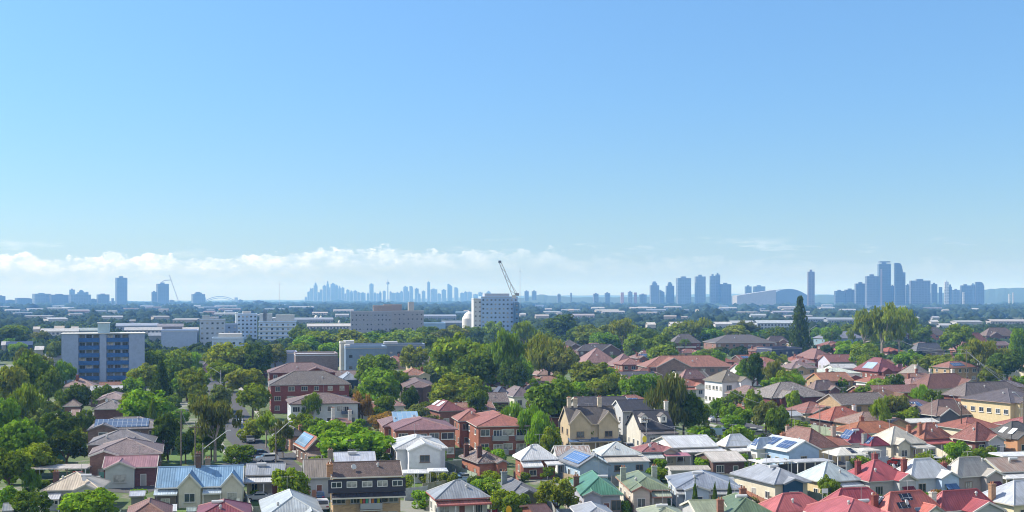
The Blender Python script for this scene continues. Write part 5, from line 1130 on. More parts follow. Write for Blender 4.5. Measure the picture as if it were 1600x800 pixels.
# white storage tank with domed roof
def tank(px0, px1, yt, yb, label, col=(.72, .70, .66)):
    D = H * F / (yb - YH); c = PD((px0 + px1) / 2, D); r = (px1 - px0) / 2 * D / F; h = H - (yt - YH) * D / F
    t = thing('storage_tank', label, 'tank', c); m = MB(); m.bar((0, 0, -.2), (0, 0, h * .72), r, n=24); m.build('shell', mat('paint', col), t)
    m = MB(); m.bar((0, 0, h * .722), (0, 0, h * .9), r * 1.01, r * .6, n=24); m.bar((0, 0, h * .902), (0, 0, h), r * .6, r * .08, n=24); m.build('dome', mat('paint', col), t)
tank(722, 744, 486, 528, 'big white cylindrical tank with domed lid')
tank(491, 497, 492, 506, 'small white silo pair member near the warehouses')
tank(499, 504, 493, 506, 'second small white silo among the warehouses')
tank(528, 532, 500, 512, 'little white water tank on the warehouse estate')
def crane(px, D, z0, mast, tip, label, back=None, col=(.45, .30, .22), r=.5):
    """lattice luffing crane"""
    b = PD(px, D, z0); t = thing('tower_crane', label, 'crane', b)
    def lat(a, e, wd, nm):
        a = Vector(a); e = Vector(e); dv = (e - a); u = dv.normalized(); s1 = u.cross(Vector((0, 1, 0))).normalized() * wd / 2; s2 = Vector((0, 1, 0)) * wd / 2
        m = MB(); n = max(4, int(dv.length / (wd * 1.4)))
        for q in ((1, 1), (1, -1), (-1, 1), (-1, -1)): m.bar(a + s1 * q[0] + s2 * q[1], e + s1 * q[0] * .5 + s2 * q[1] * .5, wd * .1, n=4)
        for i in range(n):
            p = a.lerp(e, i / n); p2 = a.lerp(e, (i + 1) / n); k = 1 - .5 * i / n; sg = 1 if i % 2 else -1
            for q in (1, -1): m.bar(p + s1 * sg * k + s2 * q * k, p2 - s1 * sg * k + s2 * q * k, wd * .06, n=4)
        return m.build(nm, mat('paint', col), t)
    lat((0, 0, 0), (0, 0, mast), 2.2, 'mast')
    tp = (PD(tip[0], D) - PD(px, D)).x; tz = H - (tip[1] - YH) * D / F - z0
    lat((0, 0, mast), (tp, 0, tz), 2.8, 'jib')
    m = MB(); m.box(-1.6, 1.6, -1.3, 1.3, mast - 2.6, mast - .3); m.build('cab', mat('paint', (.6, .6, .6)), t)
    m = MB(); m.box(tp - 1.1, tp + 1.1, -.8, .8, tz - .9, tz + .9); m.build('jib_head', mat('paint', (.1, .1, .12)), t)
    if back:
        bx = (PD(back[0], D) - PD(px, D)).x; bz = H - (back[1] - YH) * D / F - z0
        lat((0, 0, mast), (bx, 0, bz), 1.2, 'counter_jib'); m = MB(); m.box(bx - 1.5, bx + 1.5, -1.2, 1.2, bz - 2, bz); m.build('counterweight', mat('render', (.3, .3, .3)), t)
        m = MB(); m.bar((bx, 0, bz), (tp * .6, 0, mast + (tz - mast) * .6), .12, n=4); m.build('stay', mat('paint', (.1, .1, .1)), t)
crane(803, 925, 33, 3, (781, 409), 'tall lattice luffing crane leaning from the pale blue tower', back=(808, 458), col=(.34, .30, .30))
# ================================================================ far estate: warehouses
far = [(66, 122, 515, 8, (.7, .7, .68)), (124, 152, 514, 8, (.5, .58, .56)), (183, 246, 506, 9, (.45, .5, .6)), (196, 252, 513, 8, (.62, .62, .62)), (247, 286, 507, 10, (.36, .34, .36)), (286, 310, 513, 8, (.66, .64, .64)),
       (480, 548, 507, 8, (.78, .74, .68)), (455, 482, 497, 10, (.42, .48, .56)), (480, 520, 497, 9, (.42, .46, .54)), (488, 512, 488, 7, (.7, .62, .55)), (521, 552, 484, 8, (.66, .6, .56)), (524, 545, 491, 8, (.6, .62, .66)), (452, 490, 479, 7, (.62, .6, .6)),
       (660, 712, 492, 10, (.42, .47, .55)), (695, 711, 494, 8, (.8, .78, .72)), (690, 722, 502, 9, (.34, .38, .44)), (712, 738, 487, 8, (.26, .38, .48)), (812, 821, 490, 8, (.7, .7, .68)), (836, 857, 492, 9, (.6, .56, .52)),
       (852, 862, 482, 8, (.6, .58, .56)), (888, 896, 483, 10, (.75, .62, .52)), (893, 928, 491, 9, (.56, .50, .5)), (924, 944, 480, 8, (.78, .74, .66)), (930, 966, 484, 8, (.74, .7, .62)), (940, 975, 486, 8, (.6, .56, .52)), (984, 1024, 480, 8, (.78, .7, .62)),
       (1010, 1023, 505, 8, (.8, .76, .7)), (1046, 1076, 504, 9, (.8, .76, .7)), (1038, 1064, 479, 8, (.74, .66, .58)), (1094, 1136, 466, 9, (.72, .62, .55)), (1087, 1091, 484, 8, (.8, .7, .55)), (1124, 1150, 480, 8, (.66, .66, .66)), (1116, 1142, 504, 9, (.74, .74, .74)), (1140, 1176, 502, 9, (.6, .64, .68)),
       (1180, 1242, 501, 12, (.62, .68, .74)), (1245, 1290, 496, 9, (.42, .48, .56)), (1290, 1342, 497, 9, (.45, .5, .56)), (1160, 1180, 474, 9, (.66, .64, .64)), (1172, 1196, 491, 9, (.6, .66, .7)), (1216, 1242, 479, 9, (.76, .68, .6)), (1206, 1238, 486, 9, (.46, .46, .52)), (1284, 1300, 476, 8, (.6, .6, .6)), (1312, 1336, 483, 8, (.66, .66, .68)),
       (1453, 1464, 501, 7, (.68, .68, .68)), (1466, 1484, 507, 6, (.60, .62, .64)), (1518, 1528, 482, 6, (.78, .76, .74)), (1545, 1600, 500, 8, (.62, .58, .56)), (1456, 1466, 495, 6, (.5, .52, .56)), (1472, 1482, 484, 6, (.62, .58, .52)), (1488, 1524, 463.5, 9, (.62, .56, .56)), (53, 62, 512, 8, (.7, .66, .6)), (86, 100, 511, 7, (.62, .54, .44)), (112, 122, 512, 7, (.62, .56, .48)), (26, 36, 522, 7, (.45, .48, .5)),
       (4, 14, 537, 6, (.7, .68, .66)), (12, 50, 537, 6, (.07, .10, .18)), (56, 68, 545, 5, (.75, .73, .7)), (72, 96, 558, 5, (.5, .5, .52)), (600, 640, 502, 6, (.6, .55, .5)), (233, 252, 522, 7, (.36, .4, .46)), (260, 284, 535, 5, (.6, .62, .66)), (228, 248, 566, 4, (.6, .58, .56)), (1350, 1380, 486, 7, (.56, .6, .62)), (1395, 1415, 478, 7, (.5, .55, .58))]
CW = {0: 'whitish', 1: 'pale', 2: 'greyish', 3: 'dark'}
for i, (a, b, y, h, c) in enumerate(far):
    D = (H - h) * F / (y - YH) if y > YH + 2 else 6500; yb = YH + H * F / D
    lum = sum(c) / 3; cw = 'bright white' if lum > .7 else 'whitish' if lum > .6 else 'pale grey' if lum > .45 else 'slate grey' if lum > .25 else 'dark'
    hue = ' pinkish' if c[0] > c[2] + .08 else (' bluish' if c[2] > c[0] + .06 else '')
    near = min(LAND, key=lambda s: abs((s[1] + s[2]) / 2 - (a + b) / 2)); wn = 'wide' if b - a > 45 else 'long' if b - a > 25 else 'short' if b - a > 12 else 'tiny'
    lab = f'{wn} {cw}{hue} warehouse roof {"far beyond" if D > 1100 else "beyond"} {near[0]}'
    for ad in ('', 'hazy ', 'low ', 'distant ', 'faint ', 'flat ', 'slim ', 'remote ', 'plain '):
        if (ad + lab).lower() not in USED: lab = ad + lab; break
    xm = (a + b) / 2; th = -math.atan((xm - CX) / F) * .6 + .1; w = (b - a) * D / F; cen = PD(xm, D + 15)
    c = mul(c, .8); t = thing('warehouse', lab, 'warehouse', cen, th, 'warehouses on the plain')
    dd = max(14, min(w * .6, 60)); m = MB(); m.box(-w / 2, w / 2, -dd / 2, dd / 2, -.3, h * .8); m.build('wall', mat('facade', mul(c, .8)) if w > 25 else mat('render', mul(c, .75)), t)
    m = MB(); e = .4
    for sg in (-1, 1): m.slab([(-w / 2 - e, sg * (dd / 2 + e), h * .8), (w / 2 + e, sg * (dd / 2 + e), h * .8), (w / 2 + e, 0, h * .8 + 1.6 + h * .08), (-w / 2 - e, 0, h * .8 + 1.6 + h * .08)], .2)
    m.build('roof', mat('metal', c), t)
    KBOX.append((a, b, y, yb, D))
# ================================================================ skyline
SKY = []
def tower(label, x0, x1, yt, D, shape='box', dz=0.0, col=(.14, .16, .19), d=None, group='hazy skyline towers', name='tower', cat='tower'):
    w = (x1 - x0) * D / F; z = H - (yt - YH) * D / F; c = PD((x0 + x1) / 2, D); rt = random.Random(int(x0 * 10)); th = -math.atan(((x0 + x1) / 2 - CX) / F) + R(16); w /= 1.04; d = d or w * .55; col = mul(col, rt.uniform(.7, 1.5))
    t = thing(name, label, cat, c, th, group); SKY.append((label, (x0 + x1) / 2)); m = MB(); W2, D2 = w / 2, d / 2
    if shape == 'box': m.box(-W2, W2, -D2, D2, -1, z)
    elif shape == 'slant': m.prism([(-W2, -1), (W2, -1), (W2, z * .86), (-W2 * .6, z), (-W2, z)], -D2, D2, 1)
    elif shape == 'point': m.prism([(-W2, -1), (W2, -1), (W2, z * .8), (0, z), (-W2, z * .8)], -D2, D2, 1)
    elif shape == 'round': m.prism([(-W2, -1), (W2, -1), (W2, z * .82), (W2 * .75, z * .93), (W2 * .4, z * .985), (0, z), (-W2, z)], -D2, D2, 1)
    elif shape == 'step': m.box(-W2, W2, -D2, D2, -1, z * .9); m.box(-W2 * .55, W2 * .55, -D2 * .6, D2 * .6, z * .9 + .01, z)
    o = m.build('tower_body', mat('tower_face', tuple(round(c, 2) for c in col)), t)
    if shape in ('box', 'step') and w > 14:
        p = MB(); p.box(-W2 * .4, W2 * .3, -D2 * .4, D2 * .4, z + .02, z + min(7, z * .05) + 1); p.build('plant_room', mat('render', mul(col, 1.2)), t)
    return t
BD_ = (.10, .12, .15)
cbd = [(476, 480, 464), (480, 487, 456), (484, 487.3, 451), (487.5, 490, 450), (490, 496, 443), (496, 500, 457), (499.5, 504, 453), (504, 510, 446.5), (510, 514, 440.5), (514, 516.7, 449), (516.5, 524, 443.5), (524, 528, 446), (528, 533, 448), (533, 538, 449.5), (538, 541, 459), (541, 546, 453), (546, 552, 455),
       (552, 558, 454.5), (558, 563, 457), (563, 571, 457.5), (573, 577, 458), (577, 583.5, 444), (584, 588, 457.5), (588, 592, 459), (592, 596, 456), (598, 602.5, 455)]
cbr = [(608.5, 612, 456), (612, 617, 458), (617, 625, 457.5), (625, 630, 455.5), (630, 637, 448), (637, 639.4, 455), (639.5, 645.5, 447), (648, 654, 451), (652, 657, 459), (659, 664.5, 455), (667.5, 671.8, 441), (672, 683, 452), (683, 689, 459), (690, 697, 453), (699, 706.5, 443.5), (709.5, 716, 449), (719, 725, 458), (725, 730, 456), (730, 737, 456.5), (739, 747, 460), (747, 754, 457), (759, 767, 454)]
def szw(a, b, y): return ('slender tall' if b - a < 5.5 else 'broad tall') if y < 450 else ('slim' if b - a < 5 else 'squat')
for i, (a, b, y) in enumerate(reversed(cbd)):
    tower(f'{szw(a, b, y)} hazy tower, number {ORD[i]} from the needle tower towards the arch bridge' if i < 18 else f'{szw(a, b, y)} hazy tower, {ORD[25 - i]} from the arch bridge end of the dense skyline', a, b, y, 9900 + (i % 5) * 90, shape=('step' if i % 4 == 1 else 'box'))
for i, (a, b, y) in enumerate(cbr):
    tower(f'{szw(a, b, y)} hazy tower, {ORD[i] if i < 18 else "number " + ["nineteen", "twenty", "twenty-one", "twenty-two"][i - 18]} from the needle tower towards the crane', a, b, y, 9800 + (i % 4) * 110, shape='slant' if i == 14 else 'round' if i in (6, 15) else 'point' if i in (21,) else 'box')
for l, a, b, y, c in (('stubby blue block on the flat ridge past the radio mast', 871, 876, 460, BD_), ('slim mast like tower on the flat ridge', 891, 893.5, 457.5, BD_), ('low wide slab on the flat ridge', 927, 935, 459, BD_), ('square hazy block before the reddish tower', 945, 953, 458, BD_), ('small reddish tower on the flat ridge', 970, 974.5, 457, (.34, .16, .14)),
                   ('pale blue block between two reddish towers', 981, 988, 456, (.2, .24, .3)), ('second small reddish tower nearer the block row', 990.5, 995, 457, (.34, .16, .14)), ('faint low terrace before the block row', 999, 1010, 460, BD_)):
    tower(l, a, b, y, 5600, col=c)
def needle():
    D = 9700; z = H + (YH - 436) * D / F; t = thing('observation_tower', 'needle like observation tower with a bulb near its top', 'observation tower', PD(606, D))
    m = MB(); m.bar((0, 0, 0), (0, 0, z * .78), 5, 4, n=10); m.build('shaft', mat('render', (.2, .2, .2)), t)
    m = MB(); m.bar((0, 0, z * .775), (0, 0, z * .80), 6, 14, n=14); m.bar((0, 0, z * .8), (0, 0, z * .87), 14, 11, n=14); m.bar((0, 0, z * .87), (0, 0, z * .89), 11, 5, n=14); m.build('turret', mat('render', (.25, .22, .15)), t)
    m = MB(); m.bar((0, 0, z * .89), (0, 0, z), 3, 1.5, n=6); m.build('spire', mat('render', (.2, .2, .2)), t)
needle()
def arch():
    D = 9400; t = thing('arch_bridge', 'faint steel arch bridge seen edge to edge on the horizon', 'bridge', PD(344, D)); k = D / F; L = 24.5 * k
    for nm, top, thick in (('upper_chord', 463.2, 3.6), ('lower_chord', 465.6, 3)):
        m = MB(); pr = None; zt = H + (YH - top) * k; zb = 4 if nm == 'lower_chord' else 15
        for i in range(25):
            q = i / 24 * 2 - 1; p = Vector((q * L, 0, zb + (zt - zb) * (1 - q * q)))
            if pr is not None: m.bar(pr, p, thick, n=4)
            pr = p
        m.build(nm, mat('render', (.18, .19, .2)), t)
    m = MB(); m.box(-L * 1.2, L * 1.2, -9, 9, 9, 13); m.build('deck', mat('render', (.18, .19, .2)), t)
    for x in (-L * 1.02, L * 1.02): m = MB(); m.box(x - 10, x + 10, -14, 14, -1, 44); m.build('pylon', mat('render', (.3, .28, .25)), t)
arch()
BD = (.10, .12, .15)
for l, a, b, y, D, sh in [('lone tall slab tower on the hazy western horizon', 181, 198, 434, 5904, 'box'), ('tall construction block with the thin crane at its side', 245, 263, 443.5, 5904, 'box'), ('lower shoulder block of the construction tower', 237, 245, 456, 5868, 'box'),
                          ('blunt hazy block beside the arch bridge', 300, 319.5, 457.5, 5904, 'step'), ('hazy slab cut by the picture edge', -6, 7.5, 462.5, 5616, 'box'), ('low hazy terrace beside the slab at the picture edge', 8, 25, 469, 5616, 'box'), ('rounded low hazy hall near the picture edge', 25, 50, 465.5, 5616, 'round'),
                          ('first section of the long hazy apartment ridge', 52, 78, 459, 5472, 'box'), ('middle section of the long hazy apartment ridge', 78, 108, 460.5, 5472, 'box'), ('end section of the long hazy apartment ridge', 108, 140, 460.3, 5472, 'box'), ('small tower rising behind the long hazy ridge', 108.5, 116.5, 452.5, 6480, 'box'),
                          ('stepped tower behind the long hazy ridge', 121, 133, 454.5, 6552, 'step'), ('slim block behind the end of the hazy ridge', 134, 138, 456, 6552, 'box'), ('low hazy block filling the gap before the boxy block', 140, 152, 467.5, 5544, 'box'), ('boxy hazy block between ridge and lone tower', 152, 170, 460, 5544, 'box'), ('tiny hazy block before the lone tower', 174, 178, 466, 5760, 'box'),
                          ('squat hazy block past the tower crane mast', 264, 272, 469, 6480, 'box'), ('small blue block after the arch bridge', 372, 379, 468.5, 6480, 'box'), ('low wide blue shed at the start of the flat horizon', 396, 412, 470, 5040, 'box'),
                          ('first of the twin blocks near the radio mast', 819.5, 826, 455, 6480, 'box'), ('second of the twin blocks near the radio mast', 831, 838, 455, 6480, 'box'), ('rounded block opening the middle tower row', 1015.5, 1029.5, 442, 5472, 'step'), ('low stepped block in the middle tower row', 1029.5, 1038, 453, 5544, 'slant'),
                          ('domed slim block second in the middle tower row', 1040.5, 1053, 443, 5472, 'step'), ('broadest block of the middle tower row', 1057, 1079, 434.5, 5400, 'box'), ('square tower at the centre of the middle row', 1086, 1102, 432, 5400, 'box'), ('tall paired tower of the middle row', 1109, 1118, 431, 5400, 'box'),
                          ('taller dark partner in the paired tower', 1117.5, 1125, 429, 5414, 'box'), ('lower pale block closing the middle tower row', 1125, 1142, 444, 5400, 'box'), ('small square block before the domed hall', 1164, 1174, 447.5, 5760, 'box'), ('wide low block above the domed hall', 1177, 1195, 447.5, 5760, 'box'),
                          ('lone slim brownish tower past the domed hall', 1262, 1272.5, 424.5, 4680, 'box'), ('pale low block after the lone slim tower', 1304, 1319, 454.5, 4896, 'box'), ('wide pale block below the tower cluster', 1320, 1336, 452.5, 4896, 'box'), ('grey blue block on the near shoulder of the cluster', 1336, 1353, 443, 4680, 'box'),
                          ('dark blue block stepping up to the tall pair', 1352.5, 1372, 431.5, 4608, 'box'), ('low connecting block between the tall pair', 1391, 1398, 447, 4680, 'box'), ('tallest tower of the pair with a rounded corner', 1397.5, 1410, 411, 4536, 'round'), ('slim shoulder tower attached to the tall pair', 1410, 1414.5, 425.5, 4572, 'box'),
                          ('small pale block just past the tall pair', 1415, 1422, 445.5, 4824, 'box'), ('massive flat topped blue block past the tall pair', 1422.5, 1452, 438.5, 4536, 'box'), ('plain hazy block after the massive blue block', 1455, 1464, 444, 5184, 'box'), ('short hazy block before the white tower', 1467, 1472, 448.5, 5184, 'box'),
                          ('hazy tower with a white flank', 1475.5, 1482, 440.5, 5184, 'box'), ('small block attached to the white flanked tower', 1482, 1487, 444.5, 5184, 'step'), ('low pale shops beside the white flanked tower', 1488, 1499, 453, 5184, 'box'), ('columned hazy block near the hill', 1501, 1516, 446, 5184, 'box'),
                          ('narrow block touching the sail shaped block', 1517.5, 1523, 444.5, 5184, 'box'), ('sail shaped block at the foot of the hill', 1524, 1537, 440.5, 5184, 'round'), ('thin white block on the hill flank', 1582, 1584.5, 457, 5184, 'box'), ('tiny white block on the hill flank', 1576, 1578.5, 459, 5184, 'box'), ('thin white block below the columned block', 1504, 1507, 456.5, 4968, 'box')]:
    wt = 'white' in l and 'before' not in l and 'beside' not in l and 'attached' not in l
    tower(l, a, b, y, D, sh, col=(.5, .5, .48) if wt else (.22, .18, .18) if 'brownish' in l else BD)
tt = tower('tall twin tower with an open crown on its roof', 1372, 1391, 412, 4600, 'box', col=BD, d=24)
zc = H - (412 - YH) * 4600 / F; m = MB(); m.frame(-20, 20, -11.5, 11.5, 1.5, zc + 4.3, zc + 9) ; m.build('crown', mat('render', (.2, .22, .25)), tt)
m = MB(); w_ = 19 * 4600 / F; m.box(-w_ / 2 + 5, -w_ / 2 + 12, -13, -12.1, -1, zc - 20); m.build('lift_shaft', mat('render', (.42, .34, .32)), tt)
for l, x, y0_, D, r in (('very thin radio mast beside the crane tower block', 812.6, 417, 3000, .8), ('faint lattice mast over the flat western horizon', 437, 440, 3700, .7)):
    t = thing('radio_mast', l, 'mast', PD(x, D)); z = H - (y0_ - YH) * D / F; m = MB(); m.bar((0, 0, 0), (0, 0, z), r, r * .5, n=4); m.build('mast', mat('paint', (.5, .45, .42)), t)
    m = MB(); m.bar((-3, 0, z * .9), (3, 0, z * .9), .4, n=4); m.build('antenna', mat('paint', (.5, .45, .42)), t)
def thincrane():
    D = 5900; t = thing('tower_crane', 'thin pale crane beside the tall construction block', 'crane', PD(278, D)); k = D / F; q = lambda x, y: Vector(((x - 278) * k, 0, H + (YH - y) * k))
    m = MB(); m.bar(q(279, 471), q(264.5, 429.5), 1.8, n=4); m.build('jib', mat('paint', (.55, .5, .48)), t)
    m = MB(); m.bar(q(250, 443), q(257, 438), 1.8, n=4); m.bar(q(257, 438), q(267, 437.5), 2.4, n=4); m.build('counter_jib', mat('paint', (.3, .28, .25)), t)
thincrane()
def dome_hall():
    D = 5300; t = thing('arena', 'wide hazy arena with a low domed roof', 'arena', PD(1228, D)); k = D / F
    m = MB(); pr = None; n = 16
    prof = [((i / n * 2 - 1) * 34 * k, 36 + (H + (YH - 451.5) * k - 36) * (1 - (i / n * 2 - 1) ** 2)) for i in range(n + 1)]
    m.prism([(-34 * k, -1), (34 * k, -1)] + list(reversed(prof)), -60, 60, 1); m.build('roof', mat('render', (.12, .15, .2)), t)
    t = thing('arena', 'pale sloping arena roof in front of the domed one', 'arena', PD(1180, D - 500)); k = (D - 500) / F
    m = MB(); m.prism([(-32 * k, -1), (28 * k, -1), (28 * k, H + (YH - 453) * k), (0, H + (YH - 457) * k), (-32 * k, H + (YH - 462) * k)], -50, 50, 1); m.build('roof', mat('metal', (.45, .45, .48)), t)
dome_hall()

def plain_sheds():
    r = random.Random(31); made = 0; used = set()
    for k in range(4000):
        if made >= 75: break
        y = r.choice([r.uniform(474, 486), r.uniform(480, 506)]); x = r.uniform(0, 450) if r.random() < .5 else r.uniform(450, 1600); h = r.uniform(5, 9); wpx = r.uniform(6, 34) * (1 if y < 490 else 1.3)
        if y > 492 and 900 < x < 1000: continue
        D = (H - h) * F / (y - YH)
        if any(a - 3 < x + wpx / 2 and x - wpx / 2 < b + 3 and abs(D - kd) < 260 for a, b, yt, yb, kd in KBOX): continue
        c = r.choice([(.5, .5, .5), (.42, .40, .38), (.34, .36, .4), (.5, .44, .38), (.26, .28, .32), (.55, .56, .57), (.38, .27, .22)]); lum = sum(c) / 3
        cw = 'whitish' if lum > .52 else 'pale grey' if lum > .46 else 'brick red' if c[0] > .35 and c[2] < .25 else 'grey' if lum > .34 else 'dark grey'
        near = sorted(SKY, key=lambda s: abs(s[1] - x)); lab = None
        for nl, nx in near[:5]:
            q = nl.split(); q = ' '.join(q[:11]); 
            if len(nl.split()) > 11: continue
            l = f"{cw} {'long' if wpx > 22 else 'small'} shed below the {nl}"
            if l.lower() not in USED and len(l.replace(',', '').split()) < 17: lab = l; break
        if not lab: continue
        t = thing('warehouse', lab, 'warehouse', PD(x, D + 10), -math.atan((x - CX) / F) + r.uniform(-.3, .3), 'warehouses on the plain'); w = wpx * D / F; dd = r.uniform(.4, .9) * w + 6
        m = MB(); m.box(-w / 2, w / 2, -dd / 2, dd / 2, -.3, h * .82); m.build('wall', mat('render', mul(c, .8)), t); m = MB()
        for sg in (-1, 1): m.slab([(-w / 2 - .4, sg * (dd / 2 + .4), h * .82), (w / 2 + .4, sg * (dd / 2 + .4), h * .82), (w / 2 + .4, 0, h), (-w / 2 - .4, 0, h)], .2)
        m.build('roof', mat('metal', c), t); KBOX.append((x - wpx / 2, x + wpx / 2, y, YH + H * F / D, D)); made += 1
    print('plain sheds', made)
plain_sheds()
# ================================================================ trees and shrubs
TL = '''
round 15 560 652 62 olive;round 48 543 640 52 dark;round 76 568 642 44 mid;willow 42 598 682 56 mid;round 8 610 700 48 green;dense 62 634 684 52 sage;round 35 648 740 72 bright;dense 92 640 706 62 deep
dense 133 637 690 34 dark;bush 100 600 646 30 dark;round 120 596 650 40 deep;round 55 690 752 66 mid;dense 104 668 735 60 deep;round 14 696 775 64 dark;willow 48 728 776 30 green;round 10 757 808 38 bright;dense 46 762 822 64 dark
round 139 760 826 84 lime;bush 110 756 790 14 bright;round 40 540 600 34 greygreen;round 85 527 572 26 sage;round 60 548 610 44 greygreen;bush 58 718 746 24 yellow;bush 112 664 700 22 green;round 20 503 545 56 dark;round 62 515 545 30 greygreen
round 228 603 678 78 green;round 262 640 720 52 deep;dense 205 610 665 44 mid;cypress 238 618 700 22 dark;conifer 252 561 640 38 deep;round 300 572 640 44 olive;round 243 540 600 46 dark;round 278 541 596 44 mid;round 270 556 612 40 dark;round 310 597 660 32 olive;gum 336 612 722 78 greygreen
palm 304 652 712 34 olive;round 362 530 600 80 olive;round 404 534 602 46 deep;round 383 569 625 62 olive;round 350 560 612 50 mid;round 395 596 655 50 mid;round 345 598 650 40 sage;gum 416 640 700 36 mid;palm 413 622 678 34 sage;bush 398 648 690 40 olive;gum 442 650 715 34 greygreen
round 374 690 735 50 dark;bush 247 704 722 30 dark;bush 372 722 756 34 mid;bush 222 778 800 20 bright;bush 216 762 785 22 bright;round 433 676 716 26 mid;round 488 650 700 46 dark;round 470 643 690 40 mid
round 512 648 716 74 green;round 556 662 742 112 green;round 536 668 735 60 mid;round 595 576 645 66 bright;round 588 546 612 64 dark;round 620 572 630 36 dark;dense 648 537 590 46 olive;bush 670 560 604 44 sage;dense 715 579 652 86 olive
gum 488 612 668 34 dark;willow 566 612 664 36 rust;bush 600 638 672 40 rust;round 600 612 660 36 dark;bush 634 640 672 44 mid;round 655 628 668 34 sage;bush 675 642 680 36 greygreen;round 575 590 640 30 olive
round 716 517 612 84 mid;round 745 545 620 70 dark;round 695 540 600 54 olive;round 762 527 610 60 mid;gum 792 512 622 60 dark;round 800 560 625 46 deep;round 772 500 536 34 mid;round 668 505 545 40 dark;round 632 512 548 52 mid;round 590 516 556 60 green;round 545 512 556 56 olive
round 500 512 556 60 mid;round 470 508 550 36 dark;round 466 532 575 44 mid;round 430 535 580 40 greygreen;round 520 530 572 44 green;round 560 525 562 40 olive;round 610 522 560 44 mid;round 690 512 548 36 greygreen;round 740 506 542 40 dark;round 660 518 560 46 mid;round 715 505 545 44 olive;round 478 522 566 46 green
willow 858 522 602 76 olive;round 880 540 604 50 greygreen;round 861 583 672 92 dark;willow 803 627 702 46 lime;willow 826 632 708 44 lime;willow 846 643 716 44 lime;round 862 662 724 34 mid;round 822 560 615 30 green;round 836 542 590 30 mid
willow 1046 582 692 74 greygreen;round 1068 604 690 56 deep;round 922 562 618 64 olive;round 906 590 640 44 green;round 940 584 640 50 olive;round 965 580 640 46 mid;round 990 583 645 50 bright;round 1016 576 640 46 bright;round 1092 620 682 34 dark;bush 958 570 610 24 mid
round 878 489 536 62 deep;round 905 505 548 40 dark;gum 820 500 560 46 mid;round 850 516 560 44 mid;round 925 505 552 58 olive;round 945 514 556 50 green;gum 972 496 552 60 olive;round 1008 509 555 46 dark;round 990 520 560 36 mid;gum 1085 494 545 64 olive;round 1112 508 546 36 green;round 1060 504 545 50 mid
round 1150 506 545 48 olive;gum 1168 498 540 36 greygreen;round 1185 515 540 40 bright;round 1215 508 545 36 dark;round 1030 520 572 52 dark;palm 1048 520 560 24 dark;palm 1070 518 552 22 dark;round 1036 535 580 46 mid;round 1122 545 580 28 bright;round 1105 540 578 34 sage;round 1094 545 572 24 green;round 955 520 555 30 green
round 1176 548 620 40 deep;round 1160 560 604 26 green;gum 1210 560 626 40 greygreen;round 1225 575 628 32 mid;conifer 1250 459 562 34 deep;gum 1378 468 570 76 olive;gum 1405 478 560 60 mid;gum 1350 482 560 46 olive;round 1325 530 572 40 green;round 1350 530 580 44 mid;round 1300 506 545 30 green;round 1330 504 540 36 mid
round 1280 510 540 26 bright;round 1365 545 585 40 dark;round 1420 545 590 44 green;round 1445 552 592 50 olive;round 1480 552 594 50 olive;dense 1496 503 562 50 mid;gum 1530 528 596 60 yellow;gum 1562 532 592 52 yellow;willow 1508 540 592 36 lime;round 1592 504 575 30 green;round 1574 544 602 56 deep;round 1550 568 612 40 olive;round 1440 505 545 34 mid;round 1400 510 545 30 dark
dense 1315 588 622 22 bright;round 1352 598 652 40 dark;dense 1398 582 622 34 dark;round 1372 586 626 40 mid;round 1328 608 655 44 dark;round 1345 612 662 46 deep;gum 1375 614 684 32 mid;round 1400 610 668 50 greygreen;willow 1436 601 650 36 green;dense 1460 606 655 34 dark;bush 1420 630 672 30 mid;round 1400 640 680 30 deep
dense 1120 620 662 24 green;dense 1138 628 668 34 bright;dense 1162 636 674 40 bright;round 1197 618 682 46 greygreen;round 1215 630 690 36 dark;round 1178 604 660 30 mid;bush 1227 650 678 60 dark;bush 1357 678 702 22 bright;round 1235 575 610 36 dark;dense 1150 608 640 24 mid
dense 917 661 708 36 green;dense 870 743 812 66 olive;bush 1102 708 742 32 green;bush 1027 726 752 38 mid;bush 916 726 752 20 mid;round 745 748 790 34 green;bush 778 742 790 60 mid;round 790 762 812 50 mid;bush 758 742 768 36 bright;palm 1188 702 742 32 green;round 1295 741 792 32 mid
cypress 1086 746 818 12 deep;cypress 1117 750 816 11 deep;cypress 1140 748 814 12 deep;round 1494 686 728 34 green;round 1524 696 742 42 dark;bush 1442 704 730 32 mid;round 808 764 820 46 dark;bush 1487 744 772 26 rust;bush 1465 760 786 16 rust;bush 1012 650 690 20 olive;round 455 722 800 62 mid;palm 462 728 800 46 green
bush 1392 790 812 30 sage;bush 820 735 752 14 mid;bush 690 700 724 18 mid;bush 700 660 700 20 mid;bush 976 778 806 20 lime;bush 1200 745 770 16 mid;bush 1560 728 760 20 dark;bush 1380 660 690 20 green;round 780 640 690 40 dark;bush 760 625 650 40 sage;bush 780 630 654 34 greygreen;bush 1120 630 650 18 mid
round 160 598 640 36 dark;round 182 604 640 30 deep;round 690 590 650 36 mid;round 745 600 660 34 dark;round 640 600 650 30 deep;round 1240 608 650 26 mid;bush 1340 655 680 20 mid;round 1545 600 620 20 green;round 1585 585 612 24 mid;bush 1560 592 615 40 lime;bush 1388 725 745 10 dark;round 330 660 720 40 dark;round 290 668 725 36 deep;round 310 690 730 22 mid
'''
for ln in TL.replace('\n', ';').split(';'):
    q = ln.split()
    if len(q) == 6: tree(q[0], float(q[1]), float(q[2]), float(q[3]), float(q[4]), q[5])
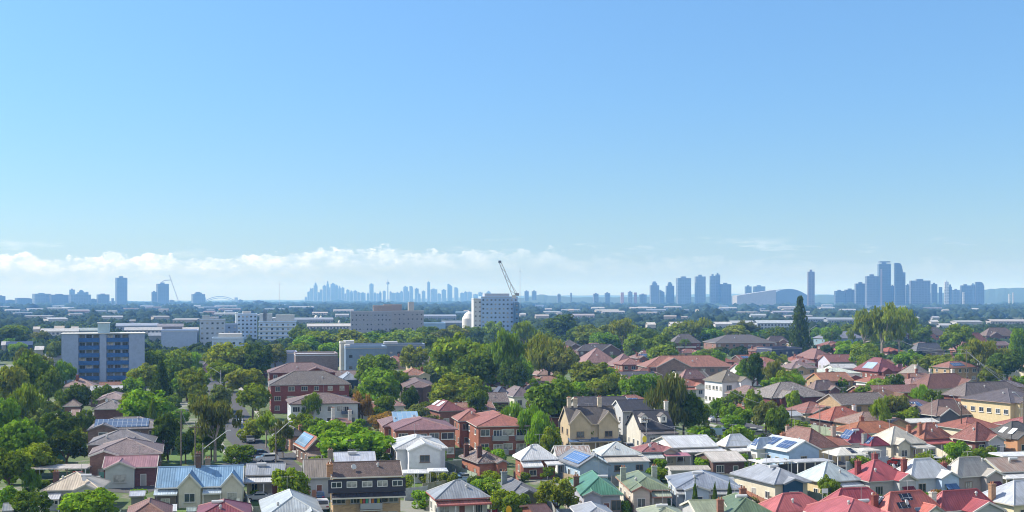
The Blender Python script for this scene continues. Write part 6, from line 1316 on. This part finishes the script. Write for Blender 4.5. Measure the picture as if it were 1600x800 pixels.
# gap planting: small trees and shrubs in gardens, clear of houses and roads
def inhouse(x, y, pad=.8):
    for fx, fy, r, w, d, th in FOOT:
        if abs(fx - x) > r + 3 or abs(fy - y) > r + 3: continue
        dx, dy = x - fx, y - fy; c, s = math.cos(-th), math.sin(-th); u, v = dx * c - dy * s, dx * s + dy * c
        if abs(u) < w / 2 + pad and abs(v) < d / 2 + pad: return True
    return False
def onroad(x, y, pad=1.0):
    for rd in (LROAD, CROAD, RROAD):
        for a, b in zip(rd[:-1], rd[1:]):
            a = Vector(a); b = Vector(b); p = Vector((x, y)); t = max(0, min(1, (p - a).dot(b - a) / (b - a).length_squared))
            if (a.lerp(b, t) - p).length < 4.6 + pad: return True
    return False
r2 = random.Random(77); placed = [(T[0].location.x, T[0].location.y, T[6] * T[5] / F * .7) for T in TREES]
for kinds, want, ylo, yhi, s0, s1 in ((['round', 'small', 'dense', 'willow', 'gum'], 60, 545, 640, 7, 12), (['small', 'round', 'bush'], 60, 600, 712, 4, 7), (['bush', 'bush', 'small'], 150, 640, 800, 1.6, 3.6)):
    cnt = 0; tries = 0
    while cnt < want and tries < 9000:
        tries += 1
        py = r2.uniform(ylo, yhi); px = r2.uniform(-10, 1610); v = P(px, py)
        if 345 < px < 470 and 640 < py < 740: continue
        sz = r2.uniform(s0, s1)
        if inhouse(v.x, v.y, sz * .45) or onroad(v.x, v.y, sz * .35): continue
        if any((a - v.x) ** 2 + (b - v.y) ** 2 < (sz + c) ** 2 * .16 for a, b, c in placed): continue
        if s0 > 3 and any(a < px < b and D > v.y and YH + (H - sz) * F / v.y < (yt + yb) / 2 - 4 and v.y > D - 60 for a, b, yt, yb, D in KBOX): continue
        hh = sz * r2.uniform(.75, 1.1); k = F / v.y
        placed.append((v.x, v.y, sz)); cnt += 1
        tree(r2.choice(kinds), px, py - hh * k, py, sz * k, r2.choice(['dark', 'mid', 'green', 'olive', 'greygreen', 'mid', 'bright', 'deep', 'green']))
    print('gap trees', cnt, tries)
label_trees()
# far wood: one mass of tree crowns on the plain
def far_wood():
    r = np.random.default_rng(9); V = []; SH = []
    base = np.array([(math.cos(a), math.sin(a), 0) for a in np.linspace(0, 2 * math.pi, 7)[:-1]] + [(.7 * math.cos(a + .5), .7 * math.sin(a + .5), .62) for a in np.linspace(0, 2 * math.pi, 7)[:-1]] + [(0, 0, 1)])
    fc = [(i, (i + 1) % 6, 6 + i) for i in range(6)] + [((i + 1) % 6, 6 + (i + 1) % 6, 6 + i) for i in range(6)] + [(6 + i, 6 + (i + 1) % 6, 12) for i in range(6)]
    fc = np.array(fc); K = np.array([k for k in KBOX if k[4] > 620])
    bands = [(640, 1100, 5000, 3.4), (1100, 1900, 16000, 4.2), (1900, 3500, 26000, 6), (3500, 6500, 24000, 10), (6500, 9000, 9000, 18)]
    for d0, d1, cnt, rad in bands:
        D = np.exp(r.uniform(math.log(d0), math.log(d1), cnt)); px = r.uniform(-160, 1760, cnt); sz = r.lognormal(0, .35, cnt)
        rr = rad * sz; h = np.minimum(rr * 1.25, 6 + 4 * sz) * np.where(D < 3500, 1, 1.2); x = (px - CX) / F * D; pw = rr * F / D; top = YH + (H - h) * F / D
        ok = np.sin(x * .004 + 1.3) * np.sin(D * .0021 + x * .0011) < .72
        for a, b, yt, yb, kd in K:
            ok &= ~((px + pw > a) & (px - pw < b) & (D > kd * .72 - 60) & (D < kd + 60) & (top < yt + (yb - yt) * .45))
        D, rr, h, x = D[ok], rr[ok], h[ok], x[ok]; m = len(D)
        v = base[None] * np.stack([rr, rr, h], 1)[:, None] * (1 + r.normal(0, .13, (m, 13, 1))); v[:, :, 2] = np.maximum(v[:, :, 2], 0); v += np.stack([x, D, D * 0], 1)[:, None]; v[:, :6, 2] = -.2
        V.append(v.reshape(-1, 3)); s = r.uniform(.6, 1.5, m) * 1.0; SH.append((s[:, None] * r.uniform(.75, 1.25, (m, 18))).ravel())
    V = np.concatenate(V); SH = np.concatenate(SH); nb = len(V) // 13; Fc = (fc[None] + (np.arange(nb) * 13)[:, None, None]).reshape(-1, 3)
    me = bpy.data.meshes.new('far_wood'); me.vertices.add(len(V)); me.vertices.foreach_set('co', V.ravel()); me.loops.add(3 * len(Fc)); me.loops.foreach_set('vertex_index', Fc.ravel().astype(np.int32))
    me.polygons.add(len(Fc)); me.polygons.foreach_set('loop_start', np.arange(0, 3 * len(Fc), 3, dtype=np.int32)); me.update(calc_edges=True)
    ca = me.color_attributes.new('shade', 'FLOAT_COLOR', 'CORNER'); cc = np.ones((len(me.loops), 4)); cc[:, :3] = np.repeat(SH, 3)[:, None]; ca.data.foreach_set('color', cc.ravel())
    me.materials.append(leaf_mat()); o = link('far_wood', me); o['kind'] = 'stuff'; o.color = (.046, .074, .042, 1)
    # leafy crowns of the nearer part of the wood
    V = []; n = 0
    parts = []
    cnt = 3600
    for D, px in zip(r.uniform(590, 1350, cnt), r.uniform(-60, 1660, cnt)):
        x = (px - CX) / F * D; w = r.uniform(6, 13); h = w * r.uniform(.6, .95); pw = w / 2 * F / D; top = YH + (H - h) * F / D
        if inhouse(x, D, w * .4): continue
        if any(px + pw > a and px - pw < b and kd * .6 < D < kd + 40 and top < yt + (yb - yt) * .5 for a, b, yt, yb, kd in KBOX): continue
        k = 110; d = r.normal(size=(k, 3)); d /= np.linalg.norm(d, axis=1)[:, None]; d[:, 2] = np.abs(d[:, 2]) * 1.0 - .25
        c = d * np.array([w / 2, w / 2, h * .5]) * r.uniform(.7, 1.05, (k, 1)) + np.array([x, D, h * .5])
        nr = d + r.normal(size=(k, 3)) * .5; nr /= np.linalg.norm(nr, axis=1)[:, None]; a = np.cross(nr, r.normal(size=(k, 3))); a /= np.linalg.norm(a, axis=1)[:, None]; b = np.cross(nr, a)
        s = w * .085 * r.uniform(.6, 1.4, k)[:, None]; a = a * s; b = b * s
        V.append(np.stack([c - a - b * .6, c + a * .7 - b, c + a + b * .5, c - a * .5 + b], 1).reshape(-1, 3)); parts.append(np.repeat(r.uniform(.55, 1.7), k) * r.uniform(.75, 1.25, k)); n += k
    V = np.concatenate(V); sh = np.concatenate(parts)
    me = bpy.data.meshes.new('wood'); me.vertices.add(4 * n); me.vertices.foreach_set('co', V.ravel()); me.loops.add(4 * n); me.loops.foreach_set('vertex_index', np.arange(4 * n, dtype=np.int32))
    me.polygons.add(n); me.polygons.foreach_set('loop_start', np.arange(0, 4 * n, 4, dtype=np.int32)); me.update(calc_edges=True)
    col = np.ones((n, 4)); col[:, :3] = sh[:, None]; ca = me.color_attributes.new('shade', 'FLOAT_COLOR', 'CORNER'); ca.data.foreach_set('color', np.repeat(col, 4, axis=0).ravel())
    me.materials.append(leaf_mat()); o = link('wood', me); o['kind'] = 'stuff'; o.color = (.062, .10, .03, 1)
far_wood()
# ================================================================ cars
SIL = (.5, .52, .55); WC = (.78, .78, .78); BK = (.03, .03, .035); NB = (.04, .07, .14); LBV = (.35, .50, .62); RD = (.5, .03, .03); GY = (.2, .21, .22)
for a in [('suv', 391, 692, 105, GY, 'dark grey car last in the kerb row on the tree lined street'), ('hatch', 384, 682, 105, WC, 'white hatchback second from the end of the kerb row'), ('sedan', 379, 673, 105, NB, 'navy sedan in the kerb row above the white hatchback'),
          ('hatch', 374, 664, 105, SIL, 'silver hatchback near the top of the kerb row'), ('sedan', 371, 657, 105, BK, 'black sedan in the tree shade of the street'), ('sedan', 368, 650, 105, GY, 'grey car highest on the tree lined street'),
          ('suv', 418, 722, 20, WC, 'white estate car parked beside the street lamp'), ('hatch', 403, 714, 20, NB, 'dark blue hatchback next to the white estate car'), ('hatch', 258, 706, 20, BK, 'black car beside the mauve roof driveway'),
          ('sedan', 405, 783, 10, SIL, 'silver blue car under the wide white verandah'), ('suv', 503, 797, 285, WC, 'white and blue van beside the tan brick block'), ('hatch', 497, 782, 285, NB, 'blue car half hidden behind the brick gate piers'),
          ('hatch', 714, 756, 190, LBV, 'pale blue car behind the grey pyramid roofed cottage'), ('van', 1124, 682, 200, LBV, 'light blue van parked by the curving street'), ('suv', 1106, 678, 200, NB, 'dark blue car in tree shade behind the light blue van'),
          ('hatch', 1139, 676, 200, GY, 'small grey car nose to nose with the light blue van'), ('sedan', 1121, 659, 195, WC, 'white car farther up the curving street'), ('sedan', 1116, 655, 195, SIL, 'silver car behind the white one in the curving street'),
          ('sedan', 1188, 682, 165, GY, 'dark grey car on the lower bend of the curving street'), ('hatch', 1178, 678, 165, WC, 'small white car beside the dark grey one on the bend'), ('suv', 1466, 728, 165, WC, 'white wagon behind the white cottage with blue gable'),
          ('hatch', 1402, 728, 165, RD, 'bright red car between the back fences'), ('hatch', 1488, 600, 190, WC, 'white car parked beyond the big russet roof'), ('sedan', 1478, 598, 190, NB, 'dark car beside the white one beyond the russet roof'),
          ('hatch', 560, 615, 190, WC, 'white car at the corner of the long dark brick flats'), ('van', 332, 612, 190, WC, 'white van glimpsed between olive trees'), ('sedan', 1352, 657, 180, NB, 'dark car under the carport by the hedge'), ('hatch', 1073, 556, 180, WC, 'white car by the grey roofed flats')]: carp(*a)
def tarp(px, py, w, d, h, col, label, name='trampoline'): pass
# ================================================================ poles and wires
pA, hA = pole(1510, 612, 545, 'timber power pole standing over the big russet roof', arms=2)
pB, hB = pole(1237, 690, 638, 'timber pole in front of the brown bungalow', arms=1)
pC, hC = pole(1281, 696, 634, 'taller timber pole before the orange bungalow', arms=1)
pD, hD = pole(1010, 716, 652, 'grey pole carrying a round yellow sign', arms=1, col=(.3, .3, .3))
pE, hE = pole(305, 742, 664, 'brown timber pole behind the blue cottages', arms=1)
pF, hF = pole(317, 744, 692, 'street lamp pole behind the blue cottages', arms=0, lamp=(4.4, 3.4), col=(.3, .28, .25))
pG, hG = pole(431, 742, 668, 'timber pole with long lamp arm near the parked white car', arms=1, lamp=(2.4, 2.2))
pH, hH = pole(1456, 690, 622, 'slim pole in front of the dark brown pyramid roof', arms=0, col=(.4, .4, .38), r=.1)
pI, hI = pole(1502, 690, 634, 'dark timber pole with lamp arm by the pyramid roof', arms=0, lamp=(-2.4, 3.6), col=(.08, .07, .06))
pJ, hJ = pole(1599, 690, 618, 'pole with lamp arm in front of the yellow flats', arms=0, lamp=(-2.4, 2.0))
pK, hK = pole(503, 735, 676, 'thin pale pole beside the solar roofed cottage', arms=0, col=(.5, .5, .48), r=.09)
pL, hL = pole(283, 735, 640, 'dim timber pole among the dark street trees', arms=1)
pM, hM = pole(345, 640, 578, 'street lamp pole among olive trees up the street', arms=0, lamp=(-2.6, 1.8), col=(.4, .4, .38))
pN, hN = pole(1300, 558, 518, 'timber pole beside the blue grey hall', arms=1)
pO, hO = pole(1402, 552, 528, 'pole at the foot of the spreading gum tree', arms=1)
pP, hP = pole(1265, 560, 512, 'slim lamp pole beside the tall tiered conifer', arms=0, lamp=(3.4, 2.2), col=(.45, .45, .45))
def off(p, x): return p + Vector((x, 0, -.3))
nw = 0
for nmx, (a, b) in enumerate([(hO, hA), (hN, hO), (hP, hN)]):
    for k, x in enumerate((-1, 1)):
        tag_ = [['upper', 'lower'], ['first', 'second'], ['thin', 'thick']][nmx][k]
        wire(off(a, x) , off(b, x) - Vector((0, 0, 1.2 * k)), 2.2 + k, f'{tag_} sagging power line ' + ['from the gum tree pole to the russet roof pole', 'between the hall pole and the gum tree pole', 'from the conifer lamp to the hall pole'][nmx], .045)
eA = P(1720, 650, 9)
for k in range(4): wire(hA + Vector((-.9 + k * .6, 0, -.4 - .5 * (k // 2))), eA + Vector((k * 1.2, 0, -k * 1.4)), 2.5 + k * .5, f'{ORD[k]} power line falling from the russet roof pole past the terracotta turret', .022)
wire(hL, hE, 1.5, 'power line between the dim pole and the blue cottage pole', .03); wire(hB, hC, .8, 'short power line linking the two bungalow poles', .03)
wire(hC, P(1140, 610, 10), 2, 'power line crossing from the bungalow pole to the street trees', .035); wire(hD, P(1180, 690, 8), 1.2, 'thin line crossing the slate villa from the yellow sign pole', .03)
# round yellow sign, small signs, dishes, boxes
def sign(px, py, z, label, col, rr=.45, oval=1.5):
    v = P(px, py, z); t = thing('road_sign', label, 'sign', (v.x, v.y, 0)); m = MB(); m.bar((0, 0, 0), (0, 0, z - rr * oval), .05, n=6); m.build('post', mat('paint', (.4, .4, .4)), t)
    m = MB(); m.prism([(rr * math.cos(a), z + rr * oval * math.sin(a)) for a in np.linspace(0, 2 * math.pi, 17)[:-1]], -.1, -.05, 1); m.build('plate', mat('gloss', col), t)
sign(1007, 686, 5.0, 'yellow oval sign in front of the slate villa with dormers', (.65, .62, .02))
sign(795, 797, 3.0, 'orange yellow sign among the shrubs near the picture bottom', (.7, .38, .02), .4, 1.6)
def board(px, py, z, w, h, label):
    v = P(px, py, z); t = thing('notice_board', label, 'sign', (v.x, v.y, 0), R(10)); 
    for x in (-w / 2 + .1, w / 2 - .1): m = MB(); m.bar((x, .06, 0), (x, .06, z + h / 2), .05, n=4); m.build('post', mat('paint', (.5, .5, .5)), t)
    m = MB(); m.box(-w / 2, w / 2, -.05, .0, z - h / 2, z + h / 2); m.build('plate', mat('paint', (.75, .76, .78)), t)
board(1289, 767, 3.2, 1.0, .7, 'small white board beside the dark street bush'); board(372, 781, 1.6, .5, .4, 'tiny white letter box by the blue cottages')
# gate piers by the tan block
t = thing('brick_pier', 'pair of tall brick chimney like piers near the pale pyramid roof', 'pier', P(486, 800))
for x in (-.5, .5): m = MB(); m.box(x - .3, x + .3, -.3, .3, -.2, 3.4); m.build('pier', mat('brick', (.34, .18, .12)), t)
# ================================================================ fences
for a in [([(155, 757), (236, 757)], 'long sea green sheet fence in front of the rose coloured house', 2.2, (.10, .26, .22)), ([(245, 786), (310, 788)], 'low timber fence across the blue cottage front yard', 1.0, (.25, .28, .28)), ([(382, 782), (396, 812)], 'grey fence dividing the cottages from the driveway', 1.6, (.35, .35, .33)),
          ([(632, 782), (668, 778)], 'pale grey sheet fence before the pyramid roofed cottage', 2.0, (.44, .46, .45)), ([(660, 772), (700, 766)], 'olive sheet fence bordering the tiny lawn', 1.8, (.34, .32, .22)), ([(700, 752), (712, 748), (711, 738)], 'white picket fence beside the white two storey house', 1.4, (.6, .6, .58)),
          ([(708, 726), (742, 728)], 'white rail fence below the mauve roofed flats', 1.1, (.62, .62, .62)), ([(803, 748), (812, 768)], 'red brick garden wall by the white hip roof', 1.6, (.34, .15, .10)), ([(880, 752), (902, 756)], 'tan timber fence in front of the blue panelled house', 1.5, (.42, .33, .22)),
          ([(955, 760), (1010, 757)], 'grey paling fence behind the sage cottage', 1.8, (.25, .25, .26)), ([(1112, 757), (1160, 757)], 'pale concrete fence beside the patched white roof', 1.9, (.44, .42, .36)), ([(1158, 778), (1202, 800)], 'red brick fence in front of the navy gabled house', 1.7, (.32, .15, .10)),
          ([(1195, 742), (1300, 735)], 'dark fence shading the yard of the light blue house', 1.8, (.10, .10, .10)), ([(1322, 737), (1388, 728)], 'pale blue grey fence behind the crimson cottage', 1.9, (.42, .46, .52)), ([(1398, 726), (1440, 734)], 'cream fence past the red car', 1.8, (.52, .48, .38)),
          ([(1462, 712), (1490, 727)], 'cream paling fence behind the white wagon', 1.8, (.6, .56, .45)), ([(870, 700), (890, 702)], 'pale stone wall below the sandstone villa', 1.5, (.5, .46, .38)), ([(1040, 690), (1100, 687)], 'low white wall in front of the slate villa yard', 1.2, (.6, .6, .58)),
          ([(828, 712), (842, 716)], 'white gate panel beside the salmon roofed flats', 1.8, (.55, .53, .46)), ([(1200, 790), (1260, 808)], 'dark paling fence in front of the coral roof', 1.6, (.14, .12, .10)), ([(900, 782), (912, 800)], 'timber fence at the side of the green cottage', 1.7, (.4, .32, .24)),
          ([(978, 790), (990, 808)], 'brown side fence between green and sage cottages', 1.7, (.26, .18, .14)), ([(1532, 676), (1500, 668)], 'grey rail fence beneath the yellow flats', 1.2, (.45, .46, .44)), ([(1060, 800), (1100, 800)], 'white low wall under the tallest cypress', 1.2, (.6, .62, .62))]:
    fence(a[0], a[1], a[2], a[3], 'brick' if 'brick' in a[1] else 'paling', 'wall' if 'wall' in a[1] else 'fence')
# back fences, sheds and awnings of the gardens
rf = random.Random(5); nf_ = 0
HS = sorted([o for o in bpy.data.objects if o.get('category') == 'house'], key=lambda o: o.location.y)
hd = {}
for f_ in FOOT: hd[(round(f_[0], 2), round(f_[1], 2))] = f_
CL = [('grey', (.34, .36, .36)), ('sage green', (.30, .36, .28)), ('cream', (.56, .52, .40)), ('brown timber', (.28, .20, .14)), ('weathered timber', (.34, .31, .27)), ('slate blue', (.22, .27, .33))]
for o in HS:
    if nf_ > 46: break
    f_ = hd.get((round(o.location.x, 2), round(o.location.y, 2)))
    if not f_ or o.location.y > 330: continue
    x, y, r, w, d, th = f_; c, s_ = math.cos(th), math.sin(th); L = lambda a, b: Vector((x + a * c - b * s_, y + a * s_ + b * c, 0))
    cn, cc = rf.choice(CL); side = rf.choice([-1, 1]); pts = [L(side * (w / 2 + 1.3), -d / 2 - 3), L(side * (w / 2 + 1.3), d / 2 + 5), L(-side * (w / 2 - 2), d / 2 + 5)]
    if any(onroad(q.x, q.y, .5) or inhouse(q.x, q.y, .1) for q in pts) or any(inhouse(q.x, q.y, .0) for q in (pts[0].lerp(pts[1], .5), pts[1].lerp(pts[2], .5), pts[1].lerp(pts[2], .25), pts[0].lerp(pts[1], .25), pts[0].lerp(pts[1], .75), pts[1].lerp(pts[2], .75))): continue
    lb = o['label'].split(); short = ' '.join(lb[:9])
    while short.split()[-1] in ('a', 'an', 'the', 'with', 'and', 'of', 'in', 'by', 'to', 'its', 'over', 'two', 'behind', 'under', 'one', 'for', 'beside', 'three', 'at', 'between', 'from', 'on', 'wide', 'pale', 'white', 'low', 'small', 'front', 'old', 'dark', 'next', 'side', 'single', 'single', 'diagonally', 'tall', 'plain', 'worn', 'bright', 'timber', 'light', 'blue', 'solar', 'sky'): short = ' '.join(short.split()[:-1])
    lab = f'{cn} yard fence of the {short}'
    if lab.lower() in USED: continue
    pp = [pix(q) for q in pts]; fence(pp, lab, rf.uniform(1.6, 2.0), cc); nf_ += 1
    q = L(-side * w * .28, d / 2 + 3.2)
    if rf.random() < .6 and not inhouse(q.x, q.y, 1.6) and not onroad(q.x, q.y, 2):
        sw, sd, sh = rf.uniform(2.6, 4.6), rf.uniform(2, 3), rf.uniform(2, 2.6); t = thing('garden_shed', f'small garden shed behind the {short}', 'shed', q, th, 'sheds and carports')
        sc_ = rf.choice([(.45, .47, .46), (.22, .30, .25), (.5, .46, .38), (.3, .33, .36)]); m = MB(); m.prism([(-sd / 2, -.1), (sd / 2, -.1), (sd / 2, sh), (-sd / 2, sh - .5)], -sw / 2, sw / 2, 0); m.build('wall', mat('paling', sc_), t)
        m = MB(); m.slab([(-sw / 2 - .2, -sd / 2 - .2, sh - .45), (sw / 2 + .2, -sd / 2 - .2, sh - .45), (sw / 2 + .2, sd / 2 + .2, sh + .15), (-sw / 2 - .2, sd / 2 + .2, sh + .15)], .08); m.build('roof', mat('metal', rf.choice([(.6, .62, .63), (.4, .42, .42), (.5, .48, .44)])), t)
        m = MB(); m.box(-.4, .4, -sd / 2 - .05, -sd / 2 - .003, 0, 1.7); m.build('door', mat('paint', mul(sc_, .6)), t)
print('fences', nf_)
nc = 0
for o in HS:
    if nc > 22: break
    f_ = hd.get((round(o.location.x, 2), round(o.location.y, 2)))
    if not f_ or o.location.y > 420: continue
    x, y, r, w, d, th = f_; c, s_ = math.cos(th), math.sin(th); sd_ = rf.choice([-1, 1])
    for q in (Vector((x + (sd_ * (w / 2 + 2.0)) * c + (d / 2 - 2) * s_, y + (sd_ * (w / 2 + 2.0)) * s_ - (d / 2 - 2) * c, 0)), Vector((x + (sd_ * w * .25) * c + (d / 2 + 3.5) * s_, y + (sd_ * w * .25) * s_ - (d / 2 + 3.5) * c, 0))):
        if inhouse(q.x, q.y, 1.6) or any((a - q.x) ** 2 + (b - q.y) ** 2 < 9 for a, b, c_ in placed) or rf.random() < .3: continue
        lb = o['label'].split(); short = ' '.join(lb[:10])
        while short.split()[-1] in ('a', 'an', 'the', 'with', 'and', 'of', 'in', 'by', 'to', 'its', 'over', 'two', 'behind', 'under', 'one', 'for', 'beside', 'three', 'at', 'between', 'from', 'on', 'wide', 'pale', 'white', 'low', 'small', 'front', 'old', 'dark', 'next', 'side', 'diagonally', 'tall', 'plain', 'worn', 'bright', 'timber', 'light', 'blue', 'solar', 'sky'): short = ' '.join(short.split()[:-1])
        cn, cc = rf.choice([('white', WC), ('silver', SIL), ('black', BK), ('dark blue', NB), ('grey', GY), ('red', RD)]); lab = f'{cn} car in the yard of the {short}'
        if lab.lower() in USED or len(lab.split()) > 16: continue
        car(rf.choice(['hatch', 'sedan', 'suv']), q.x, q.y, th + rf.choice([1.57, -1.57, 0]), cc, lab, .05); nc += 1; break
print('yard cars', nc)
# roof clutter: satellite dishes and water heaters are parts of the roofs they stand on
print('CHK'); [print('  ', c) for c in CHK]
print('objects', len(bpy.data.objects), 'trees', len(TREES))
